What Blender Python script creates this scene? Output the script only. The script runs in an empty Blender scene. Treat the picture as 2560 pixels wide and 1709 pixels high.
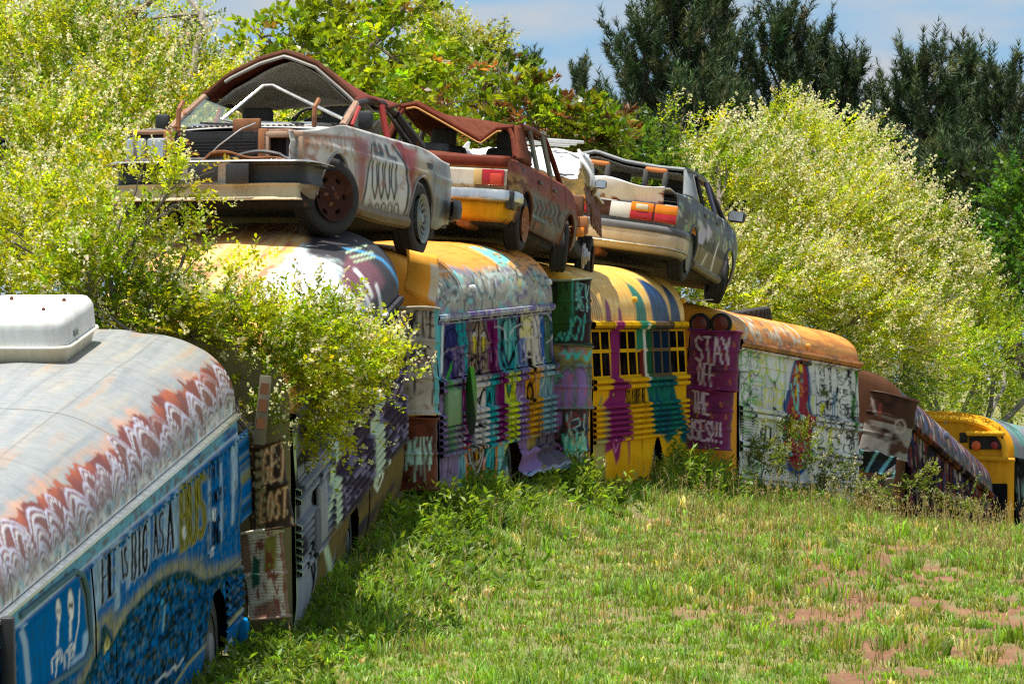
import bpy, math, random
import numpy as np
from mathutils import Vector, Matrix

random.seed(7)
rng = np.random.default_rng(7)
scene = bpy.context.scene
COL = scene.collection

# ------------------------------------------------------------------ camera
FPX = 20000.0            # focal length in pixels of the 2560 px wide photograph
CX, CY = 1280.0, 854.5
CAMZ = 4.0
cam_data = bpy.data.cameras.new('camera')
cam_data.sensor_width = 36.0
cam_data.lens = 36.0 * FPX / 2560.0
cam_data.clip_start = 0.5
cam_data.clip_end = 6000.0
cam = bpy.data.objects.new('camera', cam_data)
COL.objects.link(cam)
cam.location = (0, 0, CAMZ)
cam.rotation_euler = (math.radians(90), 0, 0)
scene.camera = cam

# ------------------------------------------------------------------ world, sun, exposure
SUN = Vector((-0.15, -0.03, 0.96)).normalized()     # towards the sun
sun_el = math.asin(SUN.z)
sun_az = math.atan2(SUN.x, SUN.y)
world = bpy.data.worlds.new('World')
scene.world = world
world.use_nodes = True
wt = world.node_tree
wt.nodes.clear()
def wn(t, **k):
    n = wt.nodes.new(t)
    for a, b in k.items():
        setattr(n, a, b)
    return n
w_out = wn('ShaderNodeOutputWorld')
w_bg = wn('ShaderNodeBackground')
w_bg.inputs['Strength'].default_value = 0.15
sky = wn('ShaderNodeTexSky', sky_type='NISHITA')
sky.sun_disc = False
sky.sun_elevation = sun_el
sky.sun_rotation = sun_az
sky.altitude = 400
sky.air_density = 1.0
sky.dust_density = 0.6
sky.ozone_density = 2.0
w_tc = wn('ShaderNodeTexCoord')
# soft stratus all over the sky: stretched noise on the sky direction
w_map = wn('ShaderNodeMapping')
w_map.inputs['Scale'].default_value = (14.0, 14.0, 52.0)
w_map.inputs['Rotation'].default_value = (0.0, 0.12, 0.0)
w_no = wn('ShaderNodeTexNoise')
w_no.inputs['Scale'].default_value = 3.0
w_no.inputs['Detail'].default_value = 5.0
w_no.inputs['Roughness'].default_value = 0.45
w_rmp = wn('ShaderNodeValToRGB')
w_rmp.color_ramp.elements[0].position = 0.40
w_rmp.color_ramp.elements[0].color = (0.12, 0.12, 0.12, 1)
w_rmp.color_ramp.elements[1].position = 0.62
w_rmp.color_ramp.elements[1].color = (1.0, 1.0, 1.0, 1)
w_lift = wn('ShaderNodeVectorMath', operation='ADD')
w_lift.inputs[1].default_value = (0, 0, 0.75)
w_nrm = wn('ShaderNodeVectorMath', operation='NORMALIZE')
w_mix = wn('ShaderNodeMix', data_type='RGBA')
w_mix.inputs['B'].default_value = (1.50, 1.62, 1.76, 1)
L = wt.links.new
L(w_tc.outputs['Generated'], w_lift.inputs[0])
L(w_lift.outputs[0], w_nrm.inputs[0])
L(w_nrm.outputs[0], sky.inputs['Vector'])
L(w_tc.outputs['Generated'], w_map.inputs['Vector'])
L(w_map.outputs[0], w_no.inputs['Vector'])
L(w_no.outputs['Fac'], w_rmp.inputs['Fac'])
L(w_rmp.outputs['Color'], w_mix.inputs['Factor'])
w_gr = wn('ShaderNodeMix', data_type='RGBA', blend_type='MULTIPLY')
w_gr.inputs['Factor'].default_value = 1.0
w_gr.inputs['B'].default_value = (0.68, 0.74, 0.58, 1)      # uniform grade darkens and greys the sky colour
L(sky.outputs['Color'], w_gr.inputs['A'])
L(w_gr.outputs['Result'], w_mix.inputs['A'])
L(w_mix.outputs['Result'], w_bg.inputs['Color'])
L(w_bg.outputs[0], w_out.inputs['Surface'])

sun_data = bpy.data.lights.new('sun', 'SUN')
sun_data.energy = 3.6
sun_data.angle = math.radians(0.53)
sun_data.color = (1.0, 0.95, 0.86)
sun = bpy.data.objects.new('sun', sun_data)
COL.objects.link(sun)
sun.rotation_euler = (-SUN).to_track_quat('-Z', 'Y').to_euler()
sun.location = (-20, 60, 60)

vs = scene.view_settings
vs.view_transform = 'Standard'
vs.look = 'None'
vs.exposure = 1.32
vs.gamma = 1.0
vs.use_curve_mapping = False
scene.cycles.max_bounces = 6
scene.cycles.transparent_max_bounces = 6
scene.cycles.use_denoising = False
scene.cycles.filter_width = 1.3

# ------------------------------------------------------------------ helpers
def P(px, py, d):
    """photograph pixel at a depth d (metres along the view) -> world point"""
    return Vector(((px - CX) / FPX * d, d, CAMZ - (py - CY) / FPX * d))

def lin(c):
    c = np.asarray(c, float) / 255.0
    return np.where(c <= 0.04045, c / 12.92, ((c + 0.055) / 1.055) ** 2.4)

def rgb(r, g, b):
    return lin((r, g, b))

def smooth(a, b, x):
    t = np.clip((np.asarray(x, float) - a) / (b - a), 0, 1)
    return t * t * (3 - 2 * t)

def _hash2(ix, iy, seed):
    h = (ix.astype(np.int64) * 374761393 + iy.astype(np.int64) * 668265263 + seed * 1442695041) & 0x7fffffff
    h = (h ^ (h >> 13)) * 1274126177 & 0x7fffffff
    return ((h ^ (h >> 16)) & 0xffff) / 65535.0

def vnoise(x, y, seed=0):
    x = np.asarray(x, float); y = np.asarray(y, float)
    ix = np.floor(x); iy = np.floor(y)
    fx = x - ix; fy = y - iy
    fx = fx * fx * (3 - 2 * fx); fy = fy * fy * (3 - 2 * fy)
    a = _hash2(ix, iy, seed); b = _hash2(ix + 1, iy, seed)
    c = _hash2(ix, iy + 1, seed); d = _hash2(ix + 1, iy + 1, seed)
    return (a * (1 - fx) + b * fx) * (1 - fy) + (c * (1 - fx) + d * fx) * fy

def fbm(x, y, seed=0, oct=3):
    t = 0; a = 0.5; n = 0
    for k in range(oct):
        t = t + a * vnoise(np.asarray(x) * 2 ** k, np.asarray(y) * 2 ** k, seed + 17 * k); n += a; a *= 0.5
    return t / n

class MB:
    """collects shapes into ONE mesh with an optional colour per vertex"""
    def __init__(self):
        self.V = []; self.C = []; self.F = []; self.n = 0
    def add(self, V, F, C=None):
        V = np.asarray(V, float).reshape(-1, 3)
        k = len(V)
        if C is None:
            C = np.ones((k, 3))
        else:
            C = np.asarray(C, float)
            if C.ndim == 1:
                C = np.tile(C, (k, 1))
            C = C.reshape(-1, 3)
        self.V.append(V); self.C.append(C)
        self.F.extend([tuple(i + self.n for i in f) for f in F])
        self.n += k
        return self
    def grid(self, G, C=None, mask=None, closeu=False):
        G = np.asarray(G, float); n, m = G.shape[:2]
        F = []
        for i in range(n if closeu else n - 1):
            i2 = (i + 1) % n
            for j in range(m - 1):
                if mask is None or mask[i, j]:
                    F.append((i * m + j, i2 * m + j, i2 * m + j + 1, i * m + j + 1))
        if C is not None:
            C = np.asarray(C, float)
            if C.ndim == 3:
                C = C.reshape(-1, 3)
        return self.add(G.reshape(-1, 3), F, C)
    def hexa(self, p, C=None):
        """8 corners: bottom 4 ccw, top 4 ccw"""
        return self.add(p, [(3, 2, 1, 0), (4, 5, 6, 7), (0, 1, 5, 4), (1, 2, 6, 5), (2, 3, 7, 6), (3, 0, 4, 7)], C)
    def box(self, c, s, C=None, R=None, bev=0.0):
        c = np.asarray(c, float); s = np.asarray(s, float) / 2
        if bev <= 0:
            q = np.array([(-1, -1, -1), (1, -1, -1), (1, 1, -1), (-1, 1, -1), (-1, -1, 1), (1, -1, 1), (1, 1, 1), (-1, 1, 1)], float) * s
            if R is not None:
                q = q @ np.array(R).T
            return self.hexa(q + c, C)
        # bevelled box: lofted rounded rectangles
        b = min(bev, min(s) * 0.98)
        rings = []
        for dz, k in ((-s[2], b), (-s[2] + 0.3 * b, 0.3 * b), (-s[2] + b, 0), (s[2] - b, 0), (s[2] - 0.3 * b, 0.3 * b), (s[2], b)):
            ring = []
            r = b
            for (sx, sy, a0) in ((1, 1, 0), (-1, 1, 90), (-1, -1, 180), (1, -1, 270)):
                for a in (0, 45, 90):
                    t = math.radians(a0 + a)
                    ring.append((sx * (s[0] - r) + (r - k) * math.cos(t), sy * (s[1] - r) + (r - k) * math.sin(t), dz))
            rings.append(ring)
        G = np.array(rings, float)
        n, m = G.shape[:2]
        V = G.reshape(-1, 3)
        if R is not None:
            V = V @ np.array(R).T
        F = []
        for i in range(n - 1):
            for j in range(m):
                j2 = (j + 1) % m
                F.append((i * m + j, i * m + j2, (i + 1) * m + j2, (i + 1) * m + j))
        F.append(tuple(range(m))[::-1]); F.append(tuple((n - 1) * m + j for j in range(m)))
        return self.add(V + c, F, C)
    def bar(self, p, q, w, h, up=(0, 0, 1), C=None):
        p = Vector(p); q = Vector(q); d = (q - p)
        d.normalize()
        u = Vector(up); s = d.cross(u)
        if s.length < 1e-4:
            s = d.cross(Vector((1, 0, 0)))
        s.normalize(); u = s.cross(d)
        r = []
        for e in (p, q):
            for (a, b) in ((-1, -1), (1, -1), (1, 1), (-1, 1)):
                r.append(e + s * (a * w / 2) + u * (b * h / 2))
        return self.add([tuple(x) for x in r], [(3, 2, 1, 0), (4, 5, 6, 7), (0, 1, 5, 4), (1, 2, 6, 5), (2, 3, 7, 6), (3, 0, 4, 7)], C)
    def tube(self, pts, rad, n=6, C=None, cap=True):
        pts = [Vector(p) for p in pts]
        if not hasattr(rad, '__len__'):
            rad = [rad] * len(pts)
        V = []; ref = None
        for i, p in enumerate(pts):
            a = pts[max(i - 1, 0)]; b = pts[min(i + 1, len(pts) - 1)]
            d = (b - a).normalized()
            if ref is None:
                ref = Vector((0, 0, 1)) if abs(d.z) < 0.9 else Vector((1, 0, 0))
            s = d.cross(ref).normalized(); u = s.cross(d); ref = u
            for k in range(n):
                t = 2 * math.pi * k / n
                V.append(tuple(p + (s * math.cos(t) + u * math.sin(t)) * rad[i]))
        F = []
        for i in range(len(pts) - 1):
            for k in range(n):
                k2 = (k + 1) % n
                F.append((i * n + k, i * n + k2, (i + 1) * n + k2, (i + 1) * n + k))
        if cap:
            F.append(tuple(range(n))[::-1]); F.append(tuple((len(pts) - 1) * n + k for k in range(n)))
        return self.add(V, F, C)
    def lathe(self, prof, n=24, axis='y', c=(0, 0, 0), C=None):
        """prof: list of (radius, offset along the axis)"""
        V = []; Cc = []
        for i, (r, o) in enumerate(prof):
            for k in range(n):
                t = 2 * math.pi * k / n
                a, b = r * math.cos(t), r * math.sin(t)
                p = {'y': (a, o, b), 'x': (o, a, b), 'z': (a, b, o)}[axis]
                V.append((p[0] + c[0], p[1] + c[1], p[2] + c[2]))
                if C is not None and len(np.shape(C)) == 2:
                    Cc.append(C[i])
        F = []
        for i in range(len(prof) - 1):
            for k in range(n):
                k2 = (k + 1) % n
                F.append((i * n + k, i * n + k2, (i + 1) * n + k2, (i + 1) * n + k))
        return self.add(V, F, Cc if Cc else C)
    def build(self, name, mat, parent=None, flat=False, solid=0.0):
        V = np.concatenate(self.V); C = np.concatenate(self.C)
        me = bpy.data.meshes.new(name)
        me.from_pydata(V.tolist(), [], self.F)
        at = me.color_attributes.new('Col', 'FLOAT_COLOR', 'POINT')
        buf = np.ones((len(V), 4), np.float32); buf[:, :3] = np.clip(C, 0, 1)
        at.data.foreach_set('color', buf.ravel())
        if not flat:
            me.polygons.foreach_set('use_smooth', np.ones(len(me.polygons), bool))
            me.set_sharp_from_angle(angle=math.radians(38))
        me.materials.append(mat)
        o = bpy.data.objects.new(name, me)
        COL.objects.link(o)
        if parent is not None:
            o.parent = parent
        if solid:
            sm = o.modifiers.new('thickness', 'SOLIDIFY'); sm.thickness = solid; sm.offset = 0
        return o

def tag(o, label=None, cat=None, group=None, kind=None):
    if label: o['label'] = label
    if cat: o['category'] = cat
    if group: o['group'] = group
    if kind: o['kind'] = kind
    return o

def thing(name, label, cat, M=None, group=None):
    o = bpy.data.objects.new(name, None)
    o.empty_display_size = 0.3
    COL.objects.link(o)
    if M is not None:
        o.matrix_world = M
    return tag(o, label, cat, group)

def quick(name, V, F, mat, parent=None, C=None, smoothed=False):
    """big triangle/quad soups (leaves, grass): numpy arrays straight into a mesh; all faces have k corners"""
    V = np.asarray(V, np.float32); F = np.asarray(F, np.int32)
    me = bpy.data.meshes.new(name)
    k = F.shape[1]
    me.vertices.add(len(V)); me.vertices.foreach_set('co', V.ravel())
    me.loops.add(F.size); me.loops.foreach_set('vertex_index', F.ravel())
    me.polygons.add(len(F)); me.polygons.foreach_set('loop_start', np.arange(0, F.size, k, dtype=np.int32))
    me.update(calc_edges=True)
    if C is not None:
        at = me.color_attributes.new('Col', 'FLOAT_COLOR', 'POINT')
        buf = np.ones((len(V), 4), np.float32); buf[:, :3] = C
        at.data.foreach_set('color', buf.ravel())
    if smoothed:
        me.polygons.foreach_set('use_smooth', np.ones(len(F), bool))
    me.materials.append(mat)
    o = bpy.data.objects.new(name, me); COL.objects.link(o)
    if parent is not None: o.parent = parent
    return o

# ------------------------------------------------------------------ materials
def new_mat(name):
    m = bpy.data.materials.new(name); m.use_nodes = True
    nt = m.node_tree; nt.nodes.clear()
    out = nt.nodes.new('ShaderNodeOutputMaterial')
    b = nt.nodes.new('ShaderNodeBsdfPrincipled')
    nt.links.new(b.outputs[0], out.inputs['Surface'])
    return m, nt, b, out

def nnoise(nt, scale, detail=4.0, rough=0.55, coord='Object', stretch=(1, 1, 1)):
    tc = nt.nodes.new('ShaderNodeTexCoord'); mp = nt.nodes.new('ShaderNodeMapping')
    mp.inputs['Scale'].default_value = stretch
    n = nt.nodes.new('ShaderNodeTexNoise')
    n.inputs['Scale'].default_value = scale; n.inputs['Detail'].default_value = detail; n.inputs['Roughness'].default_value = rough
    nt.links.new(tc.outputs[coord], mp.inputs['Vector']); nt.links.new(mp.outputs[0], n.inputs['Vector'])
    return n.outputs['Fac']

def nramp(nt, fac, p0, p1, c0=(0, 0, 0, 1), c1=(1, 1, 1, 1)):
    r = nt.nodes.new('ShaderNodeValToRGB')
    r.color_ramp.elements[0].position = p0; r.color_ramp.elements[1].position = p1
    r.color_ramp.elements[0].color = c0; r.color_ramp.elements[1].color = c1
    nt.links.new(fac, r.inputs['Fac'])
    return r.outputs['Color']

def nmix(nt, fac, a, b, blend='MIX'):
    m = nt.nodes.new('ShaderNodeMix'); m.data_type = 'RGBA'; m.blend_type = blend
    for sock, val in (('Factor', fac), ('A', a), ('B', b)):
        if isinstance(val, (int, float)):
            m.inputs[sock].default_value = val
        elif isinstance(val, (tuple, list, np.ndarray)):
            m.inputs[sock].default_value = tuple(val)[:3] + (1,)
        else:
            nt.links.new(val, m.inputs[sock])
    return m.outputs['Result']

def paint_mat(name, rough=0.4, metal=0.0, rust=0.0, grime=0.25, color=None, coat=0.0, bump=0.0, scale=3.0, spec=0.5, rustcol=(0.13, 0.045, 0.018)):
    """weathered sheet metal: paint colour from the vertices (or one colour), grime and rust from noise"""
    m, nt, b, out = new_mat(name)
    if color is None:
        at = nt.nodes.new('ShaderNodeAttribute'); at.attribute_name = 'Col'
        base = at.outputs['Color']
    else:
        rg = nt.nodes.new('ShaderNodeRGB'); rg.outputs[0].default_value = tuple(color) + (1,)
        base = rg.outputs[0]
    g = nnoise(nt, scale * 2.2, 6, 0.65, stretch=(1, 1, 0.35))
    lo = 1.0 - grime
    gr = nramp(nt, g, 0.3, 0.66, (lo, lo * 0.98, lo * 0.94, 1), (1, 1, 1, 1))
    base = nmix(nt, 1.0, base, gr, 'MULTIPLY')
    if rust > 0:
        r = nnoise(nt, scale * 1.3, 8, 0.7)
        rm = nramp(nt, r, 0.66 - 0.22 * rust, 0.74 - 0.22 * rust)
        r2 = nramp(nt, nnoise(nt, scale * 6, 4), 0.3, 0.7, (rustcol[0] * 0.55, rustcol[1] * 0.5, rustcol[2] * 0.5, 1), (rustcol[0] * 1.5, rustcol[1] * 1.6, rustcol[2] * 1.5, 1))
        base = nmix(nt, rm, base, r2)
        rr = nramp(nt, rm, 0, 1, (rough, rough, rough, 1), (0.9, 0.9, 0.9, 1))
        nt.links.new(rr, b.inputs['Roughness'])
    else:
        rr = nramp(nt, nnoise(nt, scale * 4, 5), 0.25, 0.75, (max(rough - 0.08, 0.05),) * 3 + (1,), (min(rough + 0.12, 1),) * 3 + (1,))
        nt.links.new(rr, b.inputs['Roughness'])
    nt.links.new(base, b.inputs['Base Color'])
    b.inputs['Metallic'].default_value = metal; b.inputs['Specular IOR Level'].default_value = spec
    if coat:
        b.inputs['Coat Weight'].default_value = coat; b.inputs['Coat Roughness'].default_value = 0.15
    if bump:
        bn = nt.nodes.new('ShaderNodeBump'); bn.inputs['Strength'].default_value = bump; bn.inputs['Distance'].default_value = 0.02
        nt.links.new(nnoise(nt, scale * 0.9, 3, 0.5), bn.inputs['Height']); nt.links.new(bn.outputs[0], b.inputs['Normal'])
    return m

def leaf_mat(name, trans=0.45, rough=0.5, tint=(1.15, 1.1, 0.5)):
    m, nt, b, out = new_mat(name)
    at = nt.nodes.new('ShaderNodeAttribute'); at.attribute_name = 'Col'
    nv = nramp(nt, nnoise(nt, 9.0, 3), 0.3, 0.7, (0.82, 0.85, 0.8, 1), (1.1, 1.08, 1.0, 1))
    base = nmix(nt, 1.0, at.outputs['Color'], nv, 'MULTIPLY')
    nt.links.new(base, b.inputs['Base Color']); b.inputs['Roughness'].default_value = rough
    b.inputs['Specular IOR Level'].default_value = 0.35
    tr = nt.nodes.new('ShaderNodeBsdfTranslucent')
    nt.links.new(nmix(nt, 1.0, base, tint, 'MULTIPLY'), tr.inputs['Color'])
    mx = nt.nodes.new('ShaderNodeMixShader'); mx.inputs[0].default_value = trans
    nt.links.new(b.outputs[0], mx.inputs[1]); nt.links.new(tr.outputs[0], mx.inputs[2]); nt.links.new(mx.outputs[0], out.inputs['Surface'])
    return m

def glass_mat(name, color=(0.02, 0.025, 0.025), alpha=0.35, rough=0.08):
    m, nt, b, out = new_mat(name)
    b.inputs['Base Color'].default_value = tuple(color) + (1,)
    b.inputs['Roughness'].default_value = rough
    v = nramp(nt, nnoise(nt, 14, 4), 0.3, 0.7, (alpha * 0.8,) * 3 + (1,), (min(alpha * 1.2, 1),) * 3 + (1,))
    nt.links.new(v, b.inputs['Alpha'])
    return m

M = {}
M['bus'] = paint_mat('bus_paint', 0.5, 0, 0, 0.22, bump=0.12, spec=.0)
M['bus_rust'] = paint_mat('bus_paint_weathered', 0.5, 0, 0.12, 0.28, bump=0.15, spec=.0)
M['roof'] = paint_mat('bus_roof_paint', 0.5, 0.0, 0.0, 0.16, bump=0.1, spec=.08)
M['galv'] = paint_mat('bare_roof_metal', 0.45, 0.25, 0.0, 0.15, bump=0.1)
M['glass_dark'] = paint_mat('dirty_window', 0.4, 0, 0, 0.2, spec=.0)
M['drum'] = paint_mat('drum_paint', 0.5, 0, 0.1, 0.3, bump=0.25, spec=.1)
M['car'] = paint_mat('car_paint', 0.4, 0, 0.0, 0.22, bump=0.1, spec=.12)
M['car_rust'] = paint_mat('car_paint_rusting', 0.5, 0, 0.35, 0.3, bump=0.12, spec=.05)
M['rust'] = paint_mat('bare_rust', 0.85, 0, 0, 0.45, color=(0.15, 0.046, 0.026), bump=0.15, scale=5, spec=.05)
M['rustpatch'] = paint_mat('orange_rust', 0.8, 0, 0.3, 0.45, color=(0.30, 0.115, 0.04), scale=5)
M['chrome'] = paint_mat('dull_chrome', 0.22, 0.9, 0, 0.25, color=(0.75, 0.74, 0.72))
M['steel'] = paint_mat('bare_steel', 0.4, 0.6, 0.1, 0.3, color=(0.5, 0.5, 0.5))
M['rubber'] = paint_mat('old_rubber', 0.8, 0, 0, 0.35, color=(0.028, 0.026, 0.025))
M['blackplastic'] = paint_mat('black_plastic', 0.5, 0, 0, 0.4, color=(0.02, 0.02, 0.022))
M['dark'] = paint_mat('dark_underbody', 0.9, 0, 0.3, 0.5, color=(0.02, 0.018, 0.016))
M['fabric'] = paint_mat('old_fabric', 0.95, 0, 0, 0.4, color=(0.10, 0.095, 0.085))
M['liner'] = paint_mat('torn_headliner', 0.95, 0, 0, 0.3, color=(0.55, 0.53, 0.5))
M['plain'] = paint_mat('painted_parts', 0.45, 0, 0, 0.2)
M['clearlens'] = paint_mat('lamp_glass', 0.08, 0, 0, 0.2, color=(0.45, 0.46, 0.46))
M['redlens'] = paint_mat('red_lamp', 0.15, 0, 0, 0.25, color=(0.42, 0.015, 0.02))
M['amberlens'] = paint_mat('amber_lamp', 0.15, 0, 0, 0.2, color=(0.85, 0.26, 0.01))
M['glass'] = glass_mat('window_glass', (0.25, 0.33, 0.31), 0.3)
M['box_plastic'] = paint_mat('weathered_plastic', 0.5, 0, 0, 0.34, scale=2.2, bump=.08, spec=.3)
M['wood'] = paint_mat('old_wood', 0.85, 0, 0, 0.4, color=(0.22, 0.14, 0.08), scale=6)
# ------------------------------------------------------------------ painted marks: a small canvas laid on a surface
GLYPH = {
 'A': [[(0, 1), (.5, 0), (1, 1)], [(.2, .62), (.8, .62)]], 'B': [[(0, 0), (0, 1), (.7, 1), (1, .78), (.7, .5), (0, .5)], [(.7, .5), (.9, .25), (.65, 0), (0, 0)]],
 'C': [[(1, .15), (.6, 0), (.15, .2), (0, .5), (.15, .82), (.6, 1), (1, .85)]], 'D': [[(0, 0), (0, 1), (.6, 1), (1, .6), (1, .4), (.6, 0), (0, 0)]],
 'E': [[(1, 0), (0, 0), (0, 1), (1, 1)], [(0, .5), (.75, .5)]], 'F': [[(1, 0), (0, 0), (0, 1)], [(0, .48), (.75, .48)]],
 'G': [[(1, .15), (.6, 0), (.15, .2), (0, .5), (.15, .85), (.6, 1), (1, .85), (1, .55), (.6, .55)]], 'H': [[(0, 0), (0, 1)], [(1, 0), (1, 1)], [(0, .5), (1, .5)]],
 'I': [[(.5, 0), (.5, 1)]], 'K': [[(0, 0), (0, 1)], [(1, 0), (0, .55), (1, 1)]], 'L': [[(0, 0), (0, 1), (1, 1)]],
 'M': [[(0, 1), (0, 0), (.5, .6), (1, 0), (1, 1)]], 'N': [[(0, 1), (0, 0), (1, 1), (1, 0)]],
 'O': [[(.5, 0), (.1, .2), (0, .5), (.1, .8), (.5, 1), (.9, .8), (1, .5), (.9, .2), (.5, 0)]], 'P': [[(0, 1), (0, 0), (.7, 0), (1, .25), (.7, .5), (0, .5)]],
 'R': [[(0, 1), (0, 0), (.7, 0), (1, .25), (.7, .5), (0, .5)], [(.5, .5), (1, 1)]], 'S': [[(1, .12), (.55, 0), (.08, .18), (.2, .42), (.8, .56), (.95, .82), (.5, 1), (0, .88)]],
 'T': [[(0, 0), (1, 0)], [(.5, 0), (.5, 1)]], 'U': [[(0, 0), (0, .75), (.3, 1), (.7, 1), (1, .75), (1, 0)]], 'V': [[(0, 0), (.5, 1), (1, 0)]],
 'W': [[(0, 0), (.25, 1), (.5, .35), (.75, 1), (1, 0)]], 'Y': [[(0, 0), (.5, .5), (1, 0)], [(.5, .5), (.5, 1)]], '!': [[(.5, 0), (.5, .68)], [(.5, .92), (.5, 1)]],
 '1': [[(.2, .2), (.55, 0), (.55, 1)]], '2': [[(0, .2), (.4, 0), (.9, .15), (.85, .42), (0, 1), (1, 1)]], '3': [[(0, .08), (.6, 0), (.9, .22), (.4, .48), (.95, .75), (.55, 1), (0, .9)]],
}

class Canvas:
    """paint on a surface addressed by (s along, v across); drawn in units of photograph pixels on that surface"""
    def __init__(self, pos, vmin, vmax, cols, rows, wpx, hpx, Mw, visible=None):
        self.vmin, self.vmax, self.cols, self.rows = vmin, vmax, cols, rows
        self.s = np.linspace(0, 1, cols); self.v = np.linspace(vmin, vmax, rows)
        self.S, self.Vv = np.meshgrid(self.s, self.v)          # rows x cols
        self.U = self.S * wpx; self.T = -self.Vv * hpx          # drawing plane, y down
        self.wpx, self.hpx = wpx, hpx
        self.D = np.ones((rows, cols, 3)) * 0.5
        p = pos(self.S.ravel(), self.Vv.ravel())
        Mn = np.array(Mw)
        w = p @ Mn[:3, :3].T + Mn[:3, 3]
        self.PX = (CX + w[:, 0] / w[:, 1] * FPX).reshape(rows, cols)
        self.PY = (CY - (w[:, 2] - CAMZ) / w[:, 1] * FPX).reshape(rows, cols)
        self.ok = np.ones((rows, cols), bool) if visible is None else visible(self.S, self.Vv)
    def uv(self, px, py):
        """where on the surface a photograph pixel falls -> drawing coordinates"""
        d = (self.PX - px) ** 2 + (self.PY - py) ** 2
        d = np.where(self.ok, d, 1e12)
        i = int(np.argmin(d)); r, c = divmod(i, self.cols)
        return self.U[r, c] + (px - self.PX[r, c]), self.T[r, c] + (py - self.PY[r, c]) * (1 if abs(py - self.PY[r, c]) < 6 else 0)
    def pts(self, L):
        return [self.uv(*p) for p in L]
    def blend(self, a, col):
        a = np.clip(a, 0, 1)[..., None]
        self.D = self.D * (1 - a) + np.asarray(col) * a
    def fill(self, col):
        self.D[:] = col
    def dist(self, pts, sl=None):
        U_, T_ = (self.U, self.T) if sl is None else (self.U[sl], self.T[sl])
        best = np.full(U_.shape, 1e9)
        for (x0, y0), (x1, y1) in zip(pts[:-1], pts[1:]):
            dx, dy = x1 - x0, y1 - y0; l2 = dx * dx + dy * dy + 1e-9
            t = np.clip(((U_ - x0) * dx + (T_ - y0) * dy) / l2, 0, 1)
            best = np.minimum(best, (U_ - x0 - t * dx) ** 2 + (T_ - y0 - t * dy) ** 2)
        return np.sqrt(best)
    def crop(self, pts, m):
        xs = [p[0] for p in pts]; ys = [p[1] for p in pts]
        u = self.s * self.wpx; t = -self.v * self.hpx
        c = np.nonzero((u >= min(xs) - m) & (u <= max(xs) + m))[0]; r = np.nonzero((t >= min(ys) - m) & (t <= max(ys) + m))[0]
        if len(c) == 0 or len(r) == 0: return None
        return slice(r[0], r[-1] + 1), slice(c[0], c[-1] + 1)
    def cblend(self, sl, a, col):
        a = np.clip(a, 0, 1)[..., None]
        self.D[sl] = self.D[sl] * (1 - a) + np.asarray(col) * a
    def stroke(self, L, w, col, soft=1.0, a=1.0, raw=False):
        pts = L if raw else self.pts(L)
        sl = self.crop(pts, w / 2 + soft + 2)
        if sl is None: return
        self.cblend(sl, a * (1 - smooth(w / 2 - soft * .5, w / 2 + soft, self.dist(pts, sl))), col)
    def poly(self, L, col, soft=1.0, a=1.0, raw=False, wob=0.0, seed=1):
        pts = L if raw else self.pts(L)
        sl = self.crop(pts, soft * 2 + 3)
        if sl is None: return
        X, Y = self.U[sl], self.T[sl]
        ins = np.zeros(X.shape, bool)
        n = len(pts)
        for i in range(n):
            x0, y0 = pts[i]; x1, y1 = pts[(i + 1) % n]
            ins ^= ((y0 > Y) != (y1 > Y)) & (X < (x1 - x0) * (Y - y0) / (y1 - y0 + 1e-9) + x0)
        d = self.dist(pts + [pts[0]], sl)
        self.cblend(sl, a * np.where(ins, np.clip(0.5 + d / (2 * soft), 0, 1), np.clip(0.5 - d / (2 * soft), 0, 1)), col)
    def ell(self, px, py, rx, ry, col, soft=0.15, a=1.0, ring=None, raw=False):
        x, y = (px, py) if raw else self.uv(px, py)
        sl = self.crop([(x - rx * 1.4, y - ry * 1.4), (x + rx * 1.4, y + ry * 1.4)], 2)
        if sl is None: return
        r = np.hypot((self.U[sl] - x) / rx, (self.T[sl] - y) / ry)
        k = 1 - smooth(1 - soft, 1 + soft, r) if ring is None else 1 - smooth(ring - soft * .6, ring + soft * .6, np.abs(r - 1))
        self.cblend(sl, a * k, col)
    def band(self, x0, x1, y0, y1, col, a=1.0, edge=3.0, seed=3, drip=0.0):
        """upright strip between drawing coordinates, with ragged ends"""
        wob = (fbm(self.T / 40.0, self.U * 0 + seed, seed) - .5) * edge * 2
        end = (vnoise(self.U / 2.5, self.U * 0, seed + 3) - .5) * drip * 2
        m = smooth(x0 - 1, x0 + 1, self.U + wob) * (1 - smooth(x1 - 1, x1 + 1, self.U + wob)) * smooth(y0 - 1.5, y0 + 1.5, self.T + end) * (1 - smooth(y1 - 1.5, y1 + 1.5, self.T + end))
        self.blend(a * m, col)
    def streaks(self, col, a=0.3, sx=3.0, sy=60.0, seed=5, lo=.5, hi=.75):
        n = fbm(self.U / sx, self.T / sy, seed)
        self.blend(a * smooth(lo, hi, n), col)
    def blotch(self, col, a=0.5, sx=20.0, sy=20.0, seed=9, lo=.5, hi=.7, where=None):
        n = fbm(self.U / sx, self.T / sy, seed, 4)
        m = a * smooth(lo, hi, n)
        if where is not None: m = m * where
        self.blend(m, col)
    def text(self, s, tl, tr, bl, w, col, a=1.0, soft=0.8, gap=0.25):
        """letters set in the parallelogram given by three photograph points"""
        t = np.array(self.uv(*tl)); r = np.array(self.uv(*tr)) - t; b = np.array(self.uv(*bl)) - t
        n = len(s)
        for i, ch in enumerate(s):
            for st in GLYPH.get(ch, []):
                L = [tuple(t + r * ((i + gap / 2 + x * (1 - gap)) / n) + b * y) for x, y in st]
                self.stroke(L, w, col, soft, a, raw=True)
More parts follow.
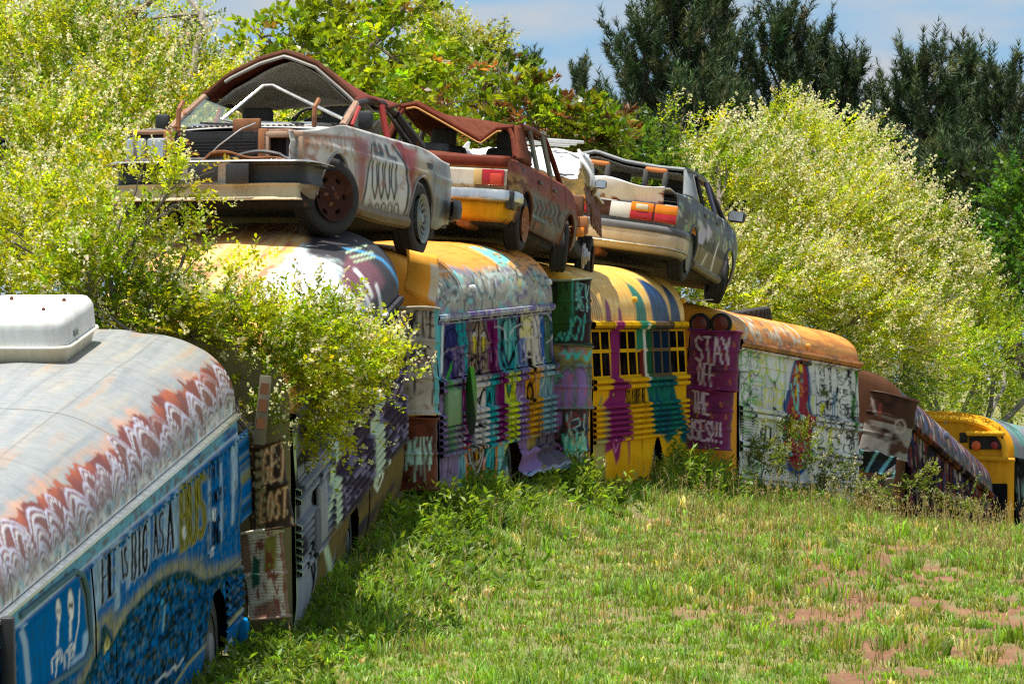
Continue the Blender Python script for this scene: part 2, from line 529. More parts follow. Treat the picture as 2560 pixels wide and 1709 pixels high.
    def sample(self, s, v):
        s = np.clip(np.asarray(s, float), 0, 1) * (self.cols - 1)
        v = np.clip((np.asarray(v, float) - self.vmin) / (self.vmax - self.vmin), 0, 1) * (self.rows - 1)
        i = np.floor(v).astype(int); j = np.floor(s).astype(int)
        i2 = np.minimum(i + 1, self.rows - 1); j2 = np.minimum(j + 1, self.cols - 1)
        fi = (v - i)[..., None]; fj = (s - j)[..., None]
        D = self.D
        return (D[i, j] * (1 - fj) + D[i, j2] * fj) * (1 - fi) + (D[i2, j] * (1 - fj) + D[i2, j2] * fj) * fi
# ------------------------------------------------------------------ ground
_gd = np.array([0, 30, 50, 60, 66, 72, 77, 82, 87, 92, 97, 103, 110, 120, 140, 180, 400.])
_gz = np.array([-1.7, -2.6, -3.05, -2.9, -2.66, -2.32, -2.14, -2.04, -2.0, -2.02, -2.07, -2.18, -2.42, -2.9, -3.4, -3.8, -4.])
# foot of the buses' right-hand sides: depth, X, height of the skirt
_fd = np.array([54.2, 66.0, 67.2, 76.0, 77.5, 86.0, 87.6, 96.5, 98.0, 107.0, 108.5, 117.5])
_fx = np.array([-3.73, -2.25, -1.83, -1.05, -.70, .46, .89, 2.11, 2.79, 4.66, 5.38, 7.08])
_fz = np.array([-4.0, -2.49, -2.5, -1.47, -1.65, -1.5, -1.69, -1.67, -1.88, -2.18, -2.97, -4.16])
def foot_x(y):
    return np.interp(y, _fd, _fx)
def ground_z(x, y):
    x = np.asarray(x, float); y = np.asarray(y, float)
    z = np.interp(y, _gd, _gz)
    for k in (-3., 3.):
        z = z + np.interp(y + k, _gd, _gz)
    z = z / 3
    z = z - 0.10 * np.clip(x - 2.8, 0, 12) * smooth(70, 100, y) * (1 - smooth(105, 120, y) * .4)
    z = z + 0.05 * (fbm(x * .8, y * .35, 3) - .5)
    zb = sum(np.interp(y + k, _fd, _fz) for k in (-4, -2, 0, 2, 4)) / 5 - .08
    zb = np.maximum(zb, z - .2)
    w = 1 - smooth(-.1, 1.3, x - foot_x(y))
    z = z * (1 - w) + zb * w
    z = z + 0.4 * smooth(-5, -10, x)
    return z + CAMZ

def bare(x, y):
    """worn clay patches, mostly on the right"""
    n = fbm(x * 1.1 + 3, y * .34, 21, 3) + .75 * (fbm(x * 4.2, y * 1.5, 23, 3) - .5)
    w = smooth(-.2, 2.4, x - .012 * (92 - y)) * (1 - smooth(92, 99, y))
    return smooth(.47, .68, n + .20 * (w - .5)) * w
def ground_part():
    ys = np.concatenate([np.linspace(-40, 55, 30), np.linspace(56, 125, 220), np.linspace(130, 900, 50)])
    xs = np.concatenate([np.linspace(-400, -12, 20), np.linspace(-11, 16, 170), np.linspace(18, 420, 20)])
    X, Y = np.meshgrid(xs, ys, indexing='ij')
    Z = ground_z(X, Y)
    m, nt, b, out = new_mat('red_clay_ground')
    n1 = nramp(nt, nnoise(nt, 1.3, 8, 0.62), 0.3, 0.7, (0.13, 0.055, 0.026, 1), (0.27, 0.13, 0.065, 1))
    n2 = nramp(nt, nnoise(nt, 30, 5, 0.7), 0.35, 0.7, (0.72, 0.7, 0.68, 1), (1.15, 1.12, 1.1, 1))
    c = nmix(nt, 1.0, n1, n2, 'MULTIPLY')
    at = nt.nodes.new('ShaderNodeAttribute'); at.attribute_name = 'Col'
    th = nramp(nt, nnoise(nt, 22, 6, 0.7), 0.3, 0.7, (0.085, 0.095, 0.025, 1), (0.25, 0.22, 0.085, 1))
    c = nmix(nt, at.outputs['Color'], th, c)
    nt.links.new(c, b.inputs['Base Color']); b.inputs['Roughness'].default_value = 0.95
    bn = nt.nodes.new('ShaderNodeBump'); bn.inputs['Strength'].default_value = 0.7; bn.inputs['Distance'].default_value = 0.05
    nt.links.new(nnoise(nt, 14, 8, 0.7), bn.inputs['Height']); nt.links.new(bn.outputs[0], b.inputs['Normal'])
    B = np.where((Y > 56) & (Y < 125), bare(X, Y), 0)
    o = MB().grid(np.stack([X, Y, Z - .02 * B], -1), np.stack([B, B, B], -1)).build('ground', m)
    tag(o, 'red clay ground with worn grass in front of the buses', 'ground', kind='structure')
ground_part()
# ------------------------------------------------------------------ school buses
BW, CROWN, NEXP, GUT = 2.40, 0.68, 2.6, 2.30     # width, roof rise, roof roundness, gutter height over the wheels' ground
SKIRT = -1.92
_t = np.linspace(0, math.pi, 241)
_c, _s = np.cos(_t), np.sin(_t)
_ry = BW / 2 * (1 - np.sign(_c) * np.abs(_c) ** (2 / NEXP)); _rz = CROWN * np.abs(_s) ** (2 / NEXP)
_ra = np.concatenate([[0], np.cumsum(np.hypot(np.diff(_ry), np.diff(_rz)))])
ARC = float(_ra[-1])

def bus_pos_fn(Lb, kz=1.0):
    def pos(s, v):
        s = np.asarray(s, float); v = np.asarray(v, float)
        side = v < 0
        y = np.where(side, 0.035 * np.clip((v + .65) / .65, 0, 1) + 0.05 * np.clip((-1.5 - v) / .4, 0, 1) ** 2, np.interp(v, _ra, _ry) + .035)
        z = np.where(side, v, np.interp(v, _ra, _rz) * kz)
        return np.stack([s * Lb, y, z + GUT], -1)
    return pos

class Bus:
    def __init__(self, name, label, A, B, windows=True, cat='bus', crown=.68):
        """A, B: world points of the right-hand gutter at the near and the far end"""
        A = Vector(A); B = Vector(B)
        e1 = (B - A).normalized()
        e2 = Vector((0, 0, 1)).cross(e1).normalized(); e3 = e1.cross(e2)
        R = Matrix((e1, e2, e3)).transposed().to_4x4()
        self.L = (B - A).length
        self.M = Matrix.Translation(A - e3 * GUT) @ R
        self.root = thing(name, label, cat, self.M)
        self.kz = crown / CROWN; self.pos = bus_pos_fn(self.L, self.kz); self.nvr = 64; self.post = None
        wpx = abs((CX + B.x / B.y * FPX) - (CX + A.x / A.y * FPX)); hpx = FPX / ((A.y + B.y) / 2)
        self.cv = Canvas(self.pos, -2.0, ARC, 300, 520, wpx, hpx, self.M, visible=lambda S, V: V < 1.75)
    def surf(self, s0, s1, v0, v1, ns, nv, off=0.0, mask=None, vv=None, cv=None):
        s = np.linspace(s0, s1, ns); v = np.linspace(v0, v1, nv) if vv is None else vv
        S, V = np.meshgrid(s, v, indexing='ij')
        G = self.pos(S.ravel(), V.ravel()).reshape(ns, nv, 3).copy()
        if off:
            Gv = np.gradient(G, axis=1)
            N = np.stack([np.zeros_like(Gv[..., 0]), -Gv[..., 2], Gv[..., 1]], -1)
            N /= np.linalg.norm(N, axis=-1, keepdims=True) + 1e-9
            G = G + N * off
        return G, (cv or self.cv).sample(S, V), S, V
    def roof(self, mat, cuts, cap_near=True, bow=True):
        for k, (a, b) in enumerate(zip(cuts[:-1], cuts[1:])):
            ns = max(8, int((b - a) * max(120, self.cv.wpx * .42)))
            vv = np.concatenate([np.linspace(0, 1.75, self.nvr), np.linspace(1.8, ARC, 16)])
            G, C, S, V = self.surf(a, b + .004, 0.0, ARC, ns, len(vv), 0.0018 * (k % 2), vv=vv)
            G[..., 2] += 0.03 * (fbm(S * 9, V * 2.2, 31) - .5) * smooth(.1, .6, V)
            MB().grid(G, C).build('roof_panel', mat, self.root)
        if bow:
            for a in cuts[1:-1]:
                G, C, S, V = self.surf(a - .0045, a + .0045, 0.02, ARC - .02, 4, 60, 0.0055)
                MB().grid(G, C * .9).build('roof_seam', mat, self.root)
    def side(self, mat, v0, v1, cuts, arches=(), rows=None, off=0.0, name='side_panel'):
        for k, (a, b) in enumerate(zip(cuts[:-1], cuts[1:])):
            ns = max(6, int((b - a) * max(140, self.cv.wpx * .42))); nv = rows or max(4, int((v1 - v0) * 55))
            G, C, S, V = self.surf(a, b, v0, v1, ns, nv, off - 0.005 * (k % 2))
            # dents
            G[..., 1] += 0.012 * (fbm(S * 14, V * 3, k + 11) - .5)
            mask = None
            if arches:
                sc = (S[:-1, :-1] + S[1:, 1:]) / 2; vc = (V[:-1, :-1] + V[1:, 1:]) / 2
                mask = np.ones(sc.shape, bool)
                for (cs, rad, top) in arches:
                    mask &= ~(((sc - cs) * self.L / rad) ** 2 + ((vc - (SKIRT - .05)) / (top - SKIRT + .05)) ** 2 < 1)
            MB().grid(G, C, mask).build(name, mat, self.root)
    def rail(self, mat, v, h=0.055, t=0.03, s0=0.0, s1=1.0, ns=130, name='rub_rail'):
        """pressed rub rail of half-hexagon section"""
        prof = [(-h / 2, 0.0), (-h / 4, t), (h / 4, t), (h / 2, 0.0)]
        s = np.linspace(s0, s1, ns)
        G = []; C = []
        for (dv, dt) in prof:
            p = self.pos(s, np.full(ns, v + dv)); p[:, 1] -= dt + .002
            G.append(p); C.append(self.cv.sample(s, np.full(ns, v + dv)))
        MB().grid(np.array(G).transpose(1, 0, 2), np.array(C).transpose(1, 0, 2)).build(name, mat, self.root)
    def gutter(self, mat, h=0.07, t=0.05, n=1, lift=0.0):
        """drip rail over the windows, in n overlapping pieces"""
        for k in range(n):
            s = np.linspace(k / n, (k + 1) / n - (.003 if n > 1 else 0), 14 if n > 1 else 110)
            G = []; C = []
            for (dv, dt) in ((lift, 0.0), (lift - .01, t), (lift - .02 - h * .3, t * 1.15), (lift - h, t * .7), (lift - h, 0.0)):
                p = self.pos(s, np.full(len(s), min(dv, -1e-4))); p[:, 1] -= dt; p[:, 2] += max(dv, 0)
                G.append(p); C.append(self.cv.sample(s, np.full(len(s), dv)))
            MB().grid(np.array(G).transpose(1, 0, 2), np.array(C).transpose(1, 0, 2) * 1.05).build('drip_rail', mat, self.root)
    def windows(self, n, v0, v1, s0, s1, post_mat, pane_mat, post=0.085, glassmask=None):
        """n two-sash windows with posts between; each window has its upper and lower pane"""
        w = (s1 - s0) / n; pw = post / self.L
        for k in range(n + 1):
            c = s0 + k * w
            G, C, S, V = self.surf(max(c - pw / 2, 0), min(c + pw / 2, 1), v0 - .01, v1 + .02, 5, 40, 0.004, cv=self.post)
            G[[0, -1], :, 1] += .012
            MB().grid(G, C).build('window_post', post_mat, self.root)
        vm = (v0 + v1) / 2 + .03
        for k in range(n):
            a = s0 + k * w + pw / 2; b = a + w - pw
            m = MB()
            for (va, vb, hh) in ((vm - .02, vm + .02, 0), (v0, v0 + .03, 0), (v1 - .03, v1, 0)):
                G, C, S, V = self.surf(a, b, va, vb, 6, 4, -0.002, cv=self.post)
                m.grid(G, C)
            fr = m.build('window', post_mat, self.root)
            for (va, vb, dep) in ((v0, vm, -.012), (vm, v1, -.006)):
                G, C, S, V = self.surf(a, b, va, vb, 9, 22, dep)
                MB().grid(G, C).build('window_pane', pane_mat, fr)
    def shell(self, mat_end, near_col=None, dark=True):
        """far side, floor and the two end walls"""
        Lb = self.L
        m = MB()
        G = np.array([[(x, BW + .035, GUT), (x, BW + .035, GUT + SKIRT), (x, .08, GUT + SKIRT + .03)] for x in np.linspace(0, Lb, 12)])
        m.grid(G, near_col if near_col is not None else (0.2, 0.2, 0.2)).build('far_side_and_floor', M['bus'], self.root)
        for (x, sgn, nm) in ((0.0, -1, 'end_cap'), (Lb, 1, 'end_cap')):
            ring = [(.035 + (y), GUT + z * self.kz) for y, z in zip(_ry[::6], _rz[::6])]
            ring += [(BW + .035, GUT + h) for h in (-.3, -.7, -1.1, -1.5, SKIRT)] + [(.035, GUT + h) for h in (SKIRT, -1.5, -1.1, -.7, -.3)]
            ring = np.array(ring); cen = np.array([BW / 2, GUT - .5])
            rings = []
            for k, off in ((1.0, 0.0), (.985, .05), (.95, .095), (.88, .12), (.7, .13), (.4, .135), (.02, .14)):
                q = cen + (ring - cen) * k
                rings.append(np.stack([np.full(len(q), x + sgn * off), q[:, 0], q[:, 1]], -1))
            G = np.array(rings); G = np.concatenate([G, G[:, :1]], 1)
            C = np.ones(G.shape) * (near_col if near_col is not None else (0.2, 0.2, 0.2))
            MB().grid(G, C).build(nm, mat_end, self.root)
    def wheelwell(self, cs, rad=0.52, painted=None, out=0.06):
        x = cs * self.L
        m = MB(); m.box((x, .45, GUT - 1.62), (1.3, .7, 1.0), (0.012, 0.011, 0.010))
        # open-sided dark housing
        V = m.V[-1]
        w = MB(); w.add(V, [f for f in m.F if f != (0, 1, 5, 4)], (0.012, 0.011, 0.010)).build('wheel_housing', M['dark'], self.root)
        z = GUT - 1.92 + .16
        t = MB(); r = .48
        t.lathe([(r * .60, .30), (r * .86, .30), (r * .97, .25), (r, .18), (r * .97, .09), (r * .86, .04), (r * .60, .04)], 32, 'y', (x, .03, z))
        tyre = t.build('wheel', M['rubber'], self.root)
        q = MB(); q.lathe([(r * .62, .05), (r * .56, .10), (r * .30, .10), (r * .26, .03), (r * .12, .02), (0.001, .02)], 28, 'y', (x, .03, z), painted if painted is not None else (.3, .3, .3))
        q.build('rim', M['plain'], tyre)
    def lamp(self, s, v, col, mat=None, size=(.11, .07, .07)):
        p = self.pos([s], [v])[0]; q = self.pos([s], [v + .05])[0]
        t = Vector(q - p).normalized(); nrm = Vector((0, -t.z, t.y))
        R = Matrix((Vector((1, 0, 0)), -nrm, t)).transposed()
        m = MB(); m.box(Vector(p) + nrm * .02, size, col, R=R, bev=.02)
        return m.build('marker_lamp', mat or M['plain'], self.root)

# ------------------------------------------------------------------ the row of buses, near to far
WHITE = rgb(228, 228, 224); BLACK = rgb(20, 20, 22)
import copy as _copy
GROUP = 'old school buses parked end to end'

def zz(ox, oy, k):
    return lambda *pts: [(ox + x / k, oy + y / k) for x, y in pts]

def scribble(cv, n, x0, x1, y0, y1, cols, w=(2, 4), size=(10, 40), seed=1, a=.9, raw=True):
    """loops and hooks of spray paint inside a box of drawing coordinates"""
    r = random.Random(seed)
    for _ in range(n):
        cx, cy = r.uniform(x0, x1), r.uniform(y0, y1)
        sw, sh = r.uniform(*size) * .45, r.uniform(*size)
        a0 = r.uniform(0, 6.28); span = r.uniform(2.2, 6.0)
        pts = [(cx + sw * math.cos(a0 + span * t) + sw * .5 * (t - .5), cy + sh * .5 * math.sin(a0 + span * t)) for t in np.linspace(0, 1, 8)]
        cv.stroke(pts, r.uniform(*w), cols[r.randrange(len(cols))], .8, a, raw=True)

# ---------------------------------------------------------------- 1 blue bus
def blue_bus():
    b = Bus('school_bus', 'blue whale-mural bus with pale metal roof and rust-brown scalloped edge, nearest of all', P(-95, 1622, 54.2), P(597, 1029, 66.0))
    b.root['group'] = GROUP
    cv = b.cv; b.nvr = 120
    z = zz(0, 1200, 3.08)
    BL = rgb(4, 98, 168)
    cv.fill(BL)
    side = cv.Vv < 0
    roofm = ~side
    cv.blotch(rgb(8, 88, 150), .6, 40, 60, 3)
    # side: white drips behind the letters
    for (x, y0, y1, w) in ((715, 560, 1260, 34), (745, 560, 980, 30), (890, 400, 980, 36), (975, 330, 820, 30), (1130, 230, 650, 26), (1260, 120, 420, 24), (1340, 50, 520, 40), (1600, -60, 560, 20), (1690, -120, 470, 18), (1780, -240, 330, 26), (1800, -320, 60, 40), (1860, -330, 0, 30), (1920, -400, 250, 34)):
        cv.stroke(z((x, y0), (x + 4, (y0 + y1) / 2), (x, y1)), w / 3.08, rgb(178, 205, 224), 4, .65)
    cv.streaks(rgb(150, 190, 215), .2, 2.2, 120, 8, .68, .85)
    # yellow glow over the whale's back
    back = z((640, 1568), (700, 1440), (755, 1290), (770, 1130), (800, 1100), (835, 1150), (860, 1230), (960, 1040), (1080, 900), (1200, 770), (1350, 695), (1460, 690), (1560, 760), (1640, 745), (1760, 690), (1900, 690), (1965, 650))
    d = cv.dist(cv.pts(back))
    vs_ = vnoise(cv.U / 1.6, cv.T / 40, 4)
    cv.blend((1 - smooth(10, 40, d)) * (.30 + .55 * vs_) * side, rgb(180, 166, 84))
    cv.poly(back + z((1965, 1900), (1500, 2100), (640, 2500), (0, 2600), (300, 1800), (500, 1600)), rgb(10, 84, 136), 3)
    belly = np.linalg.norm(cv.D - rgb(10, 84, 136), axis=-1) < .03
    cv.blotch(rgb(12, 30, 30), .9, 7, 11, 21, .48, .57, belly)
    cv.blotch(rgb(10, 120, 190), .8, 8, 16, 33, .56, .66, belly)
    cv.blend((1 - smooth(3, 26, d)) * belly * .85, rgb(14, 60, 48))
    cv.streaks(rgb(18, 46, 44), .5, 1.6, 26, 17, .5, .7)
    # eye
    cv.ell(*z((812, 1270))[0], 9, 24, BLACK); cv.ell(*z((812, 1268))[0], 6.5, 20, rgb(205, 200, 140)); cv.ell(*z((812, 1250))[0], 3.2, 9, rgb(90, 90, 40))
    cv.ell(*z((1248, 935))[0], 5, 9, rgb(70, 160, 200)); cv.stroke(z((1270, 960), (1262, 1060), (1255, 1160)), 4, rgb(150, 200, 220), 2, .7)
    cv.stroke(z((1200, 1560), (1260, 1490), (1290, 1500), (1340, 1430), (1360, 1450), (1415, 1370)), 6, WHITE, 1.5, .85)
    # tail panel round the rear wheel
    cv.poly(z((1330, 1600), (1450, 1420), (1600, 1255), (1700, 1170), (1850, 985), (1965, 880), (1990, 1700), (1300, 1900)), rgb(18, 104, 168), 3)
    cv.stroke(z((1330, 1600), (1450, 1420), (1600, 1255), (1700, 1170), (1850, 985), (1965, 880)), 9, rgb(186, 176, 120), 4, .85)
    for k in range(9):
        cv.stroke(z((1725 + 8 * k, 1260 + 9 * (k % 4)), (1740 + 7 * k, 1330), (1728 + 8 * k, 1400 + 20 * (k % 3))), 2.0, WHITE if k % 2 else BLACK, 1)
    cv.ell(*z((1765, 1310))[0], 9, 26, rgb(200, 215, 225), ring=.25)
    for k in range(7):
        cv.stroke(z((1860, 1010 + 60 * k), (1955, 930 + 60 * k)), 2.4, rgb(24, 40, 44), 1, .8)
    cv.stroke(z((1870, 1060), (1900, 1020), (1890, 1090), (1930, 1040)), 4, WHITE, 1.5)
    cv.streaks(rgb(170, 165, 70), .35, 2.0, 12, 44, .6, .75)
    # letters
    def word(t, tl, tr, bl, w, col, edge=None):
        q = z(tl, tr, bl)
        cv.text(t, *q, w * 2.3, edge if edge is not None else rgb(196, 210, 216), .55)
        cv.text(t, *q, w, col)
    word('HE', (768, 575), (885, 490), (772, 945), 5, BLACK)
    word('IS', (905, 555), (962, 500), (922, 780), 4.5, BLACK)
    word('BIG', (1000, 395), (1122, 330), (1002, 770), 5, BLACK)
    word('AS', (1165, 280), (1252, 225), (1167, 600), 4.5, BLACK)
    word('A', (1268, 195), (1330, 150), (1270, 560), 5, BLACK)
    word('BUS', (1372, 50), (1568, -70), (1382, 545), 7, BLACK, rgb(170, 160, 50)); cv.text('BUS', *z((1372, 50), (1568, -70), (1382, 545)), 3, rgb(150, 145, 45))
    z4 = zz(380, 1020, 2.275)
    cv.text('13FT', *z4((308, 300), (374, 262), (312, 415)), 2.6, BLACK)
    cv.text('2INCHES', *z4((316, 480), (408, 428), (318, 560)), 1.8, BLACK)
    cv.text('LONG', *z4((316, 640), (380, 610), (318, 795)), 3, BLACK)
    for q in (((334, 580), (356, 570), (336, 640)), ((332, 795), (354, 785), (334, 850)), ((164, 680), (184, 672), (166, 740))):
        cv.text('YES', *z4(*q), 1.5, WHITE)
    for k in range(6):
        cv.stroke(z4((486 + 14 * k, 260 - 8 * k), (482 + 15 * k, 520), (470 + 14 * k, 700 - 10 * k)), 1.8, rgb(120, 118, 40) if k % 2 else rgb(28, 60, 80), 1, .8)
    # left window panel with two pale figures
    cv.poly(z((120, 1060), (560, 720), (620, 760), (650, 900), (670, 1240), (640, 1350), (500, 1470), (250, 1640), (150, 1660)), rgb(10, 102, 168), 2)
    cv.stroke(z((130, 1040), (560, 700), (625, 740), (660, 900), (682, 1250), (645, 1375), (500, 1490), (240, 1660)), 8, rgb(120, 122, 92), 3, .8)
    cv.stroke(z((655, 1190), (655, 1320), (560, 1400)), 13, rgb(170, 205, 235), 6, .8)
    for (x, y, s_) in ((445, 1000, .8), (543, 960, 1.0)):
        cv.ell(*z((x, y))[0], 8 * s_, 40 * s_, BLACK); cv.ell(*z((x, y))[0], 6.5 * s_, 37 * s_, WHITE)
        for e in (-9, 9):
            cv.ell(*z((x + e * s_, y + 5))[0], 2 * s_, 8 * s_, BLACK)
        cv.stroke(z((x - 3, y + 100), (x - 8, y + 260)), 5 * s_, WHITE, 1)
        for k in range(4):
            cv.stroke(z((x - 25, y + 330 + 30 * k), (x, y + 300 + 34 * k), (x + 24, y + 320 + 24 * k)), 2.4, WHITE, 1)
        cv.stroke(z((x - 50, y + 480), (x - 55, y + 380), (x - 10, y + 320), (x - 25, y + 520)), 2.4, WHITE, 1)
    cv.stroke(z((612, 840), (600, 1100), (560, 1300)), 2.5, WHITE, 1)
    cv.stroke(z((150, 1110), (185, 1250), (215, 1560)), 9, rgb(180, 205, 225), 3, .75)
    for k, (x, y) in enumerate(((235, 1150), (300, 1120), (330, 1060), (250, 1350), (300, 1330), (470, 1130))):
        cv.stroke(z((x, y), (x + 14, y + 40), (x - 4, y + 80), (x + 12, y + 110)), 2, rgb(40, 84, 90), 1, .7)
    # painted band under the drip rail
    bandm = smooth(-.19, -.175, cv.Vv) * (1 - smooth(-.02, 0, cv.Vv))
    cv.blend(bandm, rgb(112, 172, 198)); cv.blotch(rgb(120, 90, 82), .75, 7, 14, 51, .54, .66, bandm); cv.blotch(rgb(44, 90, 160), .8, 40, 20, 57, .5, .6, bandm * smooth(.75, .85, cv.S))
    cv.blend(smooth(-.195, -.185, cv.Vv) * (1 - smooth(-.18, -.17, cv.Vv)), rgb(200, 215, 225))
    # roof: dull bare metal, rust-red edge with sprayed scallops
    V, U = cv.Vv, cv.U
    G0 = rgb(148, 151, 152)
    cv.D[roofm] = G0
    n = fbm(U / 60, V * 16, 61)
    cv.blend(roofm * smooth(.5, .75, n) * .6, rgb(130, 136, 142)); cv.blend(roofm * smooth(.55, .8, fbm(U / 90, V * 10, 66)) * .5, rgb(172, 162, 146))
    cv.blend(roofm * smooth(.62, .8, fbm(U / 70, V * 9, 71)) * .45, rgb(180, 140, 108))
    edge = .49 + .26 * (fbm(U / 16, V * 3, 73) - .5) + .10 * (fbm(U / 4, V * 14, 75) - .5)
    rust = roofm * (1 - smooth(edge - .015, edge + .015, V))
    cv.blend(roofm * (1 - smooth(edge, edge + .14, V)) * .5 * smooth(.4, .6, fbm(U / 25, V * 2, 77)), rgb(222, 150, 100))
    cv.blend(rust, rgb(116, 50, 36)); cv.blend(rust * smooth(.45, .62, fbm(U / 18, V * 5, 79)) * .85 * smooth(.3, .5, V), rgb(172, 84, 40))
    sp = 36.0
    for row, (v0, A_, sh) in enumerate(((.52, .20, 0), (.43, .20, .5), (.33, .19, .15), (.22, .18, .6))):
        q = U / sp + sh + .55 * np.sin(U / 63 + 1.7 * row) + .9 * (fbm(U / 90, V * 0 + row, 91) - .5)
        cell = np.floor(q); x = np.abs(q - cell - .5) * 2
        j = _hash2(cell, cell * 0 + row, 5); j2 = _hash2(cell, cell * 0 + row, 9)
        top = v0 - .03 + .17 * (j - .5) + .03 * np.sin(U / 55)
        k = (top - A_ * (.8 + .5 * j2) * x ** 1.7 - V) + .014 * (fbm(U / 3, V * 30, 3 + row) - .5)      # below the arch line
        on = roofm * (V < edge + .03) * (x < .96) * (.35 + .65 * (j2 > .12))
        for lo, hi, c, al in ((0, .034, rgb(188, 188, 208), .97), (.034, .058, rgb(112, 54, 42), .95), (.058, .088, rgb(198, 196, 200), .97), (.088, .115, rgb(96, 56, 48), .9), (.115, .30, rgb(120, 70, 58) if row < 2 else rgb(168, 160, 158), .8)):
            cv.blend(on * al * smooth(lo - .006, lo + .006, k) * (1 - smooth(hi - .006, hi + .006, k)), c)
    low = roofm * (1 - smooth(.06, .15, V))
    cv.blend(low * smooth(.45, .6, fbm(U / 9, V * 12, 81)) * .8, rgb(226, 228, 226)); cv.blend(low * smooth(.6, .68, fbm(U / 6, V * 9, 83)) * .8, rgb(96, 170, 196)); cv.blend(low * smooth(.62, .7, fbm(U / 5, V * 11, 85)) * .8, rgb(80, 62, 56))
    cv.blend(roofm * (1 - smooth(.0, .03, V)) * .9, rgb(226, 230, 232))
    for q in (.17, .40, .60, .83):
        cv.blend(roofm * (1 - smooth(.0008, .0022, np.abs(cv.S - q))) * .45, rgb(96, 92, 88))
    for q in (.97, 1.36):
        cv.blend(roofm * (1 - smooth(.004, .010, np.abs(V - q))) * .5, rgb(104, 98, 92))
    cv.blend(roofm * (1 - smooth(.3, .42, np.abs((U / 5.0) % 1 - .5) + 40 * np.abs(V - .62))) * .4, rgb(120, 116, 110))
    # build
    b.roof(M['galv'], [0, .17, .40, .60, .83, 1.0], bow=False)
    b.shell(M['bus'], rgb(70, 80, 90))
    sw = cv.uv(*z((1640, 1500))[0])[0] / cv.wpx
    b.side(M['bus'], SKIRT, -.88, [0, .2, .5, .72, 1.0], arches=[(sw, .62, -1.28)])
    sc = cv.uv(229, 1450)[0] / cv.wpx
    b.side(M['bus'], -.90, -.2, [0, sc - .001], off=.004)
    b.side(M['bus'], -.92, -.2, [sc + .001, 1.045], off=.012, name='mural_sheet')
    b.side(M['bus'], -.2, -.03, [0, 1.0], off=.012, name='header_panel')
    b.rail(M['bus'], -.205, .03, .03); b.rail(M['chrome'], -.03, .05, .05, name='drip_rail')
    b.rail(M['bus'], -1.22, .02, .012, 0, .995); b.rail(M['bus'], -1.5, .02, .012, 0, .6)
    for k in range(7):
        b.rail(M['bus'], -1.30 - .07 * k, .05, .02, .93, 1.0, 12)
    b.wheelwell(sw, painted=rgb(120, 120, 122))
    # trim of the big left window panel
    pts = []
    for q in z((130, 1040), (350, 862), (560, 700), (620, 735), (655, 860), (672, 1060), (682, 1250), (645, 1375), (500, 1490), (300, 1625)):
        u, t = cv.uv(*q); p = b.pos([u / cv.wpx], [-t / cv.hpx])[0]; pts.append((p[0], p[1] - .02, p[2]))
    MB().tube(pts, .022, 8, rgb(90, 120, 130)).build('window_trim', M['bus'], b.root)
    # corner post and mirror at the near end of the frame, bumper at the far end
    p = b.pos([cv.uv(-6, 1620)[0] / cv.wpx], [-.5])[0]
    MB().box((p[0], -.05, GUT - .75), (.10, .10, 1.5), rgb(30, 34, 40), bev=.02).build('door_post', M['blackplastic'], b.root)
    MB().box((b.L + .10, .62, GUT - 1.84), (.18, 1.3, .2), rgb(20, 112, 170), bev=.03).build('bumper', M['bus'], b.root)
    # rivets along the sheet edge
    m = MB()
    for s in np.linspace(.47, 1.03, 34):
        p = b.pos([s], [-.24])[0]; m.box((p[0], p[1] - .02, p[2]), (.03, .012, .018), rgb(60, 130, 175))
    tag(m.build('rivets', M['bus'], b.root), kind='stuff')
    return b

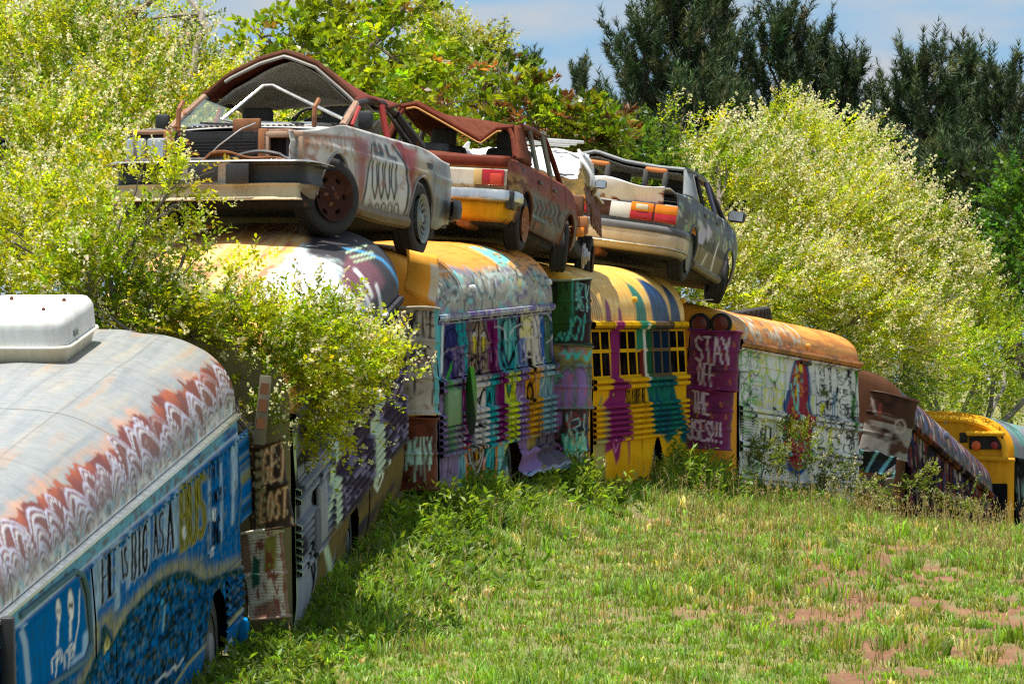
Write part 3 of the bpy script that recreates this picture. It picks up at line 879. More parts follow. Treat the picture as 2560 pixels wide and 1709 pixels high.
# ---------------------------------------------------------------- 2 dark grey bus
def grey_bus():
    b = Bus('school_bus', 'dark grey bus with orange and white roof, half hidden behind the flowering bush', P(735, 1032, 67.2), P(1005, 737, 76.0))
    b.root['group'] = GROUP
    cv = b.cv; b.nvr = 90
    z = zz(600, 980, 2.614); y6 = zz(600, 550, 2.09)
    cv.fill(rgb(62, 62, 66)); side = cv.Vv < 0
    cv.blotch(rgb(120, 104, 60), .9, 60, 60, 5, .35, .6, (cv.Vv < -1.3) * 1.0)
    cv.blotch(rgb(128, 134, 146), .9, 50, 70, 6, .45, .6, side * (cv.S < .35))
    cv.poly(z((380, 500), (560, 380), (570, 700), (500, 860), (400, 900)), rgb(140, 146, 158), 3)
    cv.poly(z((345, 1110), (500, 900), (500, 1200), (420, 1500), (345, 1500)), rgb(150, 156, 164), 3)
    cv.stroke(z((360, 280), (350, 640), (345, 1500)), 8, rgb(180, 200, 150), 3)
    for q in (((510, 880), (545, 800), (600, 560)), ((840, 640), (890, 400), (930, 300)), ((560, 1000), (590, 1180))):
        cv.stroke(z(*q), 9, rgb(196, 214, 180), 3, .9)
    cv.stroke(z((560, 440), (620, 380), (650, 320), (700, 350), (750, 290)), 4, rgb(60, 150, 180), 1.5)
    cv.stroke(z((870, 480), (880, 600), (900, 640), (930, 560), (945, 450)), 5, rgb(214, 220, 200), 1.5)
    cv.stroke(z((885, 470), (900, 590), (925, 500)), 3, rgb(214, 220, 200), 1.5)
    for q in (((480, 820), (500, 780), (470, 700), (490, 560), (530, 480)), ((400, 1200), (440, 980), (480, 1250)), ((450, 960), (490, 1150), (470, 1300))):
        cv.stroke(z(*q), 4, BLACK, 1.2)
    rails = (cv.Vv < -.6) & (cv.Vv > -1.35) & (cv.S > .3)
    cv.blend(rails * .8, rgb(74, 62, 74)); cv.blotch(rgb(150, 140, 165), .8, 10, 18, 14, .55, .65, rails * 1.0)
    cv.blend(rails * smooth(.66, .68, cv.S) * (1 - smooth(.75, .77, cv.S)), rgb(196, 210, 180))
    cv.blend(rails * smooth(.28, .3, cv.S) * (1 - smooth(.34, .36, cv.S)), rgb(196, 210, 180))
    # roof
    roofm = ~side
    cv.D[roofm] = rgb(226, 168, 92)
    cv.blotch(rgb(190, 104, 96), .7, 26, 16, 22, .52, .62, roofm * 1.0); cv.blotch(rgb(238, 206, 150), .6, 30, 14, 27, .5, .6, roofm * 1.0)
    w1 = roofm * smooth(.30, .36, cv.S + .06 * (fbm(cv.U / 6, cv.T / 20, 2) - .5)) * (1 - smooth(.82, .86, cv.S)) * (1 - smooth(1.0, 1.15, cv.Vv + .15 * (fbm(cv.U / 8, cv.T / 8, 4) - .5)))
    cv.blend(w1, rgb(222, 226, 228)); cv.blotch(rgb(150, 205, 205), .6, 9, 22, 31, .55, .66, w1); cv.blotch(rgb(110, 120, 130), .6, 7, 18, 37, .58, .66, w1)
    w2 = roofm * smooth(.70, .76, cv.S + .10 * (fbm(cv.U / 8, cv.T / 30, 12) - .5)) * (1 - smooth(.98, 1.1, cv.Vv - .9 * (cv.S - .8)))
    cv.blend(w2, rgb(58, 56, 60))
    cv.poly(y6((560, 180), (640, 190), (720, 260), (760, 330), (700, 420), (600, 440), (520, 330)), rgb(112, 74, 84), 5)
    cv.stroke(y6((540, 150), (640, 170), (740, 210), (800, 280), (835, 370)), 4, rgb(70, 150, 205), 1.5)
    for q in (((510, 360), (560, 370), (620, 470), (640, 560)), ((600, 260), (650, 320), (690, 400)), ((630, 360), (670, 430), (680, 500)), ((710, 340), (730, 420), (740, 490)), ((530, 400), (590, 480), (600, 560))):
        cv.stroke(y6(*q), 6, rgb(216, 216, 220), 2)
    for q in (((580, 200), (690, 170)), ((600, 220), (700, 190)), ((560, 170), (660, 130))):
        cv.stroke(y6(*q), 4, rgb(180, 205, 170), 2)
    cv.stroke(y6((640, 470), (690, 520), (660, 560), (720, 590)), 3, rgb(40, 130, 180), 1)
    b.roof(M['roof'], [0, .22, .45, .68, 1.0], bow=False); b.shell(M['bus'], rgb(120, 112, 80))
    sw = cv.uv(885, 1290)[0] / cv.wpx
    b.side(M['bus'], SKIRT, -.66, [0, .33, .66, 1.0], arches=[(min(sw, .7), .55, -1.32)])
    b.post = None
    b.windows(12, -.64, -.06, .02, .98, M['bus'], M['glass_dark'])
    b.gutter(M['bus'], .08, .05, 12)
    for v in (-.68, -.76): b.rail(M['bus'], v, .07, .05)
    for k in range(7): b.rail(M['bus'], -.98 - .065 * k, .062, .05)
    b.rail(M['bus'], -1.9, .05, .04, .6, 1.0)
    b.wheelwell(min(sw, .7), painted=rgb(60, 62, 66))
    # stop arm folded on the side
    p = b.pos([cv.uv(790, 1240)[0] / cv.wpx], [-.95])[0]
    MB().box((p[0], p[1] - .05, p[2] - .1), (.5, .05, .5), rgb(150, 154, 160), bev=.03).build('stop_arm', M['bus'], b.root)
    MB().box((p[0] - .45, p[1] - .04, p[2] - .2), (.3, .08, .36), rgb(110, 112, 120), bev=.03).build('stop_arm_motor', M['bus'], b.root)
    return b

# ---------------------------------------------------------------- 3 multicoloured bus
def multi_bus():
    b = Bus('school_bus', 'bus covered in purple, teal and white graffiti stripes under an orange roof', P(1098, 786, 77.5), P(1388, 757, 86.0))
    b.root['group'] = GROUP
    cv = b.cv
    z = zz(1080, 740, 2.903)
    cv.fill(rgb(112, 96, 132)); side = cv.Vv < 0
    def X(x): return cv.uv(1080 + x / 2.903, 1000)[0]
    lav, teal, plum, gry, ochre, lime, navy = rgb(112, 92, 148), rgb(30, 150, 156), rgb(104, 22, 82), rgb(176, 172, 168), rgb(190, 136, 24), rgb(190, 204, 30), rgb(24, 40, 110)
    W_top, W_bot, B_bot, R_bot = 8, .66 * cv.hpx, .95 * cv.hpx, 1.36 * cv.hpx
    # windows band
    for x0, x1, c in ((0, 70, rgb(70, 160, 190)), (70, 110, rgb(60, 64, 96)), (110, 205, navy * .8 + .02), (205, 275, teal), (275, 425, rgb(96, 84, 80)), (425, 500, plum), (500, 640, rgb(76, 150, 150)), (640, 720, rgb(120, 106, 140)), (655, 745, rgb(206, 202, 140)), (745, 800, rgb(200, 196, 186)), (800, 830, rgb(40, 92, 160)), (830, 880, rgb(70, 104, 80)), (880, 930, rgb(30, 60, 100))):
        cv.band(X(x0), X(x1), W_top, W_bot, c, 1, 2.5, int(x0))
    for x0, x1, c in ((110, 165, rgb(52, 44, 100)), (165, 250, rgb(110, 92, 140)), (500, 610, teal), (640, 700, rgb(86, 110, 170)), (700, 745, rgb(190, 186, 170))):
        cv.band(X(x0), X(x1), .33 * cv.hpx, W_bot, c, .9, 2, int(x0) + 3)
    for x0, x1, c in ((0, 90, rgb(120, 100, 140)), (90, 160, rgb(96, 130, 96)), (160, 215, rgb(130, 120, 140)), (215, 285, plum), (285, 395, rgb(196, 192, 186)), (395, 460, teal), (460, 530, plum), (530, 615, lime), (615, 680, rgb(128, 96, 150)), (680, 785, ochre), (785, 880, rgb(110, 150, 156))):
        cv.band(X(x0), X(x1), W_bot, R_bot, c, 1, 3, int(x0) + 7)
    for x0, x1, c in ((0, 60, rgb(110, 170, 180)), (60, 200, rgb(126, 112, 148)), (200, 250, rgb(110, 170, 180)), (250, 390, ochre), (390, 470, teal), (455, 480, rgb(196, 130, 60)), (480, 530, rgb(110, 180, 176)), (530, 600, teal), (600, 690, rgb(128, 104, 150)), (690, 760, rgb(150, 130, 60)), (760, 900, rgb(90, 84, 96))):
        cv.band(X(x0), X(x1), R_bot, 2.0 * cv.hpx, c, 1, 3, int(x0) + 9, 4)
    cv.streaks(rgb(24, 20, 34), .7, 2.4, 80, 3, .54, .70); cv.streaks(rgb(170, 166, 190), .35, 1.8, 60, 13, .64, .78)
    # owl-like face and other figures
    K = BLACK
    cv.poly(z((345, 120), (390, 230), (425, 330), (400, 440), (410, 560), (285, 560), (290, 430), (285, 300), (310, 200)), rgb(142, 124, 106), 3)
    for q in (((345, 130), (310, 250), (300, 330)), ((350, 130), (395, 260), (415, 330)), ((345, 180), (340, 360), (350, 560)), ((290, 470), (320, 430), (345, 500)), ((355, 480), (380, 430), (400, 470)), ((300, 560), (320, 480), (335, 560))):
        cv.stroke(z(*q), 3.4, K, 1)
    for e in (312, 376):
        cv.ell(*z((e, 330))[0], 5, 32, K); cv.ell(*z((e, 345))[0], 3.6, 24, rgb(206, 190, 50)); cv.stroke(z((e - 14, 290), (e, 262), (e + 14, 290)), 2.5, rgb(190, 195, 200), 1)
    cv.ell(*z((556, 300))[0], 16, 64, K, ring=.10); cv.ell(*z((556, 300))[0], 8, 60, rgb(96, 170, 160)); cv.stroke(z((556, 110), (556, 520)), 2, K)
    cv.stroke(z((560, 110), (520, 200), (505, 420), (530, 520)), 3, K, 1); cv.stroke(z((575, 110), (620, 200), (620, 330), (560, 520)), 3, K, 1)
    cv.ell(*z((640, 180))[0], 4, 20, K); cv.ell(*z((716, 480))[0], 6, 30, K)
    cv.stroke(z((300, 790), (310, 710), (330, 740), (350, 780), (370, 690), (390, 680)), 4, K, 1); cv.stroke(z((390, 650), (350, 740), (305, 800)), 3, K, 1)
    for e in (318, 356): cv.ell(*z((e, 930))[0], 5, 9, K)
    cv.stroke(z((410, 780), (420, 690), (430, 780)), 3, K, 1)
    cv.poly(z((540, 640), (580, 640), (562, 730)), rgb(40, 130, 110), 1.5); cv.stroke(z((540, 640), (560, 735), (582, 640)), 2, K)
    cv.ell(*z((715, 700))[0], 7, 22, K, ring=.3); cv.stroke(z((690, 760), (700, 660), (760, 600)), 2.5, K)
    for k, (dx, c, w) in enumerate(((0, K, 6), (12, rgb(170, 170, 168), 5), (24, K, 4), (34, rgb(160, 140, 110), 4), (44, K, 4))):
        cv.stroke(z((255 + dx, 1080), (275 + dx * .9, 1200), (330, 1330 - dx * 3), (375 - dx * .7, 1190), (392 - dx, 1080)), w, c, 1.2)
    cv.stroke(z((240, 1080), (255, 1250), (310, 1440)), 5, rgb(200, 110, 60), 2); cv.stroke(z((385, 1180), (375, 1300), (330, 1440)), 4, rgb(206, 130, 120), 2)
    cv.stroke(z((400, 1300), (420, 1340), (440, 1200)), 3, rgb(40, 80, 80), 1)
    cv.stroke(z((545, 1060), (540, 1180), (525, 1330)), 8, lime, 2)
    scribble(cv, 26, X(60), X(880), 12, W_bot, [K, K, rgb(200, 200, 205), rgb(60, 40, 90)], (1.4, 3.2), (24, 90), 5, .8)
    scribble(cv, 30, X(30), X(890), W_bot, R_bot * 1.35, [K, K, rgb(40, 110, 120), rgb(206, 206, 206)], (1.4, 3.0), (24, 80), 6, .65)
    cv.stroke(z((50, 100), (45, 350), (30, 620)), 9, rgb(70, 190, 196), 3); cv.stroke(z((80, 140), (70, 560)), 4, rgb(206, 222, 226), 1.5)
    cv.stroke(z((150, 480), (110, 600), (95, 760)), 5, rgb(60, 150, 60), 2)
    # roof
    roofm = ~side; V, U = cv.Vv, cv.U
    cv.D[roofm] = rgb(222, 150, 62)
    cv.blotch(rgb(196, 120, 44), .6, 40, 10, 71, .5, .65, roofm * 1.0)
    ed = .40 + .34 * (fbm(U / 26, V * 2, 41) - .5) + .1 * (fbm(U / 5, V, 43) - .5)
    m = roofm * (1 - smooth(ed - .05, ed + .05, V))
    cv.blend(m, rgb(158, 156, 140)); cv.blotch(rgb(128, 116, 140), .85, 22, 30, 45, .54, .64, m); cv.blotch(rgb(96, 186, 186), .8, 14, 24, 47, .64, .72, m); cv.blotch(rgb(190, 182, 90), .7, 14, 30, 48, .62, .7, m * (cv.S > .6))
    mt = roofm * smooth(.62, .66, cv.S) * (1 - smooth(.78, .82, cv.S)) * (1 - smooth(.85, .95, V)) * smooth(.4, .5, V)
    cv.blotch(rgb(110, 206, 196), .95, 10, 16, 49, .4, .5, mt)
    scribble(cv, 40, 4, cv.wpx - 4, -.40 * cv.hpx, -8, [rgb(30, 50, 50), rgb(60, 90, 96), rgb(190, 210, 205), rgb(40, 30, 40)], (1.6, 3), (26, 90), 9, .85)
    scribble(cv, 8, .7 * cv.wpx, cv.wpx - 4, -.85 * cv.hpx, -.55 * cv.hpx, [rgb(120, 50, 30), rgb(90, 40, 60)], (1.6, 3), (14, 40), 10, .85)
    cv.blend(smooth(-.11, -.10, V) * (1 - smooth(-.02, 0.0, V)) * .7, rgb(176, 182, 188)); cv.blotch(rgb(90, 70, 140), .8, 10, 8, 91, .55, .62, ((V > -.11) & (V < 0)) * 1.0)
    b.roof(M['roof'], [0, .2, .4, .6, .8, 1.0], bow=False); b.shell(M['roof'], rgb(226, 158, 60))
    sw = X(585) / cv.wpx
    b.side(M['bus'], SKIRT, -.66, [0, .22, .45, .62, 1.0], arches=[(sw, .95, -1.37)])
    b.windows(10, -.63, -.09, .10, .985, M['bus'], M['bus'], post=.10)
    b.side(M['bus'], -.66, -.08, [0, .095])
    b.gutter(M['bus'], .075, .038, 11)
    for v in (-.675, -.745): b.rail(M['bus'], v, .065, .045)
    for k in range(7): b.rail(M['bus'], -1.0 - .062 * k, .05, .04)
    b.wheelwell(sw, painted=rgb(70, 120, 120))
    for s in (.30, .97): b.lamp(s, .22, rgb(210, 214, 214))
    # crushed skirt folded outwards behind the wheel
    g = np.zeros((26, 12, 3)); cc = np.zeros((26, 12, 3))
    for i, s in enumerate(np.linspace(sw + .05, 1.0, 26)):
        k = i / 25
        for j, t in enumerate(np.linspace(0, 1, 12)):
            p = b.pos([s], [-1.50 - .36 * t + .08 * t * k])[0]
            fold = .20 * smooth(.25, .85, t) * (.35 + .65 * k) + .03 * math.sin(9 * t + 3 * k)
            g[i, j] = (p[0], p[1] - .012 - fold, p[2] + .12 * smooth(.7, 1., t) * (1 - k) + .015 * math.sin(i * .9 + j))
            cc[i, j] = rgb(70, 80, 140) if t > .72 else rgb(92, 86, 100) if k > .5 else rgb(128, 104, 150)
            if abs(t - .78) < .06: cc[i, j] = rgb(150, 160, 180)
            if abs(t - .93) < .05: cc[i, j] = rgb(80, 140, 180)
    MB().grid(g, cc).build('torn_skirt', M['bus'], b.root, solid=.006)
    # green stop arm standing out from the side
    u, t = cv.uv(*z((190, 760))[0]); p = b.pos([u / cv.wpx], [-t / cv.hpx])[0]
    m = MB()
    oct_ = [(math.cos(math.pi / 8 + k * math.pi / 4), math.sin(math.pi / 8 + k * math.pi / 4)) for k in range(8)]
    R = .36
    V8 = [(p[0] - .02 + .10 * cx_, p[1] - .13 + .07 * cx_ - .008, p[2] + R * cz) for cx_, cz in oct_] + [(p[0] + .02 + .10 * cx_, p[1] - .13 + .07 * cx_ + .008, p[2] + R * cz) for cx_, cz in oct_]
    C8 = [rgb(70, 150, 50) if cz > .2 else rgb(120, 124, 110) for _, cz in oct_] * 2
    m.add(V8, [tuple(range(8))[::-1], tuple(range(8, 16))] + [(k, (k + 1) % 8, 8 + (k + 1) % 8, 8 + k) for k in range(8)], C8)
    arm = m.build('stop_arm', M['bus'], b.root)
    MB().box((p[0] - .55, p[1] - .02, p[2] - .05), (.9, .07, .36), rgb(120, 150, 112), bev=.03).build('stop_arm_motor', M['bus'], b.root)
    # orange front roof sheet torn down over the end
    g = np.zeros((16, 14, 3)); cc = np.ones((16, 14, 3)) * rgb(232, 166, 66)
    for i, a in enumerate(np.linspace(0, 1, 16)):
        for j, t in enumerate(np.linspace(0, 1, 14)):
            q = P(1015 + 78 * a + 6 * math.sin(t * 5), 640 + 105 * t - 18 * (1 - a) + 26 * a * t, 77.15)
            l = b.M.inverted() @ q
            g[i, j] = (l.x - .10 * math.sin(a * 3.1) * (1 - .4 * t) - .05 * math.sin(t * 6), l.y, l.z)
            if a > .78 and t > .2: cc[i, j] = rgb(206, 200, 190)
            if t > .86: cc[i, j] = rgb(206, 134, 40)
    MB().grid(g, cc).build('torn_front_sheet', M['roof'], b.root, solid=.008)
    return b

# ---------------------------------------------------------------- 4 yellow bus
def yellow_bus():
    b = Bus('school_bus', 'yellow bus with open dark windows and purple and green paint drips', P(1483, 802, 87.6), P(1717, 802, 96.5))
    b.root['group'] = GROUP
    cv = b.cv; z = zz(1370, 640, 2.449)
    Y = rgb(214, 164, 28)
    def paint(dark):
        cv.fill(Y); side = cv.Vv < 0
        cv.blotch(rgb(196, 144, 22), .5, 30, 60, 3)
        V, U = cv.Vv, cv.U
        win = side & (V > -.63) & (V < -.08)
        if dark:
            cv.D[win] = rgb(10, 10, 12); cv.blotch(rgb(40, 42, 44), .5, 18, 40, 7, .5, .7, win * 1.0)
        plum, teal, navy = rgb(128, 42, 96), rgb(30, 104, 92), rgb(24, 62, 92)
        cv.poly(z((385, 395), (440, 395), (440, 760), (490, 770), (480, 900), (505, 1000), (500, 1280), (488, 1100), (455, 1110), (440, 1230), (418, 1280), (395, 1180), (345, 1210), (335, 1120), (360, 1000), (325, 920), (370, 860), (385, 740)), plum, 2.5)
        cv.poly(z((365, 340), (378, 290), (400, 340), (400, 395), (385, 395)), plum, 2.5); cv.poly(z((438, 395), (445, 330), (458, 360), (450, 395)), plum, 2)
        cv.stroke(z((395, 1120), (415, 1200), (440, 1130)), 2, rgb(190, 130, 170), 1)
        cv.poly(z((535, 395), (600, 395), (600, 560), (540, 580), (540, 480)), rgb(44, 120, 92), 2.5)
        cv.band(cv.uv(*z((568, 650))[0])[0], cv.uv(*z((590, 650))[0])[0], .33 * cv.hpx, .64 * cv.hpx, rgb(104, 30, 34), 1, 1, 3)
        cv.band(cv.uv(*z((592, 600))[0])[0], cv.uv(*z((608, 600))[0])[0], 8, .78 * cv.hpx, rgb(206, 204, 196), 1, 1, 4)
        cv.band(cv.uv(*z((612, 600))[0])[0], cv.uv(*z((640, 600))[0])[0], 8, .66 * cv.hpx, rgb(32, 84, 52), .95, 1, 5)
        cv.band(cv.uv(*z((640, 600))[0])[0], cv.uv(*z((755, 600))[0])[0], -2, .66 * cv.hpx, rgb(20, 40, 62), .82, 2, 6)
        cv.poly(z((612, 740), (770, 735), (775, 790), (800, 900), (830, 1010), (860, 1080), (855, 1150), (820, 1140), (790, 1050), (760, 1120), (735, 1145), (700, 1100), (640, 1085), (620, 900), (600, 780)), teal, 2.5)
        cv.blotch(navy, .8, 6, 40, 15, .45, .6, (np.linalg.norm(cv.D - teal, axis=-1) < .02) * 1.0)
        cv.poly(z((330, 850), (335, 870), (310, 940), (300, 930)), rgb(128, 134, 84), 2); cv.poly(z((275, 1130), (350, 1110), (345, 1300), (355, 1420), (290, 1400)), rgb(160, 154, 92), 3)
        cv.stroke(z((345, 950), (350, 1100)), 10, rgb(150, 140, 96), 4, .7)
        cv.text('SCOLASHIRPEARE', *z((478, 820), (598, 806), (480, 910)), 1.5, BLACK, gap=.2)
        cv.ell(*z((400, 850))[0], 4, 6, rgb(60, 30, 40)); cv.ell(*z((400, 848))[0], 2.2, 3.5, rgb(190, 150, 120))
        for (x, y) in ((300, 300), (312, 300), (325, 310), (290, 320), (332, 340)):
            cv.stroke(z((x - 30, y - 80), (x - 8, y), (x, y + 60)), 2.2, rgb(40, 30, 20), 1, .9)
        # roof
        rm = ~side
        cv.blend(rm * 1.0, rgb(226, 178, 84)); cv.blotch(rgb(238, 206, 130), .6, 60, 12, 21, .45, .65, rm * 1.0); cv.blotch(rgb(206, 152, 60), .5, 5, 60, 23, .55, .7, rm * 1.0)
        def blob(s0, w, v1, c, seed):
            x = (cv.S - s0) / w + .4 * (V / v1) + .25 * (fbm(U / 5, V * 4, seed) - .5)
            cv.blend(rm * (1 - smooth(.85, 1.05, np.hypot(x, V / v1))), c)
        blob(.53, .055, .50, rgb(44, 120, 100), 1); blob(.74, .10, .60, rgb(34, 70, 110), 2); blob(.905, .055, .50, rgb(34, 64, 100), 3); blob(.185, .028, .26, plum, 4); blob(.30, .02, .16, plum, 5)
        cv.blotch(rgb(20, 30, 60), .7, 4, 60, 27, .5, .65, rm * ((cv.S > .62) & (V < .55)) * (cv.D[..., 0] < .1))
        for k in range(5):
            cv.stroke([((.03 + .022 * k) * cv.wpx, -2), ((.015 + .02 * k) * cv.wpx, -.22 * cv.hpx), ((-.01 + .02 * k) * cv.wpx, -.42 * cv.hpx)], 2, rgb(40, 30, 20), 1, .9, raw=True)
        cv.streaks(rgb(110, 80, 20), .15, 2, 60, 31, .6, .8)
    paint(False); b.post = _copy.copy(cv); b.post.D = cv.D.copy()
    paint(True)
    b.roof(M['roof'], [0, .15, .32, .5, .68, .85, 1.0], bow=False); b.shell(M['roof'], rgb(226, 172, 60))
    sw = cv.uv(*z((672, 1200))[0])[0] / cv.wpx
    b.side(M['bus'], SKIRT, -.65, [0, .25, .5, .75, 1.0], arches=[(sw, .62, -1.36)])
    b.windows(11, -.64, -.09, .0, 1.0, M['bus'], M['glass_dark'], post=.075)
    b.gutter(M['bus'], .095, .06, 11)
    for v in (-.67, -.74): b.rail(M['bus'], v, .065, .045)
    for k in range(7): b.rail(M['bus'], -.955 - .063 * k, .05, .038)
    b.rail(M['bus'], -1.86, .06, .03, 0, .6)
    b.wheelwell(sw, painted=rgb(150, 110, 40))
    for s in (.46, 1.0): b.lamp(s, .24, rgb(226, 178, 50))
    return b

# ---------------------------------------------------------------- 5 white bus
def white_bus():
    b = Bus('school_bus', 'white graffiti bus with rusty orange roof and a red hooded figure painted on it', P(1850, 846, 98.0), P(2150, 903, 107.0), crown=.46)
    b.root['group'] = GROUP
    cv = b.cv; z = zz(1820, 820, 3.734)
    cv.fill(rgb(208, 210, 212)); side = cv.Vv < 0; V, U = cv.Vv, cv.U
    K, GN, YL = rgb(28, 30, 28), rgb(88, 168, 52), rgb(206, 204, 48)
    cv.blotch(rgb(178, 182, 190), .6, 20, 70, 3)
    # black above the long white letter strokes
    cv.poly(z((95, 95), (600, 195), (600, 240), (500, 300), (490, 220), (360, 200), (320, 290), (300, 160), (215, 220), (200, 150), (150, 150), (110, 400), (95, 300)), K, 2)
    for (x0, x1, y0, y1) in ((125, 205, 165, 700), (215, 300, 215, 440), (225, 262, 120, 240), (275, 318, 140, 215), (300, 352, 190, 470), (362, 480, 165, 500), (490, 530, 225, 640), (85, 118, 110, 400), (65, 100, 420, 720)):
        cv.ell(*z(((x0 + x1) / 2, (y0 + y1) / 2))[0], (x1 - x0) / 2 / 3.73, (y1 - y0) / 2 / 3.73, rgb(216, 218, 218)); cv.ell(*z(((x0 + x1) / 2, (y0 + y1) / 2))[0], (x1 - x0) / 2 / 3.73, (y1 - y0) / 2 / 3.73, K if x0 % 2 else GN, ring=.06)
    scribble(cv, 70, 2, .17 * cv.wpx, 20, 1.75 * cv.hpx, [GN, GN, K, rgb(60, 130, 40)], (1.2, 2.4), (8, 34), 3, .85)
    scribble(cv, 42, .14 * cv.wpx, .36 * cv.wpx, 20, 1.3 * cv.hpx, [YL, YL, rgb(190, 190, 70)], (1.4, 2.8), (8, 40), 4, .85)
    for (x, y0, y1) in ((95, 400, 780), (190, 700, 800), (228, 790, 920), (120, 820, 990), (438, 500, 560), (435, 735, 800), (310, 950, 1060), (345, 1020, 1100), (300, 1080, 1230), (100, 1200, 1290), (195, 1180, 1290), (10, 1130, 1210)):
        cv.poly(z((x - 14, y0), (x + 16, y0), (x + 4, y1), (x - 4, y1)), K, 1.5)
    cv.stroke(z((352, 1030), (355, 910), (405, 930), (400, 1050)), 4, K, 1)
    # the hooded figure
    cv.poly(z((655, 240), (730, 250), (765, 420), (780, 600), (775, 700), (800, 820), (795, 1000), (770, 1150), (720, 1330), (650, 1400), (560, 1330), (520, 1100), (510, 900), (520, 700), (570, 560), (590, 420), (620, 320)), rgb(38, 76, 132), 2)
    cv.poly(z((665, 275), (715, 285), (745, 430), (755, 560), (745, 700), (790, 830), (785, 990), (760, 1120), (700, 1300), (640, 1330), (570, 1250), (525, 1080), (522, 900), (545, 760), (590, 640), (595, 470), (630, 350)), rgb(146, 52, 66), 2)
    R = random.Random(4)
    for k in range(46):
        y = R.uniform(300, 1250); hw = 30 + 85 * min(1, (y - 280) / 550); x = 665 + R.uniform(-hw, hw)
        c = [rgb(206, 180, 52), rgb(196, 92, 40), rgb(70, 170, 160), rgb(110, 30, 50), rgb(170, 60, 80), rgb(190, 120, 60), rgb(120, 190, 180)][R.randrange(7)]
        cv.stroke(z((x, y - R.uniform(20, 60)), (x + R.uniform(-18, 18), y), (x + (x - 665) * .2, y + R.uniform(20, 70))), R.uniform(2, 5), c, 1.5, .9)
    cv.ell(*z((682, 370))[0], 5, 11, rgb(216, 196, 60))
    for e in (585, 700):
        cv.ell(*z((e, 930))[0], 7, 20, rgb(216, 180, 40)); cv.stroke(z((e - 4, 880), (e + 4, 960)), 3, K, 1)
    cv.ell(*z((645, 1010))[0], 8, 10, rgb(70, 140, 60)); cv.ell(*z((645, 1040))[0], 5, 9, rgb(40, 90, 150))
    cv.stroke(z((655, 520), (660, 700), (655, 850)), 4, rgb(120, 200, 206), 1.5); cv.stroke(z((590, 520), (620, 640), (640, 760)), 3, rgb(120, 200, 180), 1.5)
    # black characters at the right, green patches
    cv.poly(z((1190, 330), (1235, 340), (1200, 560), (1180, 1000), (1150, 900), (1160, 500)), rgb(58, 122, 40), 2); cv.poly(z((1060, 310), (1110, 320), (1085, 400)), rgb(58, 122, 40), 2)
    for q in (((920, 285), (945, 290), (925, 340), (890, 380)), ((1035, 310), (1060, 315), (1045, 430)), ((870, 700), (930, 710), (880, 820), (890, 960), (870, 980)), ((945, 930), (975, 940), (955, 1090)), ((790, 650), (810, 620), (800, 800))):
        cv.poly(z(*q), rgb(190, 200, 40), 1.5)
    scribble(cv, 130, .62 * cv.wpx, .985 * cv.wpx, 10, 1.75 * cv.hpx, [K], (1.6, 3.0), (7, 34), 8, .92)
    for (x0, x1, y0, y1) in ((895, 950, 340, 640), (960, 1025, 310, 690), (1060, 1090, 350, 520), (1150, 1195, 370, 640), (820, 860, 320, 620)):
        cv.ell(*z(((x0 + x1) / 2, (y0 + y1) / 2))[0], (x1 - x0) / 2 / 3.73, (y1 - y0) / 2 / 3.73, rgb(212, 214, 214), a=.85); cv.ell(*z(((x0 + x1) / 2, (y0 + y1) / 2))[0], (x1 - x0) / 2 / 3.73, (y1 - y0) / 2 / 3.73, K, ring=.07)
    cv.text('SIKER', *z((870, 520), (1200, 600), (870, 560)), 2.4, K, gap=.45)
    for x in (990, 1010): cv.stroke(z((x, 590), (x - 8, 840)), 3, rgb(80, 110, 140), 1)
    cv.poly(z((865, 575), (935, 585), (932, 640), (865, 620)), rgb(76, 84, 48), 1)
    cv.streaks(rgb(120, 126, 140), .3, 1.8, 80, 31, .6, .78)
    cv.text('SE', *z((1105, 350), (1150, 360), (1105, 450)), 4, K)
    # roof
    rm = ~side
    cv.D[rm] = rgb(216, 150, 66); cv.blotch(rgb(176, 104, 44), .75, 26, 16, 41, .45, .62, rm * 1.0); cv.blotch(rgb(190, 196, 184), .8, 4, 34, 43, .55, .64, rm * (V < .62) * (cv.S < .55)); cv.blotch(rgb(70, 84, 96), .7, 5, 26, 45, .62, .68, rm * (V < .5) * (cv.S < .45))
    cv.blend(((V > -.12) & (V < .02)) * 1.0, rgb(176, 112, 52)); cv.blotch(rgb(90, 56, 34), .7, 12, 8, 47, .5, .6, ((V > -.12) & (V < .02)) * 1.0)
    b.roof(M['roof'], [0, .24, .5, .75, 1.0], bow=False); b.shell(M['roof'], rgb(226, 156, 52))
    b.side(M['bus'], SKIRT, -.84, [0, .16, .45, .72, 1.0], off=.0)
    b.side(M['bus'], -.30, -.10, [0, .4, .7, 1.0], name='header_panel')
    b.windows(11, -.82, -.28, .005, .99, M['bus'], M['bus'], post=.09)
    b.gutter(M['roof'], .09, .07, 1); b.rail(M['roof'], -.115, .05, .05, name='drip_rail')
    for v in (-.85, -.92, -1.28, -1.35, -1.68, -1.75): b.rail(M['bus'], v, .07, .045)
    for k in range(8): b.rail(M['bus'], -.98 - .034 * k, .02, .018, .02, .14, 12, name='louvre')
    b.lamp(.56, .10, rgb(224, 160, 70)); 
    m = MB(); p = b.pos([.54], [-.15])[0]; m.box((p[0], p[1] - .012, p[2]), (.75, .02, .045), rgb(18, 16, 14)); m.build('vent_slot', M['dark'], b.root)
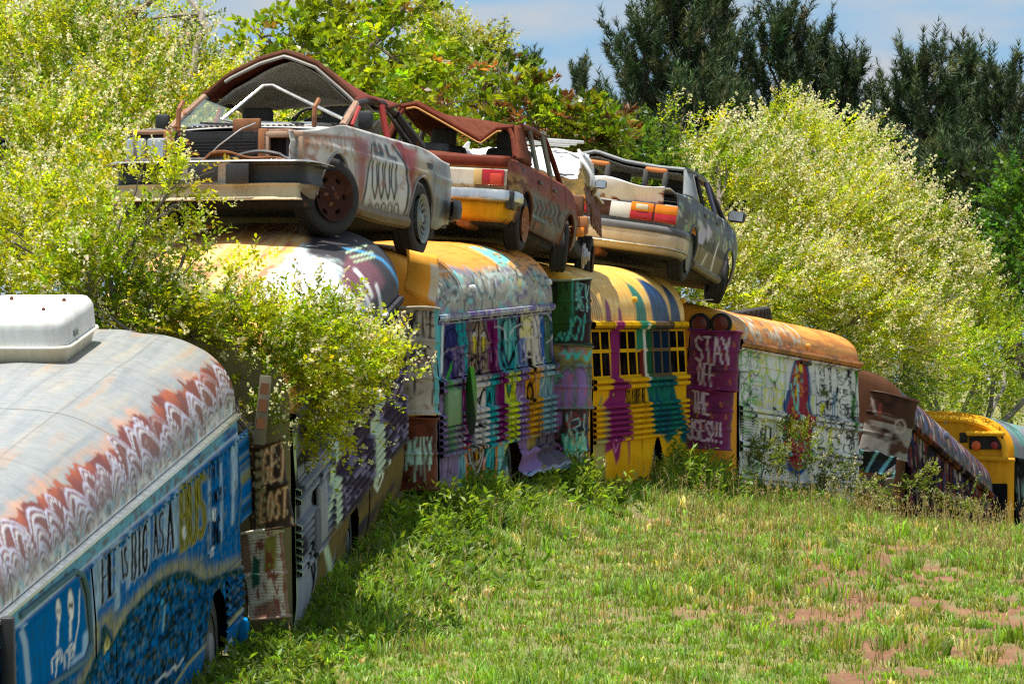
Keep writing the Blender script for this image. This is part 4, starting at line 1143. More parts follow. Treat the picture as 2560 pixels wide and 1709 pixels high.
    # two dead warning lamps in the near end cap
    for px in (1742, 1797):
        l = b.M.inverted() @ P(px, 808, 97.75)
        for (r, mat, nm, dx, col) in ((.135, M['dark'], 'lamp_hood', 0, (.02, .018, .016)), (.095, M['redlens'], 'warning_lamp', -.03, None)):
            MB().lathe([(r, .0), (r * .98, -.05 + dx), (r * .8, -.06 + dx), (.002, -.07 + dx)], 20, 'x', (-.12, l.y, l.z), rgb(110, 40, 20) if nm == 'warning_lamp' else col).build(nm, M['plain'] if nm == 'warning_lamp' else mat, b.root)
    return b

# ---------------------------------------------------------------- 6 dark bus
def dark_bus():
    b = Bus('school_bus', 'dark bus speckled with red and purple brush marks, sloping down into the weeds', P(2272, 1048, 108.5), P(2486, 1236, 117.5), crown=.72)
    b.root['group'] = GROUP
    cv = b.cv; cv.fill(rgb(40, 36, 42)); side = cv.Vv < 0
    cols = [rgb(112, 50, 46), rgb(72, 64, 104), rgb(120, 104, 64), rgb(46, 54, 100), rgb(104, 84, 84), rgb(96, 40, 40), rgb(150, 140, 130), rgb(44, 36, 60), rgb(116, 60, 50), rgb(30, 26, 34), rgb(24, 22, 28)]
    r = random.Random(3)
    for k in range(1100):
        u = r.uniform(0, cv.wpx); t = r.uniform(-1.3 * cv.hpx, 2.0 * cv.hpx); h = r.uniform(14, 44)
        cv.stroke([(u, t), (u + r.uniform(-2, 2), t + h)], r.uniform(1.8, 3.8), cols[r.randrange(len(cols))] * (1.9 if t < 0 else 1.0), .8, r.uniform(.6, .95), raw=True)  # roof strokes brightened: sunlight put into their colour
    cv.blend(((cv.Vv > -.1) & (cv.Vv < 0.0)) * .7, rgb(36, 26, 22)); cv.blotch(rgb(120, 70, 40), .6, 12, 8, 5, .55, .65, ((cv.Vv > -.12) & (cv.Vv < 0.02)) * 1.0)
    cv.blotch(rgb(20, 18, 22), .6, 30, 50, 15, .55, .7, side * 1.0)
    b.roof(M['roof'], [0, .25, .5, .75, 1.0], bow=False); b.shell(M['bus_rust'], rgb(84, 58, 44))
    b.side(M['bus'], SKIRT, -.02, [0, .3, .6, 1.0]); b.gutter(M['bus_rust'], .09, .06, 10)
    for v in (-.67, -.74, -1.2): b.rail(M['bus'], v, .065, .045)
    b.lamp(.45, .25, rgb(90, 96, 120), size=(.14, .1, .1))
    return b

# ---------------------------------------------------------------- 7 last bus
def last_bus():
    b = Bus('school_bus', 'bus with yellow rounded end and black side at the right edge of the row', P(2542, 1142, 119.0), P(2800, 1200, 128.0))
    b.root['group'] = GROUP
    cv = b.cv; cv.fill(rgb(30, 32, 34)); side = cv.Vv < 0
    cv.blotch(rgb(120, 160, 168), .5, 8, 40, 5, .55, .7); cv.streaks(rgb(200, 206, 206), .5, 2, 60, 3, .62, .75)
    cv.D[~side] = rgb(126, 124, 132); cv.blotch(rgb(90, 150, 140), .8, 20, 20, 9, .5, .6, (~side) * 1.0)
    b.roof(M['roof'], [0, .3, .6, 1.0], bow=False); b.shell(M['bus_rust'], rgb(214, 152, 40)); b.side(M['bus'], SKIRT, 0, [0, .5, 1.0])
    b.gutter(M['bus'], .08, .05, 1)
    # recessed lamp panel, hood and red lamps on the yellow end
    def L_(px, py, d=118.86): return b.M.inverted() @ P(px, py, d)
    c = L_(2462, 1105)
    MB().box((-.145, c.y, c.z), (.05, .52, .20), rgb(26, 14, 12), bev=.02).build('lamp_recess', M['dark'], b.root)
    h = MB(); h.box((-.20, c.y, c.z + .13), (.16, .58, .07), rgb(230, 172, 44), bev=.03); h.build('lamp_hood', M['roof'], b.root)
    for (px, col, r) in ((2437, rgb(214, 90, 30), .075), (2485, rgb(140, 30, 34), .06)):
        q = L_(px, 1112); MB().lathe([(r, -.13), (r * .9, -.20), (.002, -.215)], 18, 'x', (0, q.y, q.z), col).build('warning_lamp', M['plain'], b.root)
    q = L_(2402, 1092); MB().box((-.13, q.y, q.z), (.04, .12, .15), rgb(50, 40, 36), bev=.01).build('vent_cover', M['dark'], b.root)
    q = L_(2354, 1050); MB().box((-.12, q.y, q.z), (.04, .05, .07), rgb(120, 110, 100), bev=.01).build('marker_lamp', M['steel'], b.root)
    ring = [(-.16, y, GUT - .05 + .04 * math.sin(y * 1.3)) for y in np.linspace(.0, BW, 16)]
    MB().tube(ring, .035, 6, rgb(206, 150, 40)).build('windshield_ledge', M['roof'], b.root)
    arc = [(-.13, .035 + BW / 2 + (y - BW / 2) * .90, GUT - .02 + z_ * .86) for y, z_ in zip(_ry[::8], _rz[::8])]
    MB().tube(arc, .05, 8, rgb(232, 172, 44)).build('brow', M['roof'], b.root)
    for (y0, w, z0, h) in ((.25, .28, -.75, .7), (.9, .5, -.7, .55), (1.7, .5, -.7, .55)):
        MB().box((-.14, y0, GUT + z0), (.03, w, h), rgb(24, 24, 26), bev=.03).build('end_window', M['glass_dark'], b.root)
    return b

BUS = {'blue': blue_bus(), 'grey': grey_bus(), 'multi': multi_bus(), 'yellow': yellow_bus(), 'white': white_bus(), 'dark': dark_bus(), 'last': last_bus()}
# ------------------------------------------------------------------ steel drums stacked in the gaps, roof box, posts
def drum(label, px, top, bot, d, dia, paint, roll=0.0, hoops=(.34, .66), flat=.8, mat='drum', group='painted steel drums stuffed between the buses', base=(.2, .2, .2), seed=1):
    """a steel drum standing in a gap: px = axis, top/bot = photograph rows of its rims"""
    H = (bot - top) / FPX * d; R = dia / 2
    c = P(px, bot, d)
    Mx = Matrix.Translation(c) @ Matrix.Rotation(math.radians(roll), 4, 'Y')
    root = thing('steel_drum', label, 'drum', Mx, group)
    def rad(v):
        t = v / H
        r = np.full_like(t, R)
        for h in hoops:
            r = r + .016 * np.exp(-((t - h) * H / .014) ** 2)
        r = r + .014 * np.exp(-((t - .985) * H / .012) ** 2) + .014 * np.exp(-((t - .015) * H / .012) ** 2)
        return r
    def pos(s, v):
        s = np.asarray(s, float); v = np.asarray(v, float)
        a = np.where(s <= 1, np.arccos(np.clip(1 - 2 * s, -1, 1)), 2 * math.pi - np.arccos(np.clip(1 - 2 * (2 - s), -1, 1)))
        r = rad(v) + .022 * (fbm(s * 5, v * 4, seed) - .5) * 2
        return np.stack([-np.cos(a) * r, -np.sin(a) * r * flat, v + .012 * np.sin(a * 2 + seed) * (v / H)], -1)
    cv = Canvas(pos, 0, H, 120, 220, dia / d * FPX, FPX / d, Mx)
    cv.fill(base); paint(cv)
    _a = np.linspace(0, 2 * math.pi, 81); s = np.where(_a <= math.pi, (1 - np.cos(_a)) / 2, 2 - (1 - np.cos(_a)) / 2); v = np.linspace(0, H, 90)
    S, V = np.meshgrid(s, v, indexing='ij')
    G = pos(S.ravel(), V.ravel()).reshape(81, 90, 3)
    Sf = np.where(S > 1, 2 - S, S)
    MB().grid(G, cv.sample(Sf, V)).build('drum_body', M[mat], root)
    k = cv.sample(np.full(1, .5), np.full(1, H))[0]
    for nm, zc, sg in (('lid', H - .02, 1), ('bottom', .02, -1)):
        m = MB(); n = 40
        ang = np.linspace(0, 2 * math.pi, n, endpoint=False)
        ring = np.stack([-np.cos(ang) * R, -np.sin(ang) * R * flat, np.full(n, zc)], -1)
        m.add(np.concatenate([ring, [[0, 0, zc - .004 * sg]]]), [(i, (i + 1) % n, n) for i in range(n)], k * .8)
        m.build(nm, M[mat], root)
    for h, nm in ((0.0, 'rim'), (1.0, 'rim')):
        ang = np.linspace(0, 2 * math.pi, 41); z_ = .008 + h * (H - .016)
        MB().tube([(-math.cos(a) * (R + .012), -math.sin(a) * (R + .012) * flat, z_ + .012 * math.sin(a * 2 + seed) * h) for a in ang], .012, 6, cv.sample(np.full(1, .5), np.full(1, z_))[0] * 1.1).build(nm, M[mat], root)
    return root

def p_green(cv):
    cv.blotch(rgb(40, 84, 34), 1, 26, 50, 3, .3, .55); cv.blotch(rgb(24, 30, 26), .9, 14, 60, 5, .5, .65)
    cv.poly([(1432, 690), (1480, 690), (1480, 870), (1425, 870), (1440, 800)], rgb(44, 30, 36), 4)
    for q in (((1432, 700), (1430, 790), (1420, 850)), ((1444, 705), (1448, 760), (1440, 775)), ((1456, 715), (1445, 740), (1460, 770)), ((1464, 720), (1470, 770)), ((1440, 790), (1425, 830), (1440, 850), (1452, 800), (1440, 790)), ((1462, 785), (1455, 850)), ((1390, 850), (1400, 830), (1404, 852), (1412, 832), (1418, 852))):
        cv.stroke(list(q), 3, rgb(70, 176, 160), 1.2); 
    cv.text('KEY', (1438, 705), (1474, 715), (1438, 770), 1.6, rgb(150, 206, 196))
    cv.blend((cv.Vv > .71) * 1.0, rgb(150, 170, 150))
def p_purple(cv):
    cv.blotch(rgb(140, 140, 70), .9, 18, 30, 3, .4, .6); cv.blotch(rgb(40, 60, 60), .7, 12, 20, 4, .55, .65)
    cv.stroke([(1400, 885), (1412, 878), (1420, 895), (1432, 872), (1440, 895), (1456, 876), (1466, 900), (1478, 880)], 7, rgb(70, 186, 176), 2)
    for (x, y, rx, ry) in ((1452, 965, 21, 52), (1418, 970, 20, 50), (1393, 990, 13, 36)):
        cv.ell(x, y, rx * 1.25, ry * 1.18, rgb(26, 26, 32)); cv.ell(x, y, rx * 1.12, ry * 1.08, rgb(150, 180, 170)); cv.ell(x, y, rx * 1.02, ry, rgb(30, 36, 40)); cv.ell(x, y + 2, rx * .92, ry * .93, rgb(138, 112, 170))
    cv.blotch(rgb(176, 100, 130), .6, 10, 24, 9, .58, .68); cv.stroke([(1385, 960), (1395, 935), (1405, 940)], 5, rgb(60, 170, 150), 2)
def p_teal(cv):
    cv.blotch(rgb(70, 64, 74), .8, 14, 30, 3, .45, .6)
    for k in range(26):
        x = 1408 + k * 2.2; cv.stroke([(x + 4 * math.sin(k), 1085 + 8 * math.sin(k * 2.1)), (x + 2, 1120), (x + 5 * math.sin(k * 1.7), 1165)], 2.6, [rgb(70, 190, 160), rgb(140, 210, 190), rgb(40, 140, 120), rgb(190, 200, 150)][k % 4], 1)
    for q in (((1432, 1050), (1448, 1044), (1450, 1062), (1434, 1070), (1446, 1082)), ((1415, 1030), (1424, 1075)), ((1428, 1028), (1422, 1080)), ((1462, 1035), (1458, 1100))):
        cv.stroke(list(q), 3, rgb(150, 190, 190), 1.2)
    cv.ell(1392, 1045, 14, 26, rgb(130, 100, 160)); cv.ell(1394, 1130, 18, 34, rgb(22, 20, 24)); cv.stroke([(1386, 1120), (1394, 1108), (1402, 1120), (1390, 1150), (1402, 1160)], 3.5, rgb(150, 110, 160), 1.2)
    cv.blend((cv.Vv < .03) * 1.0, rgb(150, 170, 96)); cv.blotch(rgb(150, 60, 40), .6, 8, 8, 15, .6, .68)
def p_stay(cv):
    cv.blotch(rgb(80, 22, 62), .8, 20, 26, 3); cv.blotch(rgb(90, 70, 70), .5, 26, 20, 6, .6, .75)
    W_ = rgb(196, 180, 190)
    cv.text('STAY', (1733, 838), (1826, 846), (1738, 902), 5, W_); cv.text('OFF', (1742, 905), (1786, 912), (1744, 960), 4, W_, gap=.35)
    for k in range(12): cv.stroke([(1725 + 10 * k, 840 + (k * 37) % 130), (1726 + 10 * k, 850 + (k * 37) % 130)], 3.5, rgb(170, 100, 60), 1.5, .8)
def p_buses(cv):
    cv.blotch(rgb(80, 22, 62), .8, 20, 26, 8); cv.blotch(rgb(96, 76, 76), .5, 20, 30, 9, .55, .7)
    W_ = rgb(200, 184, 196)
    cv.text('THE', (1730, 975), (1772, 985), (1732, 1028), 5, W_); cv.text('USES', (1716, 1046), (1778, 1054), (1718, 1096), 5, W_)
    cv.text('!!!', (1776, 1052), (1806, 1058), (1776, 1102), 4, W_); 
    for k in range(8): cv.stroke([(1730 + 12 * k, 1000 + (k * 31) % 90), (1731 + 12 * k, 1010 + (k * 31) % 90)], 3.5, rgb(186, 120, 50), 1.5, .8)
def p_taupe(cv):
    cv.blotch(rgb(150, 138, 124), .6, 30, 30, 3); K = rgb(30, 28, 28)
    cv.text('LOVE', (1004, 782), (1050, 776), (1004, 842), 2.6, K); cv.text('THE', (1052, 776), (1088, 782), (1050, 842), 2.8, K)
    cv.text('ARTS', (1000, 866), (1078, 864), (1000, 930), 3, K); cv.stroke([(1050, 866), (1075, 900), (1085, 960), (1080, 1010)], 3, K); cv.stroke([(1010, 940), (1030, 880), (1040, 1000)], 2.6, K)
    cv.blend((cv.S > .93) * .9, rgb(70, 170, 176)); cv.blotch(rgb(120, 80, 50), .6, 16, 10, 8, .62, .7)
def p_away(cv):
    cv.blotch(rgb(84, 40, 24), .8, 30, 6, 3, .4, .6); cv.blotch(rgb(60, 30, 22), .6, 12, 30, 4)
    m = rgb(168, 206, 190)
    cv.text('GO', (1012, 1098), (1028, 1096), (1012, 1165), 2.6, m); cv.text('AWAY', (1028, 1092), (1080, 1092), (1030, 1160), 2.6, m)
    for k, x in enumerate((1014, 1022, 1034, 1042, 1052, 1062, 1072)): cv.stroke([(x, 1120), (x + 2, 1175 + 14 * (k % 3))], 2.4, m, 1, .85)
def p_get(cv):
    cv.blotch(rgb(36, 24, 16), .9, 20, 60, 3, .4, .6); o = rgb(170, 124, 78)
    for k in range(7): cv.stroke([(640 + 4.2 * k, 1130), (638 + 4.0 * k, 1220), (640 + 3.6 * k, 1330)], 1.8, rgb(140, 130, 90), .8)
    for t, q in (('GET', ((655, 1126), (722, 1108), (652, 1212))), ('LOST', ((650, 1236), (722, 1216), (648, 1306)))):
        cv.text(t, *q, 9, rgb(120, 84, 52), .8, 2, gap=.4); cv.text(t, *q, 5, o, 1, 1.5, gap=.4); cv.text(t, *q, 1.6, rgb(206, 190, 150), .8, gap=.4)
    cv.blotch(rgb(180, 160, 120), .7, 8, 20, 9, .64, .7)
def p_rustwhite(cv):
    for k in range(26):
        cv.blend((np.abs(cv.T + 6 + k * 8.2 + 2 * np.sin(cv.U / 20)) < .9) * .75, rgb(120, 80, 60))
    cv.poly([(660, 1345), (692, 1335), (690, 1420), (660, 1432)], rgb(112, 112, 40), 3); cv.blotch(rgb(112, 50, 30), .9, 10, 26, 5, .6, .7)
    cv.poly([(636, 1515), (700, 1490), (700, 1560), (630, 1570)], rgb(112, 56, 40), 5, .8); cv.poly([(632, 1385), (650, 1400), (650, 1460), (630, 1470)], rgb(30, 76, 62), 3)
    cv.blend((cv.S > .93) * .8, rgb(120, 70, 40)); cv.blend((cv.S < .18) * (cv.Vv > .4) * .8, rgb(110, 64, 40))
def p_brown(cv):
    cv.blotch(rgb(58, 38, 32), .9, 30, 30, 3); m = (cv.Vv < .45) * 1.0
    cv.blotch(rgb(150, 146, 142), .95, 40, 26, 5, .3, .5, m); cv.stroke([(2150, 1020), (2175, 985), (2190, 1035), (2240, 1050), (2262, 1075)], 6, rgb(150, 138, 132), 3, .7); cv.ell(2250, 1065, 14, 16, rgb(190, 176, 170), ring=.2, a=.7)
    cv.stroke([(2200, 1010), (2200, 1045)], 5, rgb(150, 70, 60), 2, .7)

DG = 'painted steel drums stuffed between the buses'
drum('green and black drum with teal lettering, topmost beside the yellow bus', 1411, 697, 862, 86.95, .57, p_green, seed=2, base=rgb(40, 70, 36))
drum('drum with purple bubble shapes, middle of the stack beside the yellow bus', 1412, 862, 1021, 86.95, .60, p_purple, seed=5, base=rgb(110, 110, 80))
drum('black and teal drum, lowest of the stack beside the yellow bus', 1407, 1021, 1178, 86.95, .58, p_teal, seed=9, base=rgb(34, 32, 38))
drum('magenta drum lettered STAY OFF, upper of two beside the white bus', 1780, 826, 974, 97.3, .63, p_stay, roll=3.5, seed=3, base=rgb(112, 34, 84))
drum('magenta drum lettered USES, lower of two beside the white bus', 1765, 974, 1122, 97.3, .60, p_buses, roll=3.5, seed=7, base=rgb(112, 34, 84))
drum('tall taupe drum with thin black lettering left of the striped bus', 1026, 768, 1036, 76.95, .54, p_taupe, hoops=(.02, .34, .68), seed=4, base=rgb(176, 166, 152))
drum('reddish brown drum lettered GO AWAY under the taupe one', 1027, 1042, 1224, 76.95, .52, p_away, hoops=(.5,), seed=6, base=rgb(104, 50, 30))
drum('dark brown drum with orange letters beside the blue bus', 684, 1106, 1322, 66.7, .36, p_get, roll=-9, hoops=(.5,), seed=8, base=rgb(58, 42, 28))
drum('rust-streaked white drum under the brown one beside the blue bus', 672, 1324, 1545, 66.7, .34, p_rustwhite, roll=-5, hoops=(.5,), seed=11, base=rgb(190, 184, 166))
drum('brown and grey drum between the white and the dark bus', 2206, 985, 1140, 107.85, .66, p_brown, roll=12, flat=.3, seed=12, base=rgb(78, 54, 44))

# crumpled sheets under that drum
def sheet(name, label, quad, d, colf, n=20, amp=.05, mat='drum', cat='sheet metal', seed=1, solid=.008):
    tl, tr, br, bl = [np.array(P(x, y, d)) for x, y in quad]
    c = (tl + tr + br + bl) / 4
    g = np.zeros((n, n, 3)); cc = np.zeros((n, n, 3))
    for i, a in enumerate(np.linspace(0, 1, n)):
        for j, t in enumerate(np.linspace(0, 1, n)):
            p = (tl * (1 - a) + tr * a) * (1 - t) + (bl * (1 - a) + br * a) * t - c
            p[1] += amp * (math.sin(a * 7 + seed) * .5 + math.sin(t * 5 + 2 * seed + a * 3)) + .12 * (a - .5) ** 2
            p[2] += .015 * math.sin(a * 11 + seed)
            g[i, j] = p; cc[i, j] = colf(a, t)
    o = MB().grid(g, cc).build(name, M[mat], None, solid=solid)
    o.location = tuple(c)
    return tag(o, label, cat)
sheet('crumpled_fender', 'crumpled dark fender with pale blue spray loops below the brown drum', ((2138, 1118), (2243, 1142), (2236, 1196), (2142, 1172)), 107.6,
      lambda a, t: rgb(120, 190, 206) if abs(math.sin(a * 9 + t * 2.5)) > .93 else rgb(38, 44, 50), 34, .06, seed=2)
sheet('dented_tank', 'dented grey sheet lying in the weeds below the dark fender', ((2146, 1190), (2236, 1196), (2228, 1236), (2150, 1232)), 107.6, lambda a, t: rgb(120, 116, 112) if math.sin(a * 8) > -.3 else rgb(84, 76, 70), 20, .05, seed=4)

# posts
o = MB().box((0, 0, 0), (.075, .06, 1.0), rgb(96, 44, 26), bev=.01).build('steel_post', M['bus_rust'])
o.location = P(995, 1205, 76.5); tag(o, 'reddish brown steel post at the far end of the grey bus', 'post')
o = MB().box((0, 0, 0), (.10, .03, .58), rgb(112, 104, 84), bev=.008).build('wooden_plank', M['plain'])
o.location = P(656, 1025, 66.55); o.rotation_euler = (0, math.radians(6), 0); tag(o, 'weathered upright plank with orange paint above the brown drum', 'plank')
for k, (dz, h) in enumerate(((.18, .09), (.04, .10), (-.11, .09))):
    MB().box((.0, -.022, dz), (.07, .006, h), rgb(140, 84, 44)).build('painted_letter', M['plain'], o)

# white two-part roof box on the blue bus
def roof_box():
    b = BUS['blue']
    bx, Wd, D_, H = 9.85, .86, 1.45, .44
    T = b.M @ Matrix.Translation((bx + D_ / 2, BW / 2 + .27, GUT + .625))
    r = thing('roof_box', 'white two-part plastic box standing on the roof of the blue bus', 'box', T)
    def shellbox(z0, z1, k0, k1, col, name, cap):
        rings = []
        for t in np.linspace(0, 1, 9):
            k = k0 + (k1 - k0) * t; z_ = z0 + (z1 - z0) * t
            if cap and t > .6: k -= .085 * ((t - .6) / .4) ** 2.2
            if not cap and t < .4: k -= .07 * ((.4 - t) / .4) ** 2
            ring = []
            rr = .12
            for (sx, sy, a0) in ((1, 1, 0), (-1, 1, 90), (-1, -1, 180), (1, -1, 270)):
                for a in np.linspace(0, 90, 6):
                    q = math.radians(a0 + a)
                    ring.append((sx * (D_ / 2 * k - rr) + rr * math.cos(q), sy * (Wd / 2 * k - rr) + rr * math.sin(q), z_))
            rings.append(ring)
        G = np.array(rings); m = MB(); n, k_ = G.shape[:2]
        G2 = np.concatenate([G, G[:, :1]], 1)
        m.grid(G2, col)
        m.add(G[-1] if cap else G[0], [tuple(range(k_)) if cap else tuple(range(k_))[::-1]], col)
        return m.build(name, M['box_plastic'], r)
    shellbox(0, .17, .90, 1.0, rgb(214, 204, 178), 'base', False)
    shellbox(.185, H, 1.0, .97, rgb(236, 236, 234), 'lid', True)
    mm = MB(); 
    ring = []
    for (sx, sy, a0) in ((1, 1, 0), (-1, 1, 90), (-1, -1, 180), (1, -1, 270)):
        for a in (0, 30, 60, 90):
            q = math.radians(a0 + a); ring.append((sx * (D_ / 2 - .11) + .125 * math.cos(q), sy * (Wd / 2 - .11) + .125 * math.sin(q), .178))
    mm.tube(ring + [ring[0]], .014, 6, rgb(226, 222, 212)).build('seam_trim', M['plain'], r)
    MB().box((-D_ / 2 + .42, -Wd / 2 - .002, .25), (.16, .012, .05), rgb(120, 124, 124)).build('latch', M['plain'], r)
    for k in range(4):
        MB().box((-D_ / 2 + .3 + .26 * k, 0, H - .003), (.10, Wd * .66, .018), rgb(228, 228, 226), bev=.006).build('lid_rib', M['plain'], r)
    for (x, y) in ((-.45, -.2), (.2, -.25), (.3, .2), (-.3, .25)):
        MB().lathe([(.018, 0), (.014, .025), (.002, .03)], 8, 'z', (x, y, H + .0), rgb(110, 60, 40)).build('lid_bolt', M['plain'], r)
roof_box()

def tyre_mesh(m, R, W, c=(0, 0, 0), axis='y'):
    p = [(R * .62, -W * .42), (R * .72, -W * .5), (R * .88, -W * .52), (R * .96, -W * .46), (R, -W * .36), (R * .985, -W * .12), (R, -W * .10), (R, W * .10), (R * .985, W * .12), (R, W * .36), (R * .96, W * .46), (R * .88, W * .52), (R * .72, W * .5), (R * .62, W * .42), (R * .62, -W * .42)]
    return m.lathe(p, 40, axis, c)
def loose_tyre():
    T = Matrix.Translation(P(1857, 800, 102.4)) @ Matrix.Rotation(math.radians(-8), 4, 'Y')
    r = thing('tyre', 'worn black tyre lying on the roof of the white bus', 'tyre', T)
    tyre_mesh(MB(), .36, .26, axis='z').build('tyre_body', M['rubber'], r)
    m = MB()
    for k in range(30):
        a = 2 * math.pi * k / 30; m.box((.36 * math.cos(a), .36 * math.sin(a), 0), (.02, .03, .2), (.02, .02, .02), R=Matrix.Rotation(a, 3, 'Z'))
    tag(m.build('tread', M['rubber'], r), kind='stuff')
loose_tyre()
# ------------------------------------------------------------------ wrecked cars on the roofs (x forward, y left, z up)
class Car:
    def __init__(self, name, label, yaw, pitch, roll, scale, ref, px, py, d, vis):
        R = Matrix.Rotation(math.radians(yaw), 4, 'Z') @ Matrix.Rotation(math.radians(-pitch), 4, 'Y') @ Matrix.Rotation(math.radians(roll), 4, 'X') @ Matrix.Scale(scale, 4)
        self.M = Matrix.Translation(P(px, py, d) - (R @ Vector(ref))) @ R
        self.root = thing(name, label, 'car', self.M); self.vis = vis; self.scale = scale; self.d = d
    def px(self, p):
        w = self.M @ Vector(p); return (CX + w.x / w.y * FPX, CY - (w.z - CAMZ) / w.y * FPX)
    def canvas(self, xa, xb, hw, zmax=1.5):
        """drawing surface of the visible side, s runs from xa to xb"""
        self.xa, self.xb, self.hw = xa, xb, hw
        def pos(s, v):
            x = xa + (xb - xa) * np.asarray(s); return np.stack([x, self.vis * hw(x, np.asarray(v)), np.asarray(v, float)], -1)
        a, b = self.px(pos(0., .6)), self.px(pos(1., .6))
        self.cv = Canvas(pos, 0.1, zmax, 320, 200, abs(b[0] - a[0]), FPX / self.d * self.scale, self.M)
        return self.cv
    def col(self, x, z):
        return self.cv.sample((x - self.xa) / (self.xb - self.xa), z)
    def side(self, cuts, zb, zt, arches, mat, nx=60, nz=26, gap=.006):
        for sg in (1, -1):
            for (x0, x1, name) in cuts:
                lo, hi = min(x0, x1) + gap / 2, max(x0, x1) - gap / 2
                x = np.linspace(lo, hi, nx)
                b_ = zb(x)
                for (xc, r, zc) in arches:
                    q = r * r - (x - xc) ** 2
                    b_ = np.where(q > 0, np.maximum(b_, zc + np.sqrt(np.maximum(q, 0))), b_)
                t = np.linspace(0, 1, nz)
                Z = b_[:, None] + (zt(x) - b_)[:, None] * t[None]
                X = np.repeat(x[:, None], nz, 1)
                Y = self.hw(X, Z) + .008 * (fbm(X * 5, Z * 5, int(abs(x0) * 10) + 3) - .5)
                G = np.stack([X, sg * Y, Z], -1)
                MB().grid(G, self.col(X, Z)).build(name, mat, self.root, solid=.008)
    def arch_lip(self, xc, r, zc, col, mat, a0=0, a1=180):
        for sg in (1, -1):
            pts = []
            for a in np.linspace(math.radians(a0), math.radians(a1), 22):
                x, z = xc + r * math.cos(a), zc + r * math.sin(a)
                pts.append((x, sg * (float(self.hw(np.array(x), np.array(z))) + .004), z))
            MB().tube(pts, .014, 6, col).build('wheel_arch_lip', mat, self.root)
    def sheet(self, name, G, col, mat, solid=.01):
        return MB().grid(G, col).build(name, mat, self.root, solid=solid)
    def bars(self, name, pts, w, h, col, mat, up=(0, 0, 1)):
        m = MB(); m.tube(pts, [w / 2] * len(pts), 6, col)
        return m.build(name, mat, self.root)
    def box(self, name, c, s, col, mat, bev=.015, rot=None, parent=None):
        return MB().box(c, s, col, bev=bev, R=rot).build(name, mat, parent or self.root)
    def sweep(self, name, path, prof, col, mat):
        """section (out, z) carried along a path in plan"""
        P2 = np.array(path, float); T = np.gradient(P2, axis=0); T /= np.linalg.norm(T, axis=1, keepdims=True)
        N = np.stack([T[:, 1], -T[:, 0]], -1)
        G = np.zeros((len(P2), len(prof), 3)); C = np.zeros(G.shape)
        for j, (o, z) in enumerate(prof):
            G[:, j, :2] = P2 + N * o; G[:, j, 2] = z
            C[:, j] = col(np.linspace(0, 1, len(P2)), j) if callable(col) else col
        return MB().grid(G, C).build(name, mat, self.root, solid=.006)
    def wheel(self, x, y, R, W, rim, rimcol, dark=(.012, .01, .01), steer=0.0, tilt=0.0, z=None):
        z = R if z is None else z
        sg = 1 if y > 0 else -1
        w = tyre_mesh(MB(), R, W).build('wheel', M['rubber'], self.root)
        w.location = (x, y, z); w.rotation_euler = (math.radians(tilt), 0, math.radians(steer) + (math.pi if sg > 0 else 0))
        # rim as a polar sheet facing -y
        nr, na = 16, 72; rr = R * .66
        rad = np.linspace(.004, rr, nr); ang = np.linspace(0, 2 * math.pi, na)
        A_, Rr = np.meshgrid(ang, rad, indexing='ij'); f = Rr / rr
        dep = np.interp(f, [0, .16, .18, .3, .45, .78, .86, .93, 1.0], [-.055, -.055, -.045, -.03, -.012, -.02, -.035, -.055, -.06]) * (W / .18)
        C = np.ones(A_.shape + (3,)) * np.asarray(rimcol)
        if rim == 'slots':
            m_ = (np.cos(A_ * 6) > .55) & (f > .62) & (f < .80)
            C[m_] = dark; dep = np.where(m_, dep + .03, dep)
            m2 = (np.cos(A_ * 4 + .6) > .80) & (f > .28) & (f < .38); C[m2] = rgb(150, 110, 90)
        elif rim == 'spokes':
            m_ = (np.cos(A_ * 18) < .0) & (f > .30) & (f < .86); C[m_] = dark; dep = np.where(m_, dep + .02, dep)
        elif rim == 'cap':
            dep = np.interp(f, [0, .9, .96, 1], [-.055, -.05, -.03, -.06]) * (W / .18)
            m_ = (np.abs(np.cos(A_ * 12)) > .8) & (f > .82) & (f < .90); C[m_] = dark
        elif rim == 'holes':
            m_ = (np.cos(A_ * 8) > .25) & (f > .58) & (f < .76); C[m_] = dark; dep = np.where(m_, dep + .03, dep)
        C = C * (1 - .25 * fbm(A_ * 3, f * 4, 3))[..., None]
        G = np.stack([Rr * np.cos(A_), dep - W * .30, Rr * np.sin(A_)], -1)
        r_ = MB().grid(G, C).build('rim', M['car_rust'] if rim in ('slots', 'holes') else M['car'], w)
        MB().lathe([(rr * 1.0, -W * .46), (rr * .97, -W * .3), (rr * .9, W * .2), (.01, W * .2)], 32, 'y', (0, 0, 0), np.asarray(rimcol) * .5).build('rim_barrel', M['dark'], w)
        return w
    def seat(self, x, y, col, head=True, w=.5, h=.62, hz=.0, zs=.45):
        s = self.box('seat_cushion', (x + .25, y, zs), (.52, w, .16), col, M['fabric'], .05)
        b = MB().box((x - .06, y, zs + .12 + h / 2), (.16, w, h), col, bev=.06).build('seat_back', M['fabric'], self.root)
        if head: MB().box((x - .10, y, zs + .20 + h + hz), (.10, w * .55, .20), col, bev=.04).build('headrest', M['fabric'], b)
    def floor(self, x0, x1, w, z=.22):
        self.box('underbody', ((x0 + x1) / 2, 0, z + .05), (x1 - x0, w * 2, .14), (.02, .018, .015), M['dark'], .03)

def grid_xy(xs, ys, zf):
    X, Y = np.meshgrid(xs, ys, indexing='ij'); return np.stack([X, Y, zf(X, Y)], -1)

